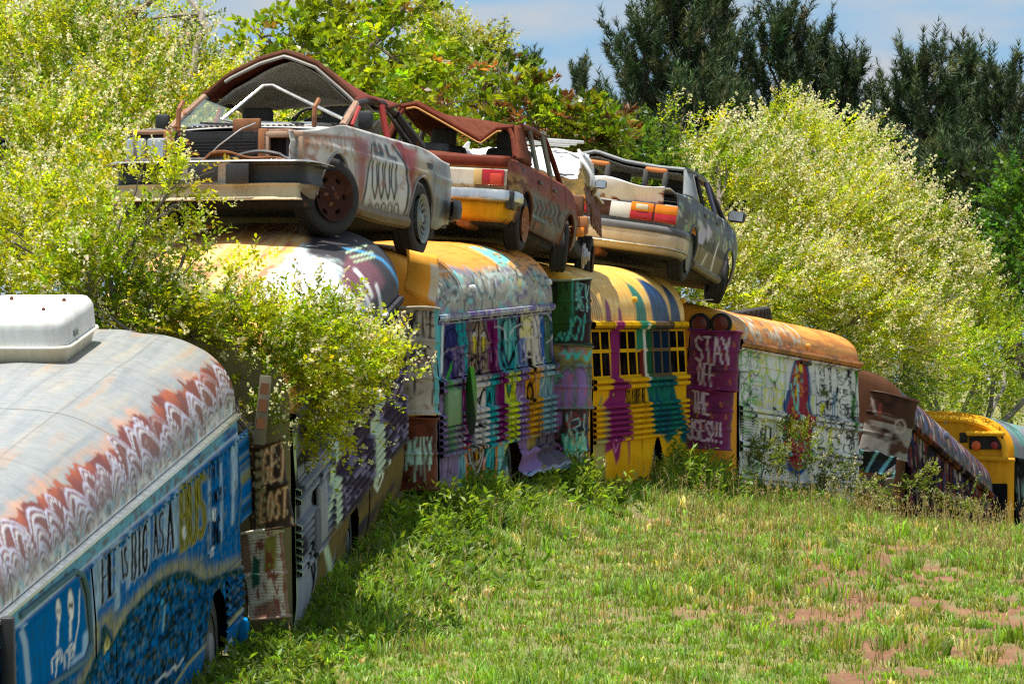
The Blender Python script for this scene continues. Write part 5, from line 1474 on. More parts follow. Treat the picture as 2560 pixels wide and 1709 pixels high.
# ---------------------------------------------------------------- Volvo-shaped white and red wreck, nose to the viewer
def white_red_wreck():
    c = Car('wrecked_car', 'white and red wrecked car without hood, roof buckled up, nose on the grey bus', -105.0, 3.2, 0.5, 1.12, (1.32, .74, .02), 812, 582, 75.2, 1)
    hw = lambda x, z: (.85 - .17 * smooth(1.45, 2.2, x) - .05 * smooth(-1.6, -2.4, x)) * (1 - .05 * smooth(.55, .2, z) - .035 * smooth(.75, 1.0, z)) + .012 * np.exp(-((np.asarray(z) - .72) / .03) ** 2)
    cv = c.canvas(2.2, -2.45, hw)
    z = zz(250, 100, 2.61)
    W_, K, R_ = rgb(196, 196, 194), rgb(26, 28, 30), rgb(138, 44, 50)
    cv.fill(W_); cv.blotch(rgb(170, 168, 166), .6, 30, 40, 3)
    cv.poly(z((1250, 590), (1700, 620), (1740, 760), (1690, 960), (1560, 800), (1450, 840), (1400, 1000), (1300, 1020), (1330, 800)), rgb(198, 196, 190), 4)
    for q in (((1260, 600), (1400, 625), (1600, 640), (1700, 650)), ((1340, 640), (1320, 760)), ((1370, 760), (1400, 790), (1420, 860)), ((1530, 780), (1600, 840), (1660, 930))):
        cv.stroke(z(*q), 6, rgb(150, 84, 40), 5, .8)
    for k in range(16):
        x = 1330 + k * 24; cv.stroke(z((x, 630 + (k % 3) * 8), (x + 6, 665 + 22 * ((k * 5) % 4))), 3, rgb(160, 96, 50), 2.5, .6)
    cv.poly(z((1650, 650), (1750, 640), (1745, 800), (1720, 1090), (1680, 1110), (1670, 900)), R_, 10, .85)
    cv.poly(z((1790, 660), (1900, 690), (2000, 860), (2010, 1000), (1985, 1190), (1700, 1100), (1730, 900)), rgb(200, 202, 200), 3)
    # curved red border with a black line, black finger shapes on the door
    cv.stroke(z((1905, 690), (1985, 800), (2010, 950), (2000, 1080), (1965, 1190)), 6, K, 1.2)
    cv.stroke(z((1950, 690), (2030, 830), (2055, 980), (2035, 1130), (1995, 1200)), 19, R_, 4)
    cv.poly(z((1880, 660), (2060, 720), (2100, 900), (2040, 850), (1960, 720)), rgb(176, 60, 54), 6, .9)
    for k in range(4):
        x = 1795 + 42 * k; cv.stroke(z((x - 14, 790 + 4 * k), (x - 22, 950), (x - 4, 1040), (x + 10, 960), (x + 12, 800 + 4 * k)), 3.6, K, 1)
    for k in range(5):
        x = 1760 + 42 * k; cv.stroke(z((x - 16, 1150), (x - 10, 1080), (x + 4, 1062), (x + 16, 1085), (x + 12, 1165)), 3.4, K, 1)
    cv.stroke(z((1790, 680), (1800, 740), (1840, 750), (1820, 690)), 9, rgb(60, 70, 76), 3); cv.stroke(z((1860, 690), (1880, 760), (1930, 780)), 8, rgb(60, 70, 76), 3)
    cv.stroke(z((1770, 680), (1740, 900), (1705, 1090)), 4, K, 1)
    cv.poly(z((2060, 760), (2160, 800), (2170, 900), (2120, 1050), (2060, 1100), (2050, 900)), rgb(176, 160, 128), 8, .9)
    cv.poly(z((2150, 780), (2260, 800), (2260, 1120), (2150, 1300), (2100, 1280), (2160, 1000)), rgb(136, 140, 136), 6)
    cv.blotch(rgb(150, 92, 50), .6, 14, 16, 13, .62, .72)
    cv.blend((1 - smooth(.30, .38, cv.Vv)) * .8, rgb(116, 108, 88))
    zb = lambda x: .27 + .16 * smooth(1.75, 2.2, x) + .08 * smooth(-1.9, -2.4, x)
    zt = lambda x: .95 - .13 * smooth(.9, 2.2, x) - .06 * smooth(-1.2, -2.4, x)
    ar = [(1.32, .385, .31), (-1.32, .385, .31)]
    c.side([(.80, 2.18, 'front_fender'), (-.42, .80, 'door'), (-2.42, -.42, 'rear_quarter')], zb, zt, ar, M['car'], 64, 34)
    for a in ar: c.arch_lip(*a, rgb(150, 146, 140), M['car'])
    c.floor(-2.2, 1.9, .72); c.box('inner_body', (-.4, 0, .5), (2.9, 1.12, .42), (.02, .018, .016), M['dark'], .03)
    for x, tl in ((1.32, 0), (-1.32, 0)):
        for y in (.74, -.74):
            c.wheel(x, y, .325, .19, 'slots' if x > 0 else 'spokes', rgb(74, 46, 38) if x > 0 else rgb(150, 156, 152), steer=(-30 if x > 0 else 0))
    # rocker, rusty
    for sg in (1, -1):
        m = MB(); m.tube([(.9, sg * .80, .27), (0, sg * .81, .25), (-.93, sg * .80, .27)], .06, 8, rgb(126, 110, 86)); m.build('rocker_panel', M['car_rust'], c.root)
    # nose
    MB().box((2.02, .0, .645), (.05, .74, .33), (.012, .012, .013)).build('radiator', M['blackplastic'], c.root)
    for k in range(11):
        c.box('radiator_slat', (2.055, 0, .50 + .027 * k), (.012, .70, .008), rgb(44, 46, 48), M['blackplastic'], 0)
    c.box('upper_crossmember', (2.0, -.05, .81), (.08, .72, .03), rgb(40, 40, 42), M['car_rust'], .012); c.box('fender_top', (1.9, -.58, .825), (.36, .34, .04), rgb(150, 120, 100), M['car_rust'], .02); c.box('fender_top', (1.85, .52, .82), (.4, .30, .04), rgb(150, 120, 104), M['car_rust'], .02)
    for y, w in ((-.40, .09), (.42, .08)):
        c.box('lamp_bracket', (2.04, y, .67), (.10, w, .34), rgb(146, 78, 44), M['rustpatch'], .01)
    c.box('lamp_bucket', (2.0, -.60, .68), (.10, .36, .24), (.02, .02, .022), M['blackplastic'], .02)
    for y in (-.50, -.68):
        l = c.box('headlight', (2.07, y, .685), (.09, .165, .175), rgb(190, 196, 196), M['clearlens'], .02)
        MB().box((2.12, y, .685), (.012, .135, .145), rgb(150, 156, 158)).build('reflector', M['chrome'], l)
    # empty right-hand lamp frame
    for (cc, ss) in (((2.06, .60, .79), (.06, .34, .05)), ((2.06, .60, .54), (.06, .34, .05)), ((2.06, .45, .665), (.06, .05, .25)), ((2.06, .75, .665), (.06, .04, .25))):
        c.box('empty_lamp_frame', cc, ss, rgb(176, 150, 130), M['car_rust'], .008)
    c.box('inner_fender', (1.75, .62, .66), (.5, .05, .3), rgb(90, 92, 96), M['car_rust'], .01); c.box('inner_fender', (1.75, -.62, .66), (.5, .05, .3), rgb(90, 92, 96), M['car_rust'], .01)
    c.box('engine_bay', (1.4, 0, .60), (1.1, 1.25, .36), (.02, .02, .02), M['dark'], .03)
    for (x, y, s_) in ((1.72, .35, .12), (1.6, -.45, .16), (1.65, .0, .10)):
        c.box('engine_part', (x, y, .79), (.3, .22, s_), rgb(60, 40, 32), M['car_rust'], .03)
    # bumper: chrome top strip, black rubber face with white stretch, cream valance below
    path = [(1.70, -.88)] + [(2.06 + .24 * math.sin(a), -.72 - .16 * math.cos(a)) for a in np.linspace(.2, 1.57, 6)] + [(2.34, y) for y in np.linspace(-.6, .6, 40)] + [(2.06 + .24 * math.sin(a), .72 + .16 * math.cos(a)) for a in np.linspace(1.57, .2, 6)] + [(1.70, .88)]
    path = path[::-1]
    py_ = np.array(path)[:, 1]
    def bc(t, j):
        col = np.tile(rgb(24, 24, 26), (len(t), 1))
        col[(py_ > -.22) & (py_ < .22)] = rgb(206, 206, 206)
        return col
    c.sweep('bumper', path, [(.0, .535), (.045, .52), (.055, .48), (.055, .44), (.05, .385), (.02, .365)], bc, M['plain'])
    c.sweep('bumper_chrome_strip', path, [(-.05, .545), (.0, .562), (.056, .552), (.062, .52)], rgb(220, 220, 220), M['chrome'])
    c.sweep('front_valance', path[4:-4], [(.0, .365), (.02, .35), (.015, .31), (-.01, .25), (-.06, .225)], lambda t, j: np.tile(rgb(196, 180, 148), (len(t), 1)), M['car_rust'])
    c.box('bumper_patch', (2.405, .0, .45), (.012, .26, .15), rgb(20, 20, 22), M['blackplastic'], .004); c.box('bumper_patch', (2.408, .30, .44), (.014, .20, .17), rgb(20, 20, 22), M['blackplastic'], .004)
    g = grid_xy(np.linspace(2.05, 2.30, 8), np.linspace(-.72, .72, 24), lambda X, Y: .575 + .05 * np.sin(Y * 4 + 1) * (Y > 0) * (X - 2.05) / .25 + .02 * np.sin(Y * 13))
    c.sheet('grille_panel', g, rgb(140, 72, 40), M['rustpatch'])
    pts = [(2.26, y, .575 + .06 * math.exp(-((y - .45) / .22) ** 2) - .02 * (y > .65)) for y in np.linspace(-.72, .72, 30)]
    MB().tube(pts, .018, 6, (.02, .02, .02)).build('rubber_trim', M['blackplastic'], c.root)
    # chain and wire
    ch = [(2.10, -.34 + .28 * t, .86 - .36 * t + .03 * math.sin(t * 20)) for t in np.linspace(0, 1, 26)]
    m = MB()
    for i, p in enumerate(ch):
        m.box(p, (.022, .03, .014) if i % 2 else (.014, .03, .022), rgb(120, 58, 34), bev=.004)
    tag(m.build('rusty_chain', M['rustpatch'], c.root), kind='stuff')
    MB().tube([(2.1, -.1, .56), (2.12, .05, .70), (2.05, .22, .84), (1.9, .3, .90)], .006, 5, rgb(150, 150, 150)).build('loose_wire', M['steel'], c.root)
    # cowl, dash, hood hinges, wipers
    g = grid_xy(np.linspace(.72, 1.15, 10), np.linspace(-.76, .76, 22), lambda X, Y: .985 - .12 * (X - .72) - .04 * (Y / .76) ** 2)
    c.sheet('cowl_panel', g, rgb(200, 198, 194), M['car_rust'])
    for k in range(20): c.box('cowl_vent', (1.03, -.5 + .05 * k, .955), (.05, .02, .012), (.01, .01, .01), M['blackplastic'], 0)
    c.box('dashboard', (.62, 0, .92), (.32, 1.35, .16), rgb(36, 36, 38), M['blackplastic'], .05)
    c.box('dashboard_edge', (.80, -.05, .985), (.04, 1.1, .035), rgb(226, 226, 222), M['chrome'], .01)
    for y in (-.62, .58): 
        MB().tube([(1.12, y, .93), (1.10, y, 1.10), (1.02, y + .01, 1.17)], .022, 6, rgb(110, 60, 38)).build('hood_hinge', M['rustpatch'], c.root)
    c.box('hood_latch', (1.55, .12, .90), (.05, .24, .14), rgb(84, 48, 36), M['rustpatch'], .01)
    for y0 in (-.5, .05): MB().tube([(.98, y0 + .4, .97), (.88, y0, 1.0)], .010, 5, (.01, .01, .01)).build('wiper', M['blackplastic'], c.root)
    # pillars and buckled roof
    fr = lambda y: np.interp(y, [-.62, -.40, -.1, .12, .38, .62, .74], [1.27, 1.43, 1.56, 1.62, 1.52, 1.31, 1.19])
    re = lambda y: 1.40 - .10 * (np.abs(y) / .62) ** 2
    def rz(X, Y):
        t = smooth(.30, -.75, X); return fr(Y) * (1 - t) + re(Y) * t + .025 * np.sin(X * 7 + Y * 5)
    xs = np.linspace(.30, -1.15, 30); ys = np.linspace(-.64, .70, 34)
    g = grid_xy(xs, ys, rz); g[:, :, 0] += .10 * np.cos(g[:, :, 1] * 2.4) * (g[:, :, 0] > .1)
    rc = np.ones(g.shape) * rgb(112, 54, 42); nn = fbm(g[..., 0] * 6, g[..., 1] * 6, 8); rc = rc * (.75 + .5 * nn)[..., None]
    c.sheet('roof', g, rc, M['rust'] if False else M['car_rust'], .02)
    g2 = grid_xy(np.linspace(.22, -1.1, 20), np.linspace(-.58, .62, 22), lambda X, Y: rz(X, Y) - .06 - .03 * (fbm(X * 4, Y * 4, 3)))
    c.sheet('headliner', g2, rgb(146, 140, 132), M['liner'])
    pts = [(.32 + .10 * math.cos(y * 2.4), y, float(fr(y)) + .012) for y in np.linspace(-.64, .70, 26)]
    MB().tube(pts, .032, 8, rgb(96, 60, 46)).build('windshield_header', M['car_rust'], c.root)
    MB().tube([(p[0] + .03, p[1], p[2] - .035) for p in pts[4:]], .016, 6, rgb(160, 156, 150)).build('header_trim', M['car'], c.root)
    for sg, top in ((-1, (.36, -.62, 1.27)), (1, (.34, .72, 1.19))):
        MB().tube([(.88, sg * .76, .95), (.62, sg * .745, 1.07), top], [.035, .032, .03], 8, rgb(160, 130, 112)).build('windshield_pillar', M['car_rust'], c.root)
        MB().tube([(.84, sg * .735, .955), (.60, sg * .71, 1.08), (top[0] - .02, top[1] * .95, top[2] - .01)], .018, 6, (.015, .015, .016)).build('pillar_rubber', M['blackplastic'], c.root)
        MB().tube([(-.40, sg * .79, .95), (-.45, sg * .72, 1.24)], .03, 8, rgb(150, 60, 56)).build('door_pillar', M['car'], c.root)
        MB().tube([top, (-.2, sg * .67, 1.26), (-.7, sg * .66, 1.28), (-1.15, sg * .64, 1.22)], .03, 8, rgb(60, 56, 56)).build('roof_rail', M['car_rust'], c.root)
        MB().tube([(.74, sg * .80, .965), (.42, sg * .77, 1.15)], .02, 6, rgb(150, 60, 56)).build('vent_window_post', M['car'], c.root)
        MB().tube([(-1.15, sg * .64, 1.22), (-1.55, sg * .74, .95)], [.05, .08], 8, rgb(60, 56, 56)).build('rear_pillar', M['car_rust'], c.root)
        for k in (0, 1, 2): MB().tube([(-.5 - .15 * k, sg * .74, 1.20 - .03 * k), (-1.2 + .1 * k, sg * (.79), .96 + .02 * k)], .012, 5, (.02, .02, .02)).build('window_frame', M['blackplastic'], c.root)
    m = MB(); m.add([(.70, .79, .97), (.44, .765, 1.14), (.40, .76, 1.2), (.30, .79, .97)], [(0, 1, 2, 3)]); m.build('vent_window', M['glass'], c.root)
    m = MB(); m.add([(.84, -.74, .97), (.58, -.70, 1.10), (.42, -.60, 1.24), (.52, -.38, 1.16), (.80, -.25, .98)], [(0, 1, 2, 3, 4)]); m.build('broken_windshield', M['glass'], c.root)
    # the bent bright moulding hanging in the windshield opening
    MB().tube([(.95, .42, .97), (.92, -.18, .99), (.90, -.30, 1.02), (.62, -.02, 1.33), (.60, .06, 1.335), (.66, .30, 1.22), (.80, .74, 1.02)], .016, 8, rgb(226, 228, 230)).build('bent_moulding', M['chrome'], c.root)
    # interior
    for y in (-.36, .36): c.seat(-.25, y, rgb(60, 58, 54), h=.48)
    c.box('rear_bench', (-1.1, 0, .62), (.18, 1.2, .5), rgb(110, 104, 96), M['fabric'], .06)
    g = grid_xy(np.linspace(-.5, -1.0, 16), np.linspace(.0, .62, 18), lambda X, Y: 1.08 + .05 * np.sin(X * 9 + Y * 4) + .04 * np.sin(Y * 11))
    c.sheet('torn_headliner', g, rgb(170, 168, 162), M['liner'])
    m = MB(); n = 28
    m.tube([(.36 + .06 * math.cos(a), .36 + .19 * math.sin(a), .98 + .17 * math.cos(a)) for a in np.linspace(0, 2 * math.pi, n)], .014, 6); m.build('steering_wheel', M['blackplastic'], c.root)
    # mirrors, trunk, rear
    for sg in (1, -1):
        c.box('mirror', (.66, sg * .90, 1.02), (.07, .13, .16), rgb(40, 36, 36), M['blackplastic'], .03)
    g = grid_xy(np.linspace(-1.55, -2.42, 12), np.linspace(-.76, .76, 14), lambda X, Y: .955 - .07 * (Y / .76) ** 2 - .05 * smooth(-1.9, -2.42, X))
    c.sheet('trunk_lid', g, rgb(150, 150, 148), M['car_rust'])
    g = np.array([[(-2.42 - .03 * math.sin(math.pi * t), y, .32 + .58 * t) for t in np.linspace(0, 1, 8)] for y in np.linspace(-.76, .76, 10)]); c.sheet('tail_panel', g, rgb(130, 132, 130), M['car_rust'])
    rp = [(-2.1, .86), (-2.36, .86), (-2.52, .78), (-2.58, .5), (-2.58, -.5), (-2.52, -.78), (-2.36, -.86), (-2.1, -.86)]
    c.sweep('rear_bumper', rp, [(0, .56), (.05, .55), (.06, .48), (.05, .40), (0, .38)], (.02, .02, .022), M['blackplastic'])
    c.box('side_marker', (-1.55, .85, .80), (.16, .012, .05), (.02, .02, .02), M['blackplastic'], 0)
    c.box('axle_beam', (1.32, 0, .30), (.10, 1.3, .10), rgb(70, 42, 30), M['rustpatch'], .02)
    c.box('front_crossmember', (1.72, 0, .27), (.14, .95, .10), rgb(70, 48, 36), M['rustpatch'], .02)
    return c

# ---------------------------------------------------------------- rusty red-brown wreck, tail to the viewer
def rusty_wreck():
    c = Car('wrecked_car', 'rust-brown wrecked sedan with caved-in roof, tail to the front, on the striped bus', 78.5, -5.0, 3.0, 1.0, (-1.2, -.70, .01), 1284, 624, 85.0, -1)
    hw = lambda x, z: (.80 - .05 * smooth(-1.6, -2.05, x) - .06 * smooth(1.3, 1.95, x)) * (1 - .05 * smooth(.5, .2, z) - .05 * smooth(.7, 1.0, z))
    cv = c.canvas(-2.05, 1.95, hw)
    z = zz(950, 220, 3.136)
    RU, G_ = rgb(130, 64, 46), rgb(124, 122, 112)
    cv.fill(G_); cv.blotch(rgb(84, 80, 74), .7, 20, 40, 3)
    up = smooth(.60, .72, cv.Vv + .12 * (fbm(cv.U / 30, cv.T / 30, 4) - .5))
    cv.blend(up, RU); cv.blotch(rgb(150, 88, 52), .7, 18, 14, 6, .55, .68)
    cv.poly(z((960, 660), (1140, 700), (1160, 860), (1080, 800), (990, 850), (960, 1000), (940, 900)), rgb(176, 140, 84), 6, .8); cv.blotch(rgb(90, 46, 28), .9, 16, 14, 8, .56, .64, (cv.S < .3) * 1.0)
    for k in range(7):
        x = 1185 + 34 * k; cv.stroke(z((x, 870 + 8 * k), (x + 20, 930 + 8 * k), (x - 6, 980 + 8 * k), (x + 16, 1040 + 8 * k)), 5, rgb(44, 44, 46), 2, .8)
    cv.stroke(z((1175, 990), (1300, 1060), (1430, 1140)), 1.6, rgb(150, 176, 190), .8)
    cv.blend((1 - smooth(.26, .40, cv.Vv + .1 * (fbm(cv.U / 12, cv.T / 12, 9) - .5))) * .8, rgb(90, 52, 36))
    zb = lambda x: .26 + .10 * smooth(-1.7, -2.05, x) + .1 * smooth(1.6, 1.95, x)
    zt = lambda x: .93 - .02 * smooth(-.8, -2.0, x) - .10 * smooth(.9, 1.9, x)
    ar = [(-1.2, .35, .30), (1.2, .35, .30)]
    c.side([(-2.03, -.62, 'rear_quarter'), (-.62, .12, 'rear_door'), (.12, .92, 'front_door'), (.92, 1.93, 'front_fender')], zb, zt, ar, M['car_rust'], 46, 26)
    for a in ar: c.arch_lip(*a, rgb(110, 70, 46), M['car_rust'])
    c.floor(-1.95, 1.8, .68); c.box('inner_body', (0, 0, .5), (3.4, 1.05, .42), (.02, .018, .016), M['dark'], .03)
    for x in (-1.2, 1.2):
        for y in (.70, -.70): c.wheel(x, y, .29, .17, 'holes', rgb(170, 120, 90), steer=(14 if x > 0 else 0))
    # deck, tail
    g = grid_xy(np.linspace(-1.55, -2.02, 10), np.linspace(-.74, .74, 20), lambda X, Y: .95 - .03 * (Y / .74) ** 2 - .05 * smooth(-1.85, -2.02, X) + .01 * np.sin(Y * 6)); c.sheet('trunk_lid', g, rgb(104, 50, 38), M['rust'])
    g = np.array([[(-2.02 - .02 * math.sin(math.pi * t), y, .78 + .14 * t) for t in np.linspace(0, 1, 6)] for y in np.linspace(-.75, .75, 22)])
    cc = np.ones(g.shape) * rgb(104, 50, 38); cc[:, 0] = rgb(190, 150, 90); c.sheet('trunk_edge', g, cc, M['car_rust'])
    g = np.array([[(-2.03, y, .54 + .24 * t) for t in np.linspace(0, 1, 10)] for y in np.linspace(-.75, .75, 24)])
    cc = np.ones(g.shape) * rgb(206, 202, 190); cc[:, :3] = rgb(176, 150, 110); c.sheet('tail_panel', g, cc, M['car_rust'])
    for sg in (1, -1):
        l = c.box('tail_light', (-2.045, sg * .57, .685), (.05, .31, .17), rgb(150, 30, 34), M['redlens'], .01)
        MB().box((-2.055, sg * .445, .685), (.045, .09, .165), rgb(200, 170, 110), bev=.008).build('reversing_lens', M['plain'], l)
        MB().box((-2.058, sg * .64, .665), (.045, .13, .12), rgb(190, 60, 30), bev=.008).build('indicator_lens', M['plain'], l)
    path = [(-1.75, .82), (-1.98, .81), (-2.08, .74), (-2.12, .5), (-2.12, 0), (-2.12, -.5), (-2.08, -.74), (-1.98, -.81), (-1.75, -.82)]
    c.sweep('rear_bumper', path, [(.0, .555), (.05, .55), (.065, .51), (.06, .45), (.03, .425)], lambda t, j: np.tile(rgb(216, 214, 208) if j < 2 else rgb(130, 130, 134), (len(t), 1)), M['chrome'])
    c.box('bumper_end', (-1.98, -.80, .46), (.22, .09, .2), (.02, .02, .02), M['blackplastic'], .03)
    c.sweep('rear_valance', path, [(.0, .43), (-.02, .36), (-.04, .28), (-.10, .22)], lambda t, j: np.tile(rgb(206, 150, 30) if j < 3 else rgb(150, 90, 40), (len(t), 1)), M['car_rust'])
    c.box('number_plate_recess', (-2.05, .1, .64), (.03, .42, .12), rgb(196, 190, 176), M['plain'], .006)
    # roof with a V-shaped dent at its rear edge
    re = lambda y: np.interp(y, [-.62, -.45, -.28, .1, .45, .62], [1.33, 1.31, 1.17, 1.36, 1.53, 1.49])
    fr = lambda y: 1.43 - .07 * (np.abs(y) / .6) ** 2
    def rz(X, Y):
        t = smooth(-1.25, -.2, X); dent = .05 * np.exp(-((X + .55) / .4) ** 2 - ((Y - .1) / .4) ** 2)
        return re(Y) * (1 - t) + fr(Y) * t + dent + .012 * np.sin(X * 6 + Y * 9)
    g = grid_xy(np.linspace(-1.25, .45, 34), np.linspace(-.62, .62, 32), rz)
    rc = np.ones(g.shape) * rgb(112, 55, 43) * (.8 + .45 * fbm(g[..., 0] * 5, g[..., 1] * 5, 8))[..., None]
    c.sheet('roof', g, rc, M['rust'], .025)
    pts = [(-1.27, y, float(re(y)) - .02) for y in np.linspace(-.62, .62, 30)]; MB().tube(pts, .028, 8, rgb(112, 56, 42)).build('rear_header', M['car_rust'], c.root)
    pts = [(-1.30, y, float(re(y)) - .06) for y in np.linspace(-.5, .55, 26)]; MB().tube(pts, .012, 6, rgb(200, 150, 90)).build('window_seal', M['car_rust'], c.root)
    for sg in (1, -1):
        tz = float(re(sg * .62))
        G = np.array([[(-1.60 + .36 * t, sg * (.755 - .125 * t) , .93 + (tz - .93) * t), (-1.42 + .30 * t, sg * (.775 - .14 * t), .93 + (tz + .01 - .93) * t), (-1.0 + .02 * t, sg * (.785 - .14 * t), .93 + (tz + .02 - .93) * t)] for t in np.linspace(0, 1, 12)])
        c.sheet('rear_pillar', G, rgb(118, 58, 42), M['rust'], .03)
        MB().tube([(-1.55, sg * .72, .96), (-1.36, sg * .64, 1.0 + .6 * (tz - 1.0)), (-1.27, sg * .58, tz - .04)], .026, 6, rgb(96, 46, 34)).build('window_surround', M['car_rust'], c.root)
        MB().tube([(-1.05, sg * .66, tz + .01), (-.3, sg * .64, 1.385), (.45, sg * .62, 1.36)], .032, 8, rgb(96, 46, 36)).build('roof_rail', M['car_rust'], c.root)
        MB().tube([(.45, sg * .62, 1.36), (.70, sg * .68, 1.14), (.96, sg * .72, .93)], .03, 8, rgb(96, 46, 36)).build('windshield_pillar', M['car_rust'], c.root)
        for (xb, xt) in ((-.62, -.66), (-.56, -.6), (.12, .06), (.2, .14)):
            MB().tube([(xb, sg * .77, .93), (xt, sg * .655, 1.37)], .022, 6, rgb(120, 118, 108)).build('door_window_frame', M['car_rust'], c.root)
        MB().tube([(-.95, sg * .76, .94), (-.90, sg * .67, 1.21), (-.66, sg * .655, 1.245)], .018, 6, (.03, .028, .026)).build('window_rubber', M['blackplastic'], c.root)
        m = MB(); m.add([(-.56, sg * .765, .94), (-.6, sg * .66, 1.22), (-.3, sg * .655, 1.22), (-.2, sg * .765, .96)], [(0, 1, 2, 3)]); m.build('door_glass', M['glass'], c.root)
    c.box('fuel_cap', (-1.35, -.775, .80), (.13, .03, .13), (.03, .025, .02), M['blackplastic'], .02)
    for x in (-.52, .26): c.box('door_handle', (x, -.80, .80), (.16, .03, .035), (.03, .03, .03), M['blackplastic'], .01)
    for y in (.36, -.36): c.seat(-.1, y, (.02, .022, .024), h=.62)
    c.box('rear_bench', (-1.0, 0, .62), (.16, 1.2, .46), (.02, .022, .024), M['fabric'], .06)
    for y in (.3,): c.box('rear_headrest', (-1.1, y, 1.0), (.10, .42, .24), (.02, .024, .024), M['fabric'], .06)
    g = grid_xy(np.linspace(.95, 1.9, 10), np.linspace(-.72, .72, 14), lambda X, Y: .92 - .10 * (X - .95) - .03 * (Y / .72) ** 2); c.sheet('hood', g, rgb(110, 56, 42), M['car_rust'])
    c.box('exhaust', (-1.75, -.3, .22), (.5, .16, .12), rgb(90, 60, 44), M['rustpatch'], .04)
    c.box('axle_beam', (-1.2, 0, .30), (.09, 1.25, .09), rgb(60, 40, 30), M['rustpatch'], .02)
    return c

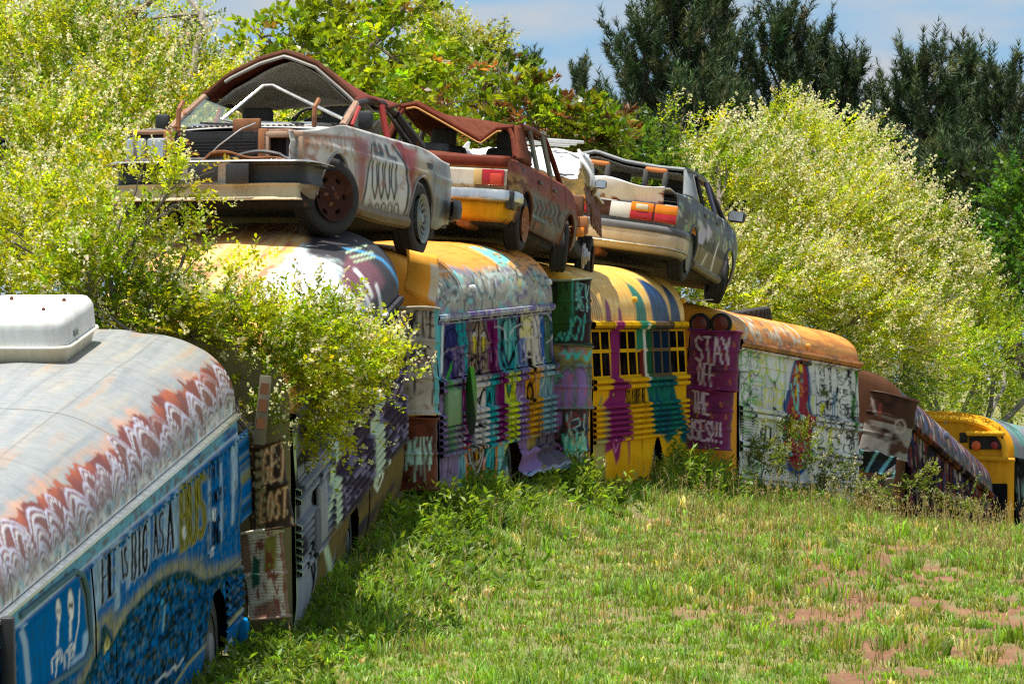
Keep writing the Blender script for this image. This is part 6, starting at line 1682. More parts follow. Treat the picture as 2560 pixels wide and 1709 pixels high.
# ---------------------------------------------------------------- grey sedan with missing rear window, tail to the viewer
def grey_wreck():
    c = Car('wrecked_car', 'dark grey wrecked sedan with crumpled white trunk lid, on the yellow bus', 79.0, -5.5, 7.5, 1.04, (-1.27, -.72, .01), 1690, 700, 95.4, -1)
    hw = lambda x, z: (.84 - .06 * smooth(-1.7, -2.15, x) - .08 * smooth(1.5, 2.2, x)) * (1 - .05 * smooth(.5, .2, z) - .05 * smooth(.72, 1.0, z))
    cv = c.canvas(-2.15, 2.2, hw)
    z = zz(1400, 370, 3.646)
    cv.fill(rgb(74, 78, 80)); cv.blotch(rgb(58, 62, 66), .6, 20, 30, 3); cv.blotch(rgb(110, 114, 118), .5, 14, 40, 4, .55, .7)
    low = 1 - smooth(.46, .50, cv.Vv); cv.blend(low * .9, rgb(112, 98, 78)); cv.blend(smooth(.47, .49, cv.Vv) * (1 - smooth(.57, .59, cv.Vv)) * (cv.S > .28) * (cv.S < .82), rgb(16, 16, 18))
    for q in (((1230, 860), (1290, 680), (1340, 780), (1300, 880)), ((1330, 780), (1340, 680), (1390, 780), (1340, 860)), ((1250, 650), (1300, 700), (1260, 720))):
        cv.poly(z(*q), rgb(180, 176, 206), 1.5)
    cv.poly(z((1330, 860), (1450, 870), (1400, 960)), rgb(30, 30, 34), 2)
    r = random.Random(5)
    for k in range(46):
        x = r.uniform(1050, 1680); y = r.uniform(380, 720) + .42 * (x - 1050)
        cv.stroke(z((x, y), (x + r.uniform(-12, 16), y + r.uniform(20, 90))), r.uniform(1.6, 3.0), [rgb(150, 180, 130), rgb(150, 190, 200), rgb(190, 196, 130), rgb(200, 204, 206)][k % 4], .8, .75)
    for q in (((1440, 870), (1400, 1000), (1370, 1120)), ((1340, 960), (1290, 1060), (1255, 1130)), ((1080, 560), (1100, 620))):
        cv.stroke(z(*q), 2.6, rgb(206, 206, 204), .8)
    zb = lambda x: .25 + .12 * smooth(-1.75, -2.15, x) + .10 * smooth(1.8, 2.2, x)
    zt = lambda x: .95 - .02 * smooth(-1.0, -2.1, x) - .14 * smooth(.9, 2.2, x)
    ar = [(-1.27, .355, .30), (1.27, .355, .30)]
    c.side([(-2.13, -.72, 'rear_quarter'), (-.72, .12, 'rear_door'), (.12, 1.0, 'front_door'), (1.0, 2.18, 'front_fender')], zb, zt, ar, M['car'], 50, 30)
    for a in ar: c.arch_lip(*a, rgb(90, 94, 96), M['car'])
    c.floor(-2.05, 2.0, .72); c.box('inner_body', (0, 0, .5), (3.8, 1.10, .42), (.02, .018, .016), M['dark'], .03)
    for x in (-1.27, 1.27):
        for y in (.72, -.72): c.wheel(x, y, .30, .18, 'cap', rgb(112, 116, 112) if x < 0 else rgb(70, 50, 40), steer=(18 if x > 0 else 0))
    for sg in (1, -1): MB().tube([(.9, sg * .80, .25), (-.9, sg * .80, .25)], .05, 8, rgb(120, 112, 92)).build('rocker_panel', M['car_rust'], c.root)
    # crumpled white trunk lid, lamps, bumper
    g = grid_xy(np.linspace(-1.62, -2.14, 12), np.linspace(-.66, .72, 30), lambda X, Y: .97 + .03 * np.sin(Y * 7 + 1) * smooth(-1.7, -2.1, X) - .02 * (Y / .7) ** 2)
    cc = np.ones(g.shape) * rgb(206, 208, 212); c.sheet('trunk_lid', g, cc, M['car_rust'])
    g = np.array([[(-2.14 - .03 * math.sin(4 * y + 2 * t) - .02 * t, y, .76 + .22 * t + .03 * math.sin(y * 7 + 1) * t) for t in np.linspace(0, 1, 12)] for y in np.linspace(-.60, .74, 36)])
    cc = np.ones(g.shape) * rgb(216, 216, 218); n_ = fbm(g[..., 1] * 5, g[..., 2] * 9, 7); cc[n_ > .78] = rgb(120, 70, 46); c.sheet('trunk_lid_face', g, cc, M['car'], .012)
    c.box('trunk_lock', (-2.185, .32, .88), (.03, .05, .05), (.05, .05, .05), M['steel'], .015)
    g = np.array([[(-2.12, y, .52 + .26 * t) for t in np.linspace(0, 1, 4)] for y in np.linspace(-.78, .78, 10)]); c.sheet('tail_panel', g, rgb(150, 150, 152), M['car'])
    c.box('plate_recess', (-2.135, .25, .66), (.03, .62, .17), rgb(96, 70, 58), M['car_rust'], .01)
    c.box('reflector_panel', (-2.14, -.16, .66), (.04, .30, .18), rgb(222, 222, 218), M['plain'], .01)
    for sg in (1, -1):
        for (y, w, clear) in ((.38, .26, True), (.66, .26, False)):
            a = c.box('tail_light', (-2.15, sg * y, .615), (.06, w, .10), rgb(130, 10, 20), M['redlens'], .008)
            MB().box((-2.15, sg * y, .715), (.06, w, .10), rgb(226, 130, 20), bev=.008).build('indicator_lens', M['amberlens'], a)
            if clear: MB().box((-2.16, sg * y, .715), (.055, w * .55, .06), rgb(214, 206, 180), bev=.006).build('reversing_lens', M['plain'], a)
    path = [(-1.62, .86), (-1.95, .86), (-2.12, .80), (-2.22, .6), (-2.25, 0), (-2.22, -.6), (-2.12, -.80), (-1.95, -.86), (-1.62, -.86)]
    c.sweep('rear_bumper', path, [(-.04, .52), (.0, .52), (.02, .48), (.02, .44), (.012, .43), (.015, .32), (-.005, .24), (-.05, .20)], lambda t, j: np.tile([rgb(110, 110, 112), rgb(130, 130, 132), rgb(90, 90, 92), rgb(90, 90, 92), rgb(196, 184, 168), rgb(196, 176, 144), rgb(170, 160, 140), rgb(120, 110, 96)][j], (len(t), 1)), M['car'])
    c.sweep('bumper_strip', path, [(.022, .29), (.032, .28), (.022, .27)], rgb(200, 198, 192), M['chrome'])
    # roof with sagging rear edge
    re = lambda y: np.interp(y, [-.60, -.3, .1, .45, .60], [1.30, 1.29, 1.31, 1.38, 1.33])
    def rz(X, Y):
        t = smooth(-1.1, .2, X); return re(Y) * (1 - t) + (1.34 - .06 * (Y / .6) ** 2) * t - .05 * np.exp(-((X + .5) / .3) ** 2 - (Y / .4) ** 2)
    g = grid_xy(np.linspace(-1.12, .42, 26), np.linspace(-.61, .61, 26), rz); c.sheet('roof', g, rgb(104, 108, 110), M['car'], .025)
    g = grid_xy(np.linspace(-1.08, .38, 16), np.linspace(-.57, .57, 16), lambda X, Y: rz(X, Y) - .05); c.sheet('headliner', g, rgb(66, 58, 48), M['liner'])
    pts = [(-1.14, y, float(re(y)) - .005) for y in np.linspace(-.61, .61, 26)]; MB().tube(pts, .022, 8, rgb(150, 152, 154)).build('rear_header', M['car'], c.root)
    for sg in (1, -1):
        tz = float(re(sg * .60))
        G = np.array([[(-1.66 + .52 * t, sg * (.74 - .13 * t), .95 + (tz - .95) * t), (-1.4 + .44 * t, sg * (.785 - .16 * t), .95 + (tz - .95) * t), (-1.08 + .20 * t, sg * (.80 - .165 * t), .95 + (tz + .005 - .95) * t)] for t in np.linspace(0, 1, 12)])
        c.sheet('rear_pillar', G, rgb(116, 120, 122), M['car'], .03)
        MB().tube([(-1.14, sg * .63, tz), (-.3, sg * .645, 1.31), (.42, sg * .62, 1.29)], .03, 8, rgb(84, 88, 90)).build('roof_rail', M['car'], c.root)
        MB().tube([(.42, sg * .62, 1.29), (.75, sg * .70, 1.1), (1.05, sg * .76, .94)], .03, 8, rgb(60, 62, 64)).build('windshield_pillar', M['car'], c.root)
        for (xb, xt, col) in ((-.70, -.66, rgb(30, 30, 32)), (.10, .04, rgb(110, 108, 140)), (.20, .14, rgb(70, 74, 76))):
            MB().tube([(xb, sg * .80, .95), (xt, sg * .655, 1.295)], .024, 6, col).build('door_window_frame', M['car'], c.root)
        MB().tube([(-1.02, sg * .79, .96), (-.92, sg * .67, 1.26), (-.66, sg * .66, 1.285), (.04, sg * .65, 1.295)], .016, 6, rgb(110, 114, 116)).build('window_rubber', M['car'], c.root)
        c.box('mirror', (.86, sg * .93, 1.01), (.10, .20, .13), rgb(24, 26, 28), M['blackplastic'], .03)
        MB().box((.805, sg * .93, 1.01), (.008, .165, .10), rgb(120, 140, 150)).build('mirror_glass', M['chrome'], c.root)
    for y in (.34, -.34):
        # ring headrests: dark padding with orange foam showing
        for (dy, dz, w_, h_, col, mt) in ((-.115, .08, .06, .22, rgb(70, 72, 76), M['fabric']), (.115, .08, .06, .22, rgb(70, 72, 76), M['fabric']), (0, .19, .26, .05, rgb(206, 120, 50), M['plain']), (0, -.03, .28, .05, rgb(206, 120, 50), M['plain'])):
            c.box('headrest', (-1.42, y + dy, 1.03 + dz), (.10, w_, h_), col, mt, .02)
        c.seat(.0, y, rgb(60, 60, 64), h=.6)
    c.box('rear_bench', (-1.12, 0, .66), (.16, 1.25, .5), rgb(50, 50, 54), M['fabric'], .06)
    c.box('parcel_shelf', (-1.38, 0, .95), (.45, 1.2, .03), rgb(34, 32, 30), M['blackplastic'], .01)
    c.box('fuel_flap', (-1.42, -.80, .82), (.14, .04, .16), rgb(40, 48, 54), M['blackplastic'], .03)
    for x in (-.60, .24): c.box('door_handle', (x, -.825, .84), (.18, .03, .04), (.02, .02, .02), M['blackplastic'], .01)
    g = grid_xy(np.linspace(1.02, 2.15, 10), np.linspace(-.74, .74, 14), lambda X, Y: .93 - .11 * (X - 1.0) - .03 * (Y / .74) ** 2); c.sheet('hood', g, rgb(80, 84, 86), M['car'])
    c.box('exhaust', (-1.8, .2, .20), (.5, .3, .14), rgb(110, 76, 44), M['rustpatch'], .05)
    c.box('axle_beam', (-1.27, 0, .30), (.09, 1.3, .09), rgb(60, 40, 30), M['rustpatch'], .02)
    MB().tube([(1.1, -.62, .4), (1.5, -.80, .30), (1.2, -.78, .05), (.8, -.5, -.05)], .012, 5, rgb(120, 110, 100)).build('dangling_hose', M['steel'], c.root)
    return c

# ---------------------------------------------------------------- flattened white car behind the rusty one
def crushed_wreck():
    c = Car('crushed_car', 'crumpled white and brown car wedged between the rusty and the grey wreck', 86, -4, 4, 1.0, (-1.0, -.72, .0), 1442, 684, 88.6, -1)
    def crumple(X, Y, s): return .07 * (fbm(X * 5, Y * 5, s, 4) - .5)
    hw = lambda x, z: .82 - .06 * smooth(.6, 1.0, z)
    cv = c.canvas(-1.5, 2.2, hw); cv.fill(rgb(112, 66, 48)); cv.blotch(rgb(134, 110, 92), .6, 26, 60, 3, .55, .75); cv.blotch(rgb(180, 110, 64), .5, 12, 26, 5, .62, .72); cv.blotch(rgb(60, 50, 46), .6, 24, 46, 6, .55, .7)
    # torn side
    for (x0, x1, nm) in ((-1.45, -.55, 'torn_fender'), (-.55, .4, 'torn_door'), (.4, 1.05, 'torn_quarter')):
        x = np.linspace(x0, x1 - .01, 26); zz_ = np.linspace(0, 1, 22); X, T = np.meshgrid(x, zz_, indexing='ij')
        zb_ = .58 + .2 * np.exp(-((X + 1.0) / .3) ** 2)
        Z = zb_ + (.98 - zb_) * T
        for sg in (1, -1):
            G = np.stack([X, sg * (hw(X, Z) + crumple(X * 1.5, Z * 1.5, 4 + sg)), Z + crumple(X, Z, 9) * .1], -1); MB().grid(G, c.col(X, Z)).build(nm, M['car_rust'], c.root, solid=.01)
    # crushed white top
    for k, (x0, x1, h0, h1, w) in enumerate(((-1.3, -.3, 1.08, 1.40, .66), (-.4, .9, 1.36, 1.52, .64), (.8, 1.5, 1.44, 1.1, .7))):
        g = grid_xy(np.linspace(x0, x1, 26), np.linspace(-w, w, 30), lambda X, Y: h0 + (h1 - h0) * (X - x0) / (x1 - x0) + 1.6 * crumple(X * 1.6, Y * 1.6, 21 + k) - .06 * (Y / w) ** 2)
        g[..., 1] += .05 * (fbm(g[..., 0] * 6, g[..., 2] * 6, 8) - .5)
        cc = np.ones(g.shape) * rgb(222, 222, 222); n_ = fbm(g[..., 0] * 7, g[..., 1] * 7, 33 + k); cc[n_ > .70] = rgb(30, 30, 32)
        c.sheet('crushed_roof' if k == 1 else 'crushed_panel', g, cc, M['car'], .014)
    for sg in (-1, 1):
        m = np.linspace(0, 1, 22); G = np.zeros((22, 10, 3))
        for i, t in enumerate(m):
            for j, q in enumerate(np.linspace(0, 1, 10)):
                x = -1.0 + 1.9 * t; G[i, j] = (x, sg * (.80 - .14 * q + .05 * math.sin(9 * t + 3 * q)), 0.96 + .46 * q * math.sin(math.pi * min(t + .25, 1) * .9) + .03 * math.sin(13 * t))
        c.sheet('folded_pillar', G, rgb(216, 216, 216), M['car'], .02)
    c.box('torn_bracket', (-1.42, -.62, .66), (.22, .30, .34), rgb(126, 92, 74), M['car_rust'], .03); c.box('torn_bracket', (-1.46, -.76, .50), (.16, .16, .2), rgb(176, 120, 80), M['car_rust'], .03)
    c.box('marker_lamp', (-1.55, -.72, .42), (.05, .17, .10), rgb(230, 150, 20), M['amberlens'], .015)
    c.box('red_lens_fragment', (-1.5, -.56, .80), (.05, .14, .08), rgb(130, 30, 34), M['redlens'], .01)
    for k in range(5): c.box('roof_strip', (-.35 + .14 * k, -.2, 1.52 + .02 * (k % 2)), (.05, .9 - .1 * k, .03), rgb(60, 62, 62) if k % 2 else rgb(206, 206, 206), M['car'], .008)
    c.box('mirror', (-1.1, -.92, 1.0), (.07, .13, .10), rgb(24, 26, 28), M['blackplastic'], .03); MB().box((-1.14, -.92, 1.0), (.008, .11, .08), rgb(120, 140, 140)).build('mirror_glass', M['chrome'], c.root)
    # bare hub with brake disc
    d = MB(); d.lathe([(.002, -.07), (.05, -.07), (.055, -.04), (.09, -.035), (.095, -.01), (.14, -.01), (.14, .012), (.002, .012)], 30, 'y', (-1.0, -.78, .20), rgb(150, 150, 146)); d.build('brake_disc', M['steel'], c.root)
    c.box('brake_caliper', (-.88, -.78, .22), (.07, .07, .14), rgb(120, 112, 104), M['steel'], .02)
    c.floor(-1.3, 1.3, .66, .30)
    c.wheel(.9, -.66, .29, .17, 'holes', rgb(100, 80, 70)); c.wheel(.9, .66, .29, .17, 'holes', rgb(100, 80, 70))
    return c
CARS = [white_red_wreck(), rusty_wreck(), grey_wreck(), crushed_wreck()]
# ------------------------------------------------------------------ plants
M['leaf'] = leaf_mat('privet_leaf', .55, .45, (1.25, 1.2, .5))
M['bigleaf'] = leaf_mat('broad_leaf', .5, .35, (1.25, 1.2, .5))
M['petal'] = leaf_mat('blossom', .35, .7, (1.0, 1.0, .9))
M['needle'] = leaf_mat('pine_needle', .15, .6, (1, 1, .7))
M['grass'] = leaf_mat('grass_blade', .40, .6)
M['bark'] = paint_mat('bark', .9, 0, 0, .4, color=(.10, .075, .055), scale=6)
M['bark_pale'] = paint_mat('pale_bark', .9, 0, 0, .35, color=(.20, .17, .14), scale=6)

def unit(a):
    return a / (np.linalg.norm(a, axis=-1, keepdims=True) + 1e-9)

def leaves(cen, axis, L_, W_, flat=.5, R=None):
    """diamond leaf quads: cen base points, axis unit directions"""
    R = R or rng
    n = len(cen)
    nv = unit(np.array([0, 0, 1.0]) * flat + R.normal(size=(n, 3)) * (1 - flat * .5))
    s = unit(np.cross(axis, nv))
    up = np.cross(s, axis)
    L_ = np.broadcast_to(np.asarray(L_, float).reshape(-1, 1), (n, 1)); W_ = np.broadcast_to(np.asarray(W_, float).reshape(-1, 1), (n, 1))
    p0 = cen; p2 = cen + axis * L_ - up * L_ * .12
    m = cen + axis * L_ * .48 + up * L_ * .05
    V = np.stack([p0, m + s * W_, p2, m - s * W_], 1).reshape(-1, 3)
    F = np.arange(4 * n).reshape(-1, 4)
    return V, F

def sprays(base, dirs, length, k, L_, W_, droop=.25, flat=.5, spread=.9, R=None):
    """twigs with k leaves each -> leaf quads, per-leaf spray index, twig tips"""
    R = R or rng
    n = len(base)
    t = np.linspace(.12, 1.0, k)[None, :, None] + R.uniform(-.03, .03, (n, k, 1))
    d = unit(dirs); length = np.asarray(length).reshape(n, 1, 1)
    side = unit(np.cross(d, np.array([0, 0, 1.0]) + R.normal(size=(n, 3)) * .4))
    up = np.cross(side, d)
    c = base[:, None] + d[:, None] * length * t; c[..., 2] -= (droop * length * t * t)[..., 0]
    sgn = np.where(np.arange(k) % 2 == 0, 1, -1)[None, :, None]
    ax = unit(d[:, None] * .75 + side[:, None] * sgn * spread + up[:, None] * R.uniform(-.5, .6, (n, k, 1)) + R.normal(size=(n, k, 3)) * .22)
    sz = R.uniform(.7, 1.2, (n * k))
    V, F = leaves(c.reshape(-1, 3), ax.reshape(-1, 3), L_ * sz, W_ * sz, flat, R)
    tip = base + d * length[:, 0] * 1.0; tip[:, 2] -= droop * length[:, 0, 0]
    return V, F, np.repeat(np.arange(n), k), tip, d

def colvar(n, base, var, R=None):
    R = R or rng
    c = np.asarray(base)[None] * np.exp(R.normal(0, 1, (n, 1)) * var) * (1 + R.normal(0, .10, (n, 3)))
    return np.clip(c, .004, .9)

def panicles(tip, d, m, size, R=None, col=(.80, .75, .46)):
    """clusters of tiny pale florets at twig tips"""
    R = R or rng
    n = len(tip)
    t = R.uniform(-.1, 1, (n, m, 1)); dd = unit(d * .8 + np.array([0, 0, .45]))
    r = (1 - np.clip(t, 0, 1)) * size * .17 + size * .03
    c = tip[:, None] + dd[:, None] * t * size + R.normal(size=(n, m, 3)) * r
    ax = unit(R.normal(size=(n * m, 3)) + np.array([0, 0, .8]))
    V, F = leaves(c.reshape(-1, 3), ax, size * R.uniform(.15, .27, n * m), size * R.uniform(.07, .12, n * m), .2, R)
    C = np.repeat(colvar(n * m, col, .18, R), 4, 0)
    return V, F, C

def limb(m, a, b, r0, r1, R, bend=.15, n=7, col=None):
    a = np.array(a); b = np.array(b); l = np.linalg.norm(b - a)
    off = R.normal(size=3) * l * bend * .5; off[2] = abs(off[2]) * .6
    pts = [a + (b - a) * t + off * math.sin(math.pi * t) + R.normal(size=3) * l * .012 * (0 < t < 1) for t in np.linspace(0, 1, n)]
    m.tube([tuple(p) for p in pts], list(np.linspace(r0, r1, n)), 6, col)
    return pts

def blob_points(blobs, R):
    """blobs: (px, py, d, rx px, ry px, rd m, count) -> points, outward directions"""
    P_, O_ = [], []
    for (px, py, d, rx, ry, rd, n) in blobs:
        nc = max(4, n // 9)
        u = unit(R.normal(size=(nc, 3))); r = R.uniform(.2, 1.0, (nc, 1)) ** .5
        pick_ = R.integers(0, nc, n); u, r = u[pick_], r[pick_]
        c = np.array(P(px, py, d)); s = np.array([rx / FPX * d, rd, ry / FPX * d])
        lump = 1 + .22 * (fbm(u[:, :1] * 2.2 + px * .01, u[:, 2:] * 2.2 + u[:, 1:2], int(px) % 97) - .5) * 2
        P_.append(c + u * r * s * lump + R.normal(size=(n, 3)) * .085); O_.append(u)
    return np.concatenate(P_), np.concatenate(O_)

def bush(name, label, cat, blobs, roots, seed, leaf=(.056, .0135), k=13, ln=(.18, .42), base=(.22, .26, .018), var=.22, flowers=.4, fsize=.10, lean=(0, 0, .45), group=None, droop=.2, mat='leaf', limbs=5, lr=.035, tint2=None, fcol=(.80, .72, .44), flat=.5, bark='bark_pale', fm=14, outw=.8):
    R = np.random.default_rng(seed)
    pts, out = blob_points(blobs, R)
    root0 = np.array(P(*roots[0])); 
    o = thing(name, label, cat, Matrix.Translation(Vector(root0)), group)
    dirs = unit(out * outw + np.array(lean) + R.normal(size=out.shape) * .38)
    V, F, idx, tip, d = sprays(pts, dirs, R.uniform(*ln, len(pts)), k, leaf[0], leaf[1], droop, flat, R=R)
    cs = colvar(len(pts), base, var, R)
    if tint2 is not None:
        sel = R.uniform(size=len(pts)) < tint2[1]; cs[sel] = colvar(int(sel.sum()), tint2[0], var, R)
    # whole boughs differ: older darker growth next to fresh pale growth
    lf = fbm(pts[:, 0] * 1.3 + seed, pts[:, 2] * 1.5 + pts[:, 1] * .7, seed + 3, 2)
    cs = cs * (.55 + .9 * lf)[:, None]
    old = smooth(.54, .68, fbm(pts[:, 0] * 1.9, pts[:, 2] * 2.1 + pts[:, 1], seed + 8, 2))[:, None]
    cs = cs * (1 - .45 * old * np.array([[1.1, .8, .9]]))
    C = np.repeat(cs[idx] * np.exp(R.normal(0, .16, (len(idx), 1))), 4, 0)
    quick('foliage', V - root0, F, M[mat], o, C)
    if flowers:
        sel = (R.uniform(size=len(tip)) < flowers * (.45 + 1.1 * fbm(pts[:, 0] * 1.4, pts[:, 2] * 1.4, seed)))
        V2, F2, C2 = panicles(tip[sel], d[sel], fm, fsize, R, fcol)
        quick('blossoms', V2 - root0, F2, M['petal'], o, C2)
    m = MB()
    for i, (px, py, dd, rx, ry, rd, n) in enumerate(blobs):
        r_ = np.array(P(*roots[i % len(roots)])); c = np.array(P(px, py, dd))
        p = limb(m, r_, c, lr, lr * .5, R, .2)
        for q in range(limbs):
            s = np.array([rx / FPX * dd, rd, ry / FPX * dd])
            e = c + unit(R.normal(size=3)) * s * .85
            p2 = limb(m, p[3 + q % 4], e, lr * .45, lr * .12, R, .15)
            for w in range(2):
                e2 = e + R.normal(size=3) * s * .35; limb(m, p2[3 + w], e2, lr * .2, lr * .07, R, .1, 5)
    m.V = [v - root0 for v in m.V]
    m.build('branches', M[bark], o)
    return o

PR = 'flowering privet bushes around the buses'
YG = (.44, .48, .014); DG_ = (.17, .25, .016)
# privet leaning out of the gap between the blue and the grey bus
bush('privet_bush', 'privet bush with cream blossom leaning over the grey bus', 'bush',
     [(690, 850, 67.6, 220, 95, .5, 480), (840, 930, 68.2, 130, 110, .4, 300), (470, 810, 67.2, 230, 80, .5, 380), (640, 960, 67.3, 130, 100, .4, 260), (190, 750, 66.9, 220, 85, .5, 380), (930, 965, 68.4, 80, 75, .3, 110), (760, 1010, 68.0, 120, 70, .4, 190), (330, 840, 67.2, 190, 60, .5, 260), (560, 720, 67.3, 90, 40, .3, 40)],
     [(655, 1120, 66.95), (600, 1080, 66.9)], 11, base=YG, flowers=.26, fsize=.14, group=PR, lr=.026)
# thin upright shoots in front of the white and red car's bumper
bush('privet_bush', 'slender privet shoots rising in front of the white car bumper', 'bush',
     [(330, 500, 67.0, 80, 100, .25, 62), (430, 470, 67.0, 110, 50, .2, 42), (230, 620, 67.0, 120, 60, .3, 60), (470, 620, 67.1, 110, 60, .25, 42), (40, 610, 66.9, 100, 90, .35, 130), (340, 640, 67.0, 90, 70, .2, 60)],
     [(310, 900, 66.9), (250, 900, 66.9)], 12, base=YG, flowers=.4, group=PR, lr=.022, limbs=6)
# background mass at the left
bush('privet_bush', 'big privet thicket with cream blossom at the left edge', 'bush',
     [(90, 420, 83, 230, 190, .9, 1250), (330, 330, 85, 210, 170, .9, 1100), (150, 180, 88, 250, 150, 1.0, 1300), (400, 200, 89, 140, 110, .8, 620), (40, 60, 90, 220, 110, 1.0, 800), (280, 70, 92, 140, 80, .8, 380), (550, 280, 90, 120, 120, .8, 500), (470, 60, 91, 40, 40, .3, 30), (70, 560, 80, 220, 120, .8, 900), (300, 520, 81, 220, 130, .8, 900)],
     [(200, 760, 84), (380, 740, 85)], 13, base=(.40, .44, .015), flowers=.28, fsize=.16, group=PR, k=13, ln=(.22, .5), lr=.05, tint2=(DG_, .35))
# background right: privet heap behind the white bus
bush('privet_bush', 'large privet heap covered in cream blossom right of the grey sedan', 'bush',
     [(1840, 560, 119, 180, 210, 1.2, 1450), (2020, 480, 122, 170, 190, 1.2, 1500), (2100, 620, 119, 190, 180, 1.2, 1700), (1980, 330, 125, 70, 70, .5, 170), (1780, 380, 120, 70, 60, .4, 150), (1700, 330, 120, 60, 45, .3, 70), (2250, 640, 120, 170, 150, 1.2, 1100), (1900, 720, 117, 210, 110, 1.0, 1300), (2150, 790, 118, 200, 120, 1.0, 1200), (2080, 400, 125, 120, 70, .8, 380)],
     [(1950, 930, 119), (2150, 950, 119)], 14, base=(.43, .46, .016), flowers=.42, fsize=.17, group=PR, lean=(.75, 0, .55), k=13, ln=(.28, .62), lr=.05, tint2=(DG_, .22), fm=15)
bush('privet_bush', 'greener privet thicket behind the far end of the bus row', 'bush',
     [(2350, 760, 126, 170, 140, 1.2, 1000), (2460, 880, 125, 150, 130, 1.2, 900), (2300, 900, 123, 170, 110, 1.0, 900), (2540, 740, 129, 120, 170, 1.0, 700), (2200, 960, 121, 130, 70, .8, 420), (2450, 1000, 134, 180, 60, 1.0, 480)],
     [(2380, 1100, 126), (2450, 1100, 126)], 15, base=(.32, .38, .016), flowers=.22, group=PR, k=12, lr=.05, tint2=(DG_, .4))
# broad-leaved trees behind the cars
TG = 'broad-leaved trees behind the wrecked cars'
bush('broadleaf_tree', 'broad-leaved tree with yellow-green leaves behind the white car roof', 'tree',
     [(760, 150, 96, 140, 90, .8, 150), (930, 110, 97, 170, 120, .9, 230), (650, 170, 95, 80, 90, .6, 90), (1000, 270, 96, 160, 110, .8, 200), (880, 270, 95, 120, 80, .8, 130), (1010, 20, 98, 90, 50, .5, 60), (690, 90, 96, 60, 40, .4, 25)],
     [(780, 560, 96), (820, 560, 96)], 16, leaf=(.115, .032), k=11, ln=(.25, .5), base=(.25, .33, .012), var=.3, flowers=0, tint2=((.36, .17, .04), .05), mat='bigleaf', group=TG, lr=.05, bark='bark', droop=.35, flat=.35)
bush('privet_bush', 'pale blossoming privet crown showing between the two broad-leaved trees', 'bush',
     [(1110, 190, 101, 110, 130, .7, 560), (1150, 120, 102, 80, 60, .5, 200), (1040, 120, 101, 110, 80, .6, 280)], [(1100, 480, 101)], 17, base=(.36, .375, .025), flowers=.5, group=PR, k=12)
bush('broadleaf_tree', 'broad-leaved tree with reddish drooping young leaves behind the rusty car', 'tree',
     [(1290, 320, 99, 140, 110, .8, 230), (1430, 370, 100, 120, 110, .8, 200), (1260, 190, 100, 60, 70, .5, 55), (1190, 340, 99, 100, 90, .7, 130), (1370, 270, 101, 80, 50, .5, 60), (1510, 360, 101, 60, 80, .5, 70)],
     [(1340, 620, 99), (1380, 620, 99)], 18, leaf=(.13, .026), k=11, ln=(.2, .42), base=(.20, .26, .014), var=.32, flowers=0, tint2=((.22, .09, .04), .20), mat='bigleaf', group=TG, lr=.045, bark='bark', droop=.55, flat=.2)
bush('broadleaf_tree', 'dark green broad-leaved tree cut by the right edge', 'tree',
     [(2560, 560, 128, 90, 150, .8, 520), (2540, 660, 127, 80, 90, .7, 280)], [(2560, 950, 128)], 19, leaf=(.085, .03), k=11, base=(.08, .17, .022), flowers=0, group=TG, bark='bark', tint2=((.08, .15, .02), .3))
bush('broadleaf_tree', 'small green tree in front of the pines beside the grey sedan', 'tree',
     [(1600, 420, 118, 90, 90, .7, 330), (1560, 330, 119, 60, 60, .5, 120), (1640, 480, 117, 80, 70, .6, 220)], [(1600, 700, 118)], 20, leaf=(.085, .03), k=11, base=(.10, .17, .022), flowers=0, group=TG, bark='bark', tint2=((.11, .15, .02), .3))

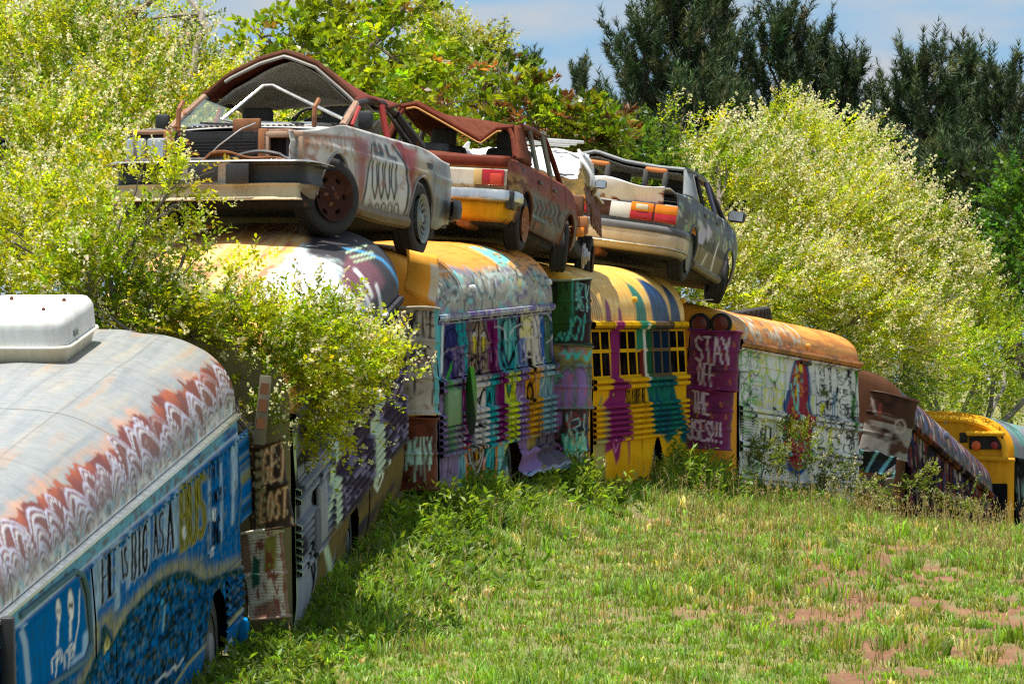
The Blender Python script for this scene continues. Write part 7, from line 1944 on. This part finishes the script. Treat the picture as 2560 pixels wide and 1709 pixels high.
# ---------------------------------------------------------------- pines
def pine(label, px, py, d, h, w, seed, n=34):
    R = np.random.default_rng(seed)
    top = np.array(P(px, py, d)); gz = float(ground_z(top[0], d)); base = np.array([top[0] + R.normal() * .1, d, gz - .1])
    o = thing('pine_tree', label, 'tree', Matrix.Translation(Vector(base)), 'dark pines behind the buses')
    m = MB(); m.tube([tuple(base), tuple(base + (top - base) * .5 + R.normal(size=3) * .06), tuple(top - np.array([0, 0, .2]))], [.14, .10, .025], 8)
    sb, sd, sl = [], [], []
    for i in range(n):
        t = ((i + .5) / n) ** .8                       # 0 at the tip, 1 low
        z = top[2] - .15 - t * h
        az = i * 2.399 + R.normal() * .3
        L_ = (.25 + 1.25 * w * (t ** .55)) * R.uniform(.7, 1.15)
        el = math.radians(56 - 38 * t + R.normal() * 9)
        a = np.array([top[0] + (base[0] - top[0]) * t * .5, d, z])
        dv = np.array([math.cos(az) * math.cos(el), math.sin(az) * math.cos(el), math.sin(el)])
        mid = a + dv * L_ * .6; end = a + dv * L_ + np.array([0, 0, .28 * L_])
        m.tube([tuple(a), tuple(mid), tuple(end)], [.03 * (.4 + t), .02, .007], 5)
        ns = int(5 + 11 * L_)
        for q in range(ns):
            f = .25 + .75 * (q + R.uniform(0, 1)) / ns
            p = a + dv * L_ * f + np.array([0, 0, .28 * L_ * f * f])
            sb.append(p + R.normal(size=3) * .05); sd.append(dv * .55 + np.array([R.normal() * .45, R.normal() * .45, .85])); sl.append(R.uniform(.22, .42))
        sb.append(end); sd.append(dv * .3 + np.array([0, 0, 1.2])); sl.append(R.uniform(.35, .6))
    for q in range(5):
        sb.append(top - np.array([0, 0, .45]) + R.normal(size=3) * .10); sd.append(np.array([R.normal() * .25, R.normal() * .2, 1])); sl.append(R.uniform(.4, .65))
    sb = np.array(sb); sd = unit(np.array(sd)); sl = np.array(sl); N = len(sb); K = 48
    t = R.uniform(0, 1, (N, K, 1)); c = sb[:, None] + sd[:, None] * sl[:, None, None] * t
    rad = unit(np.cross(np.repeat(sd[:, None], K, 1), R.normal(size=(N, K, 3))))
    ax = unit(rad * .75 + sd[:, None] * (.45 + .5 * t)).reshape(-1, 3); c = c.reshape(-1, 3)
    L_ = R.uniform(.11, .19, (N * K, 1)); s = unit(np.cross(ax, R.normal(size=ax.shape))) * .0095
    V = np.stack([c - s, c + s, c + ax * L_], 1).reshape(-1, 3); F = np.arange(3 * N * K).reshape(-1, 3)
    g = colvar(N, (.042, .074, .028), .34, R); new = R.uniform(size=N) < .16; g[new] = colvar(int(new.sum()), (.12, .14, .05), .2, R)
    C = np.repeat(np.repeat(g, K, 0), 3, 0)
    quick('needles', V - base, F, M['needle'], o, C)
    m.V = [v - base for v in m.V]; m.build('trunk_and_limbs', M['bark'], o)
for (lab, px, py, d, h, w, n) in (
    ('tallest pine, its top cut by the upper edge', 1690, -70, 150, 4.6, 1.35, 60), ('thin pine left of the tallest one, bending out to the left', 1612, 60, 149, 3.6, .62, 30),
    ('pine close right of the tallest one, tip near the upper edge', 1800, 0, 153, 4.0, .85, 40), ('pine with clustered candles in the middle of the pine row', 1950, 55, 151, 4.0, 1.0, 48),
    ('narrow pine on the right shoulder of the clustered pine', 2040, 95, 152, 3.4, .75, 34), ('low pine in the dip of the skyline', 2120, 165, 151, 3.0, .75, 34), ('lowest pine left of the skyline gap', 2170, 330, 150, 2.0, .5, 22),
    ('broad pine right of the skyline gap', 2300, 160, 149, 3.8, 1.05, 54), ('pine with a pointed top left of the right edge', 2420, 158, 152, 3.6, .85, 42), ('pine cut by the right edge of the picture', 2515, 190, 151, 3.4, .85, 40),
    ('low pine filling below the broad one', 2250, 420, 147, 2.4, .9, 34), ('far pine tip above the reddish tree', 1245, 95, 225, .9, .06, 7), ('far pine tip left of the tall pines', 1448, 165, 230, .8, .06, 7), ('far pine tip above the reddish tree, second from its left', 1330, 150, 228, .8, .06, 7),
    ('low dark pine behind the grey sedan', 1760, 250, 147, 3.0, 1.1, 44), ('low dark pine behind the privet heap', 1920, 300, 148, 2.8, 1.2, 44), ('low dark pine behind the right thicket', 2420, 420, 146, 2.8, 1.3, 46), ('low dark pine left of the pine row foot', 1640, 330, 148, 2.4, .7, 28)):
    pine(lab, px, py, d, h, w, int(px) + 7, n)
# dark understory closing the view below the pines
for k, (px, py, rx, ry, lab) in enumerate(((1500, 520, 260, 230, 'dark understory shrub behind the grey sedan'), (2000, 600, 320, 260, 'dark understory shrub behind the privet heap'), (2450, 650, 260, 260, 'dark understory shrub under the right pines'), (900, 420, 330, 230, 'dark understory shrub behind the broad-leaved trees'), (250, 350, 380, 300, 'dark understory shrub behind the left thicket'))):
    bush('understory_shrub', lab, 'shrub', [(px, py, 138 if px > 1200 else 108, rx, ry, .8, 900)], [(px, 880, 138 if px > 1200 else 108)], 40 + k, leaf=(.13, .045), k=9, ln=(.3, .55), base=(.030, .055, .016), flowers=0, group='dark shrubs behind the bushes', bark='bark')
# ------------------------------------------------------------------ grass and weeds
def blades(name, label, x, y, h, w, col, lean=.35, seed=1, cat='grass', mat='grass'):
    R = np.random.default_rng(seed); n = len(x)
    z = ground_z(x, y) - .01
    a = R.uniform(0, 2 * math.pi, n); dx, dy = np.cos(a), np.sin(a)
    l = np.abs(R.normal(0, lean, n)) * h
    b = np.stack([x, y, z], -1); sx = np.stack([-dy, dx * .4, np.zeros(n)], -1) * (w / 2)[:, None]; sx[:, 0] = np.where(np.abs(sx[:, 0]) < .35 * w / 2, .35 * w / 2, sx[:, 0])
    m = b + np.stack([dx * l * .35, dy * l * .35, h * .58], -1); t = b + np.stack([dx * l, dy * l, h * (1 - .25 * np.clip(l / h, 0, 1.5))], -1)
    V = np.stack([b - sx, b + sx, m - sx * .8, m + sx * .8, t], 1).reshape(-1, 3)
    i = np.arange(n)[:, None] * 5
    F = np.concatenate([i + np.array([[0, 1, 3]]), i + np.array([[0, 3, 2]]), i + np.array([[2, 3, 4]])], 0)
    C = np.repeat(col, 5, 0)
    o = quick(name, V, F, M[mat], None, C)
    return tag(o, label, cat, kind='stuff')

def pxx(px, d): return (px - CX) / FPX * d
def pick(n, d0, d1, seed, p0=560, p1=2620):
    R = np.random.default_rng(seed)
    d = R.uniform(d0, d1, n); x = pxx(R.uniform(p0, p1, n), d)
    k = x > foot_x(d) - .05
    return x[k], d[k], R
def grass_part():
    # short thatch
    x, y, R = pick(88000, 61, 103, 5)
    b = bare(x, y); keep = R.uniform(size=len(x)) > b * .93; x, y, b = x[keep], y[keep], b[keep]
    dry = smooth(.42, .66, fbm(x * .7 + 9, y * .22, 43))
    isd = R.uniform(size=len(x)) < (.12 + .32 * dry)
    col = colvar(len(x), (.19, .30, .028), .3, R); col[isd] = colvar(int(isd.sum()), (.42, .37, .15), .28, R)
    blades('grass', 'worn sunlit grass with straw-coloured patches before the bus row', x, y, R.uniform(.03, .09, len(x)), R.uniform(.006, .012, len(x)), col, .9, 6)
    # tufts: blades arching out of common crowns
    x, y, R = pick(8200, 61, 104, 7)
    b = bare(x, y); keep = R.uniform(size=len(x)) > b * .72; x, y = x[keep], y[keep]; n = len(x)
    K = 21
    near = 1 - smooth(.2, 1.4, x - foot_x(y)); big = smooth(.45, .7, fbm(x * 1.0, y * .4, 33))
    hs = R.uniform(.06, .14, n) * (.7 + 1.1 * big) + near * R.uniform(.03, .16, n); rs = R.uniform(.04, .13, n)
    cs = colvar(n, (.17, .30, .026), .26, R); q = R.uniform(size=n); st = q < .10 + .22 * smooth(.45, .65, fbm(x * .7 + 9, y * .22, 43)); cs[st] = colvar(int(st.sum()), (.44, .39, .15), .2, R)
    dk = q > .88; cs[dk] = colvar(int(dk.sum()), (.12, .20, .025), .2, R)
    a = R.uniform(0, 6.283, (n, K)); rr = np.sqrt(R.uniform(0, 1, (n, K))) * rs[:, None]
    bx, by = x[:, None] + np.cos(a) * rr, y[:, None] + np.sin(a) * rr * 1.5
    h = hs[:, None] * R.uniform(.5, 1.25, (n, K)); ln = R.uniform(.2, 1.0, (n, K)) * h
    bx, by, h, ln, a2 = bx.ravel(), by.ravel(), h.ravel(), ln.ravel(), (a + R.normal(0, .5, a.shape)).ravel()
    N = len(bx); z = ground_z(bx, by) - .01; dx, dy = np.cos(a2), np.sin(a2)
    base = np.stack([bx, by, z], -1); w = R.uniform(.0045, .0095, N)[:, None]; sx = np.stack([np.ones(N), np.zeros(N), np.zeros(N)], -1) * w * np.clip(np.abs(dy), .4, 1)[:, None]
    md = base + np.stack([dx * ln * .35, dy * ln * .35, h * .62], -1); tp = base + np.stack([dx * ln * 1.1, dy * ln * 1.1, h * (1.0 - .28 * np.clip(ln / h, 0, 1))], -1)
    V = np.stack([base - sx, base + sx, md - sx * .8, md + sx * .8, tp], 1).reshape(-1, 3); i = np.arange(N)[:, None] * 5
    F = np.concatenate([i + np.array([[0, 1, 3]]), i + np.array([[0, 3, 2]]), i + np.array([[2, 3, 4]])], 0)
    C = np.repeat(np.repeat(cs, K, 0) * np.exp(R.normal(0, .18, (N, 1))), 5, 0)
    tag(quick('grass_tufts', V, F, M['grass'], None, C), 'green and straw-coloured grass tufts scattered over the clearing', 'grass', kind='stuff')
    # seed stalks
    x, y, R = pick(5200, 64, 108, 8)
    pr = .12 + .88 * smooth(.45, .62, fbm(x * .8, y * .3, 51)) * (1 - .6 * bare(x, y)); k = R.uniform(size=len(x)) < pr; x, y = x[k], y[k]; n = len(x)
    h = R.uniform(.22, .5, n) * (.65 + .35 * smooth(82, 96, y))
    z = ground_z(x, y); a = R.uniform(0, 6.28, n); l = h * R.uniform(.05, .35, n)
    tip = np.stack([x + np.cos(a) * l, y + np.sin(a) * l, z + h], -1); base = np.stack([x, y, z], -1); mid = base * .45 + tip * .55 + np.array([0, 0, .03])
    w = np.array([.0035, 0, 0]); V = np.stack([base - w, base + w, mid - w, mid + w, tip], 1).reshape(-1, 3); i = np.arange(n)[:, None] * 5
    F = np.concatenate([i + np.array([[0, 1, 3]]), i + np.array([[0, 3, 2]]), i + np.array([[2, 3, 4]])], 0)
    col = np.repeat(colvar(n, (.33, .28, .12), .2, R), 5, 0)
    d = unit(tip - mid); m = 7
    t = R.uniform(-.35, .1, (n, m, 1)); c = tip[:, None] + d[:, None] * t * .28 + R.normal(size=(n, m, 3)) * .008
    LV, LF = leaves(c.reshape(-1, 3), unit(np.repeat(d[:, None], m, 1).reshape(-1, 3) + R.normal(size=(n * m, 3)) * .35), .035, .005, .2, R)
    LT = np.concatenate([LF[:, :3], LF[:, [0, 2, 3]]]) + len(V)
    C2 = np.repeat(colvar(n * m, (.42, .33, .18), .2, R), 4, 0)
    tag(quick('seed_grass', np.concatenate([V, LV]), np.concatenate([F, LT]), M['grass'], None, np.concatenate([col, C2])), 'tan seed heads standing above the grass', 'grass', kind='stuff')
    # leafy weeds along the foot of the buses
    segs = [(61, 77, 900, .95, .36), (77, 88, 420, .5, .28), (88, 98, 300, .4, .24), (97, 112, 520, .6, .34)]
    B, D_, Ln, Cc = [], [], [], []
    for (d0, d1, n, wd, hh) in segs:
        d = R.uniform(d0, d1, n); e = np.abs(R.normal(0, wd * .5, n)); x = foot_x(d) + e - .03
        z = ground_z(x, d); B.append(np.stack([x, d, z - .02], -1))
        D_.append(np.stack([R.normal(0, .45, n), R.normal(0, .45, n), np.ones(n)], -1)); Ln.append(R.uniform(.4, 1.0, n) * hh * (1.1 - .5 * np.clip(e / wd, 0, 1)))
        Cc.append(colvar(n, (.12, .20, .022), .3, R))
    # lush clump between the yellow and the magenta
    for (px, d0, n, wd, hh) in ((1660, 95.2, 380, .30, .75), (1590, 94.0, 160, .2, .55), (1745, 96.4, 240, .22, .62), (1300, 84.5, 150, .2, .45), (1410, 86.2, 240, .22, .62), (1180, 80, 260, .3, .5), (1080, 77.5, 200, .2, .5), (960, 75, 260, .3, .45)):
        x = pxx(px, d0) + R.normal(0, wd, n); d = d0 - np.abs(R.normal(0, .5, n)); z = ground_z(x, d); B.append(np.stack([x, d, z], -1)); D_.append(np.stack([R.normal(0, .4, n), R.normal(0, .4, n), np.ones(n)], -1)); Ln.append(R.uniform(.4, 1.0, n) * hh); Cc.append(colvar(n, (.16, .25, .025), .22, R))
    B = np.concatenate(B); D_ = np.concatenate(D_); Ln = np.concatenate(Ln); Cc = np.concatenate(Cc)
    V, F, idx, tip, dd = sprays(B, D_, Ln, 11, .095, .016, .12, .4, 1.0, R)
    C = np.repeat(Cc[idx] * np.exp(R.normal(0, .18, (len(idx), 1))), 4, 0)
    tag(quick('leafy_weeds', V, F, M['leaf'], None, C), 'tall leafy green weeds along the foot of the buses', 'weeds', kind='stuff')
grass_part()
WG = 'young privet shrubs growing against the far buses'
for k, (px, py, d, rx, ry, n, lab) in enumerate(((1910, 1165, 98.6, 30, 55, 70, 'small leafy shrub against the near part of the white bus'), (1990, 1130, 100.6, 36, 75, 110, 'leggy white-flowered shrub in front of the hooded figure'), (2080, 1190, 103, 40, 40, 80, 'low flowering shrub under the black lettering of the white bus'), (2292, 1215, 108.0, 34, 36, 46, 'white-flowered shrub beside the brown drum'), (2385, 1235, 110.2, 40, 26, 40, 'thin flowering shoots in front of the dark bus'), (2450, 1285, 112, 50, 22, 50, 'low shrub before the far end of the dark bus'), (1435, 1205, 86.3, 30, 30, 60, 'yellow-flowered honeysuckle below the teal drum'), (2180, 1230, 104.5, 40, 30, 70, 'low weeds shrub below the brown drum'))):
    bush('weedy_shrub', lab, 'shrub', [(px, py, d, rx, ry, .25, n)], [(px, py + ry + 20, d)], 60 + k, leaf=(.055, .014), k=9, ln=(.12, .25), base=(.13, .165, .025), flowers=.35, fsize=.08, group=WG, lr=.012, limbs=3, fcol=(.66, .60, .40))
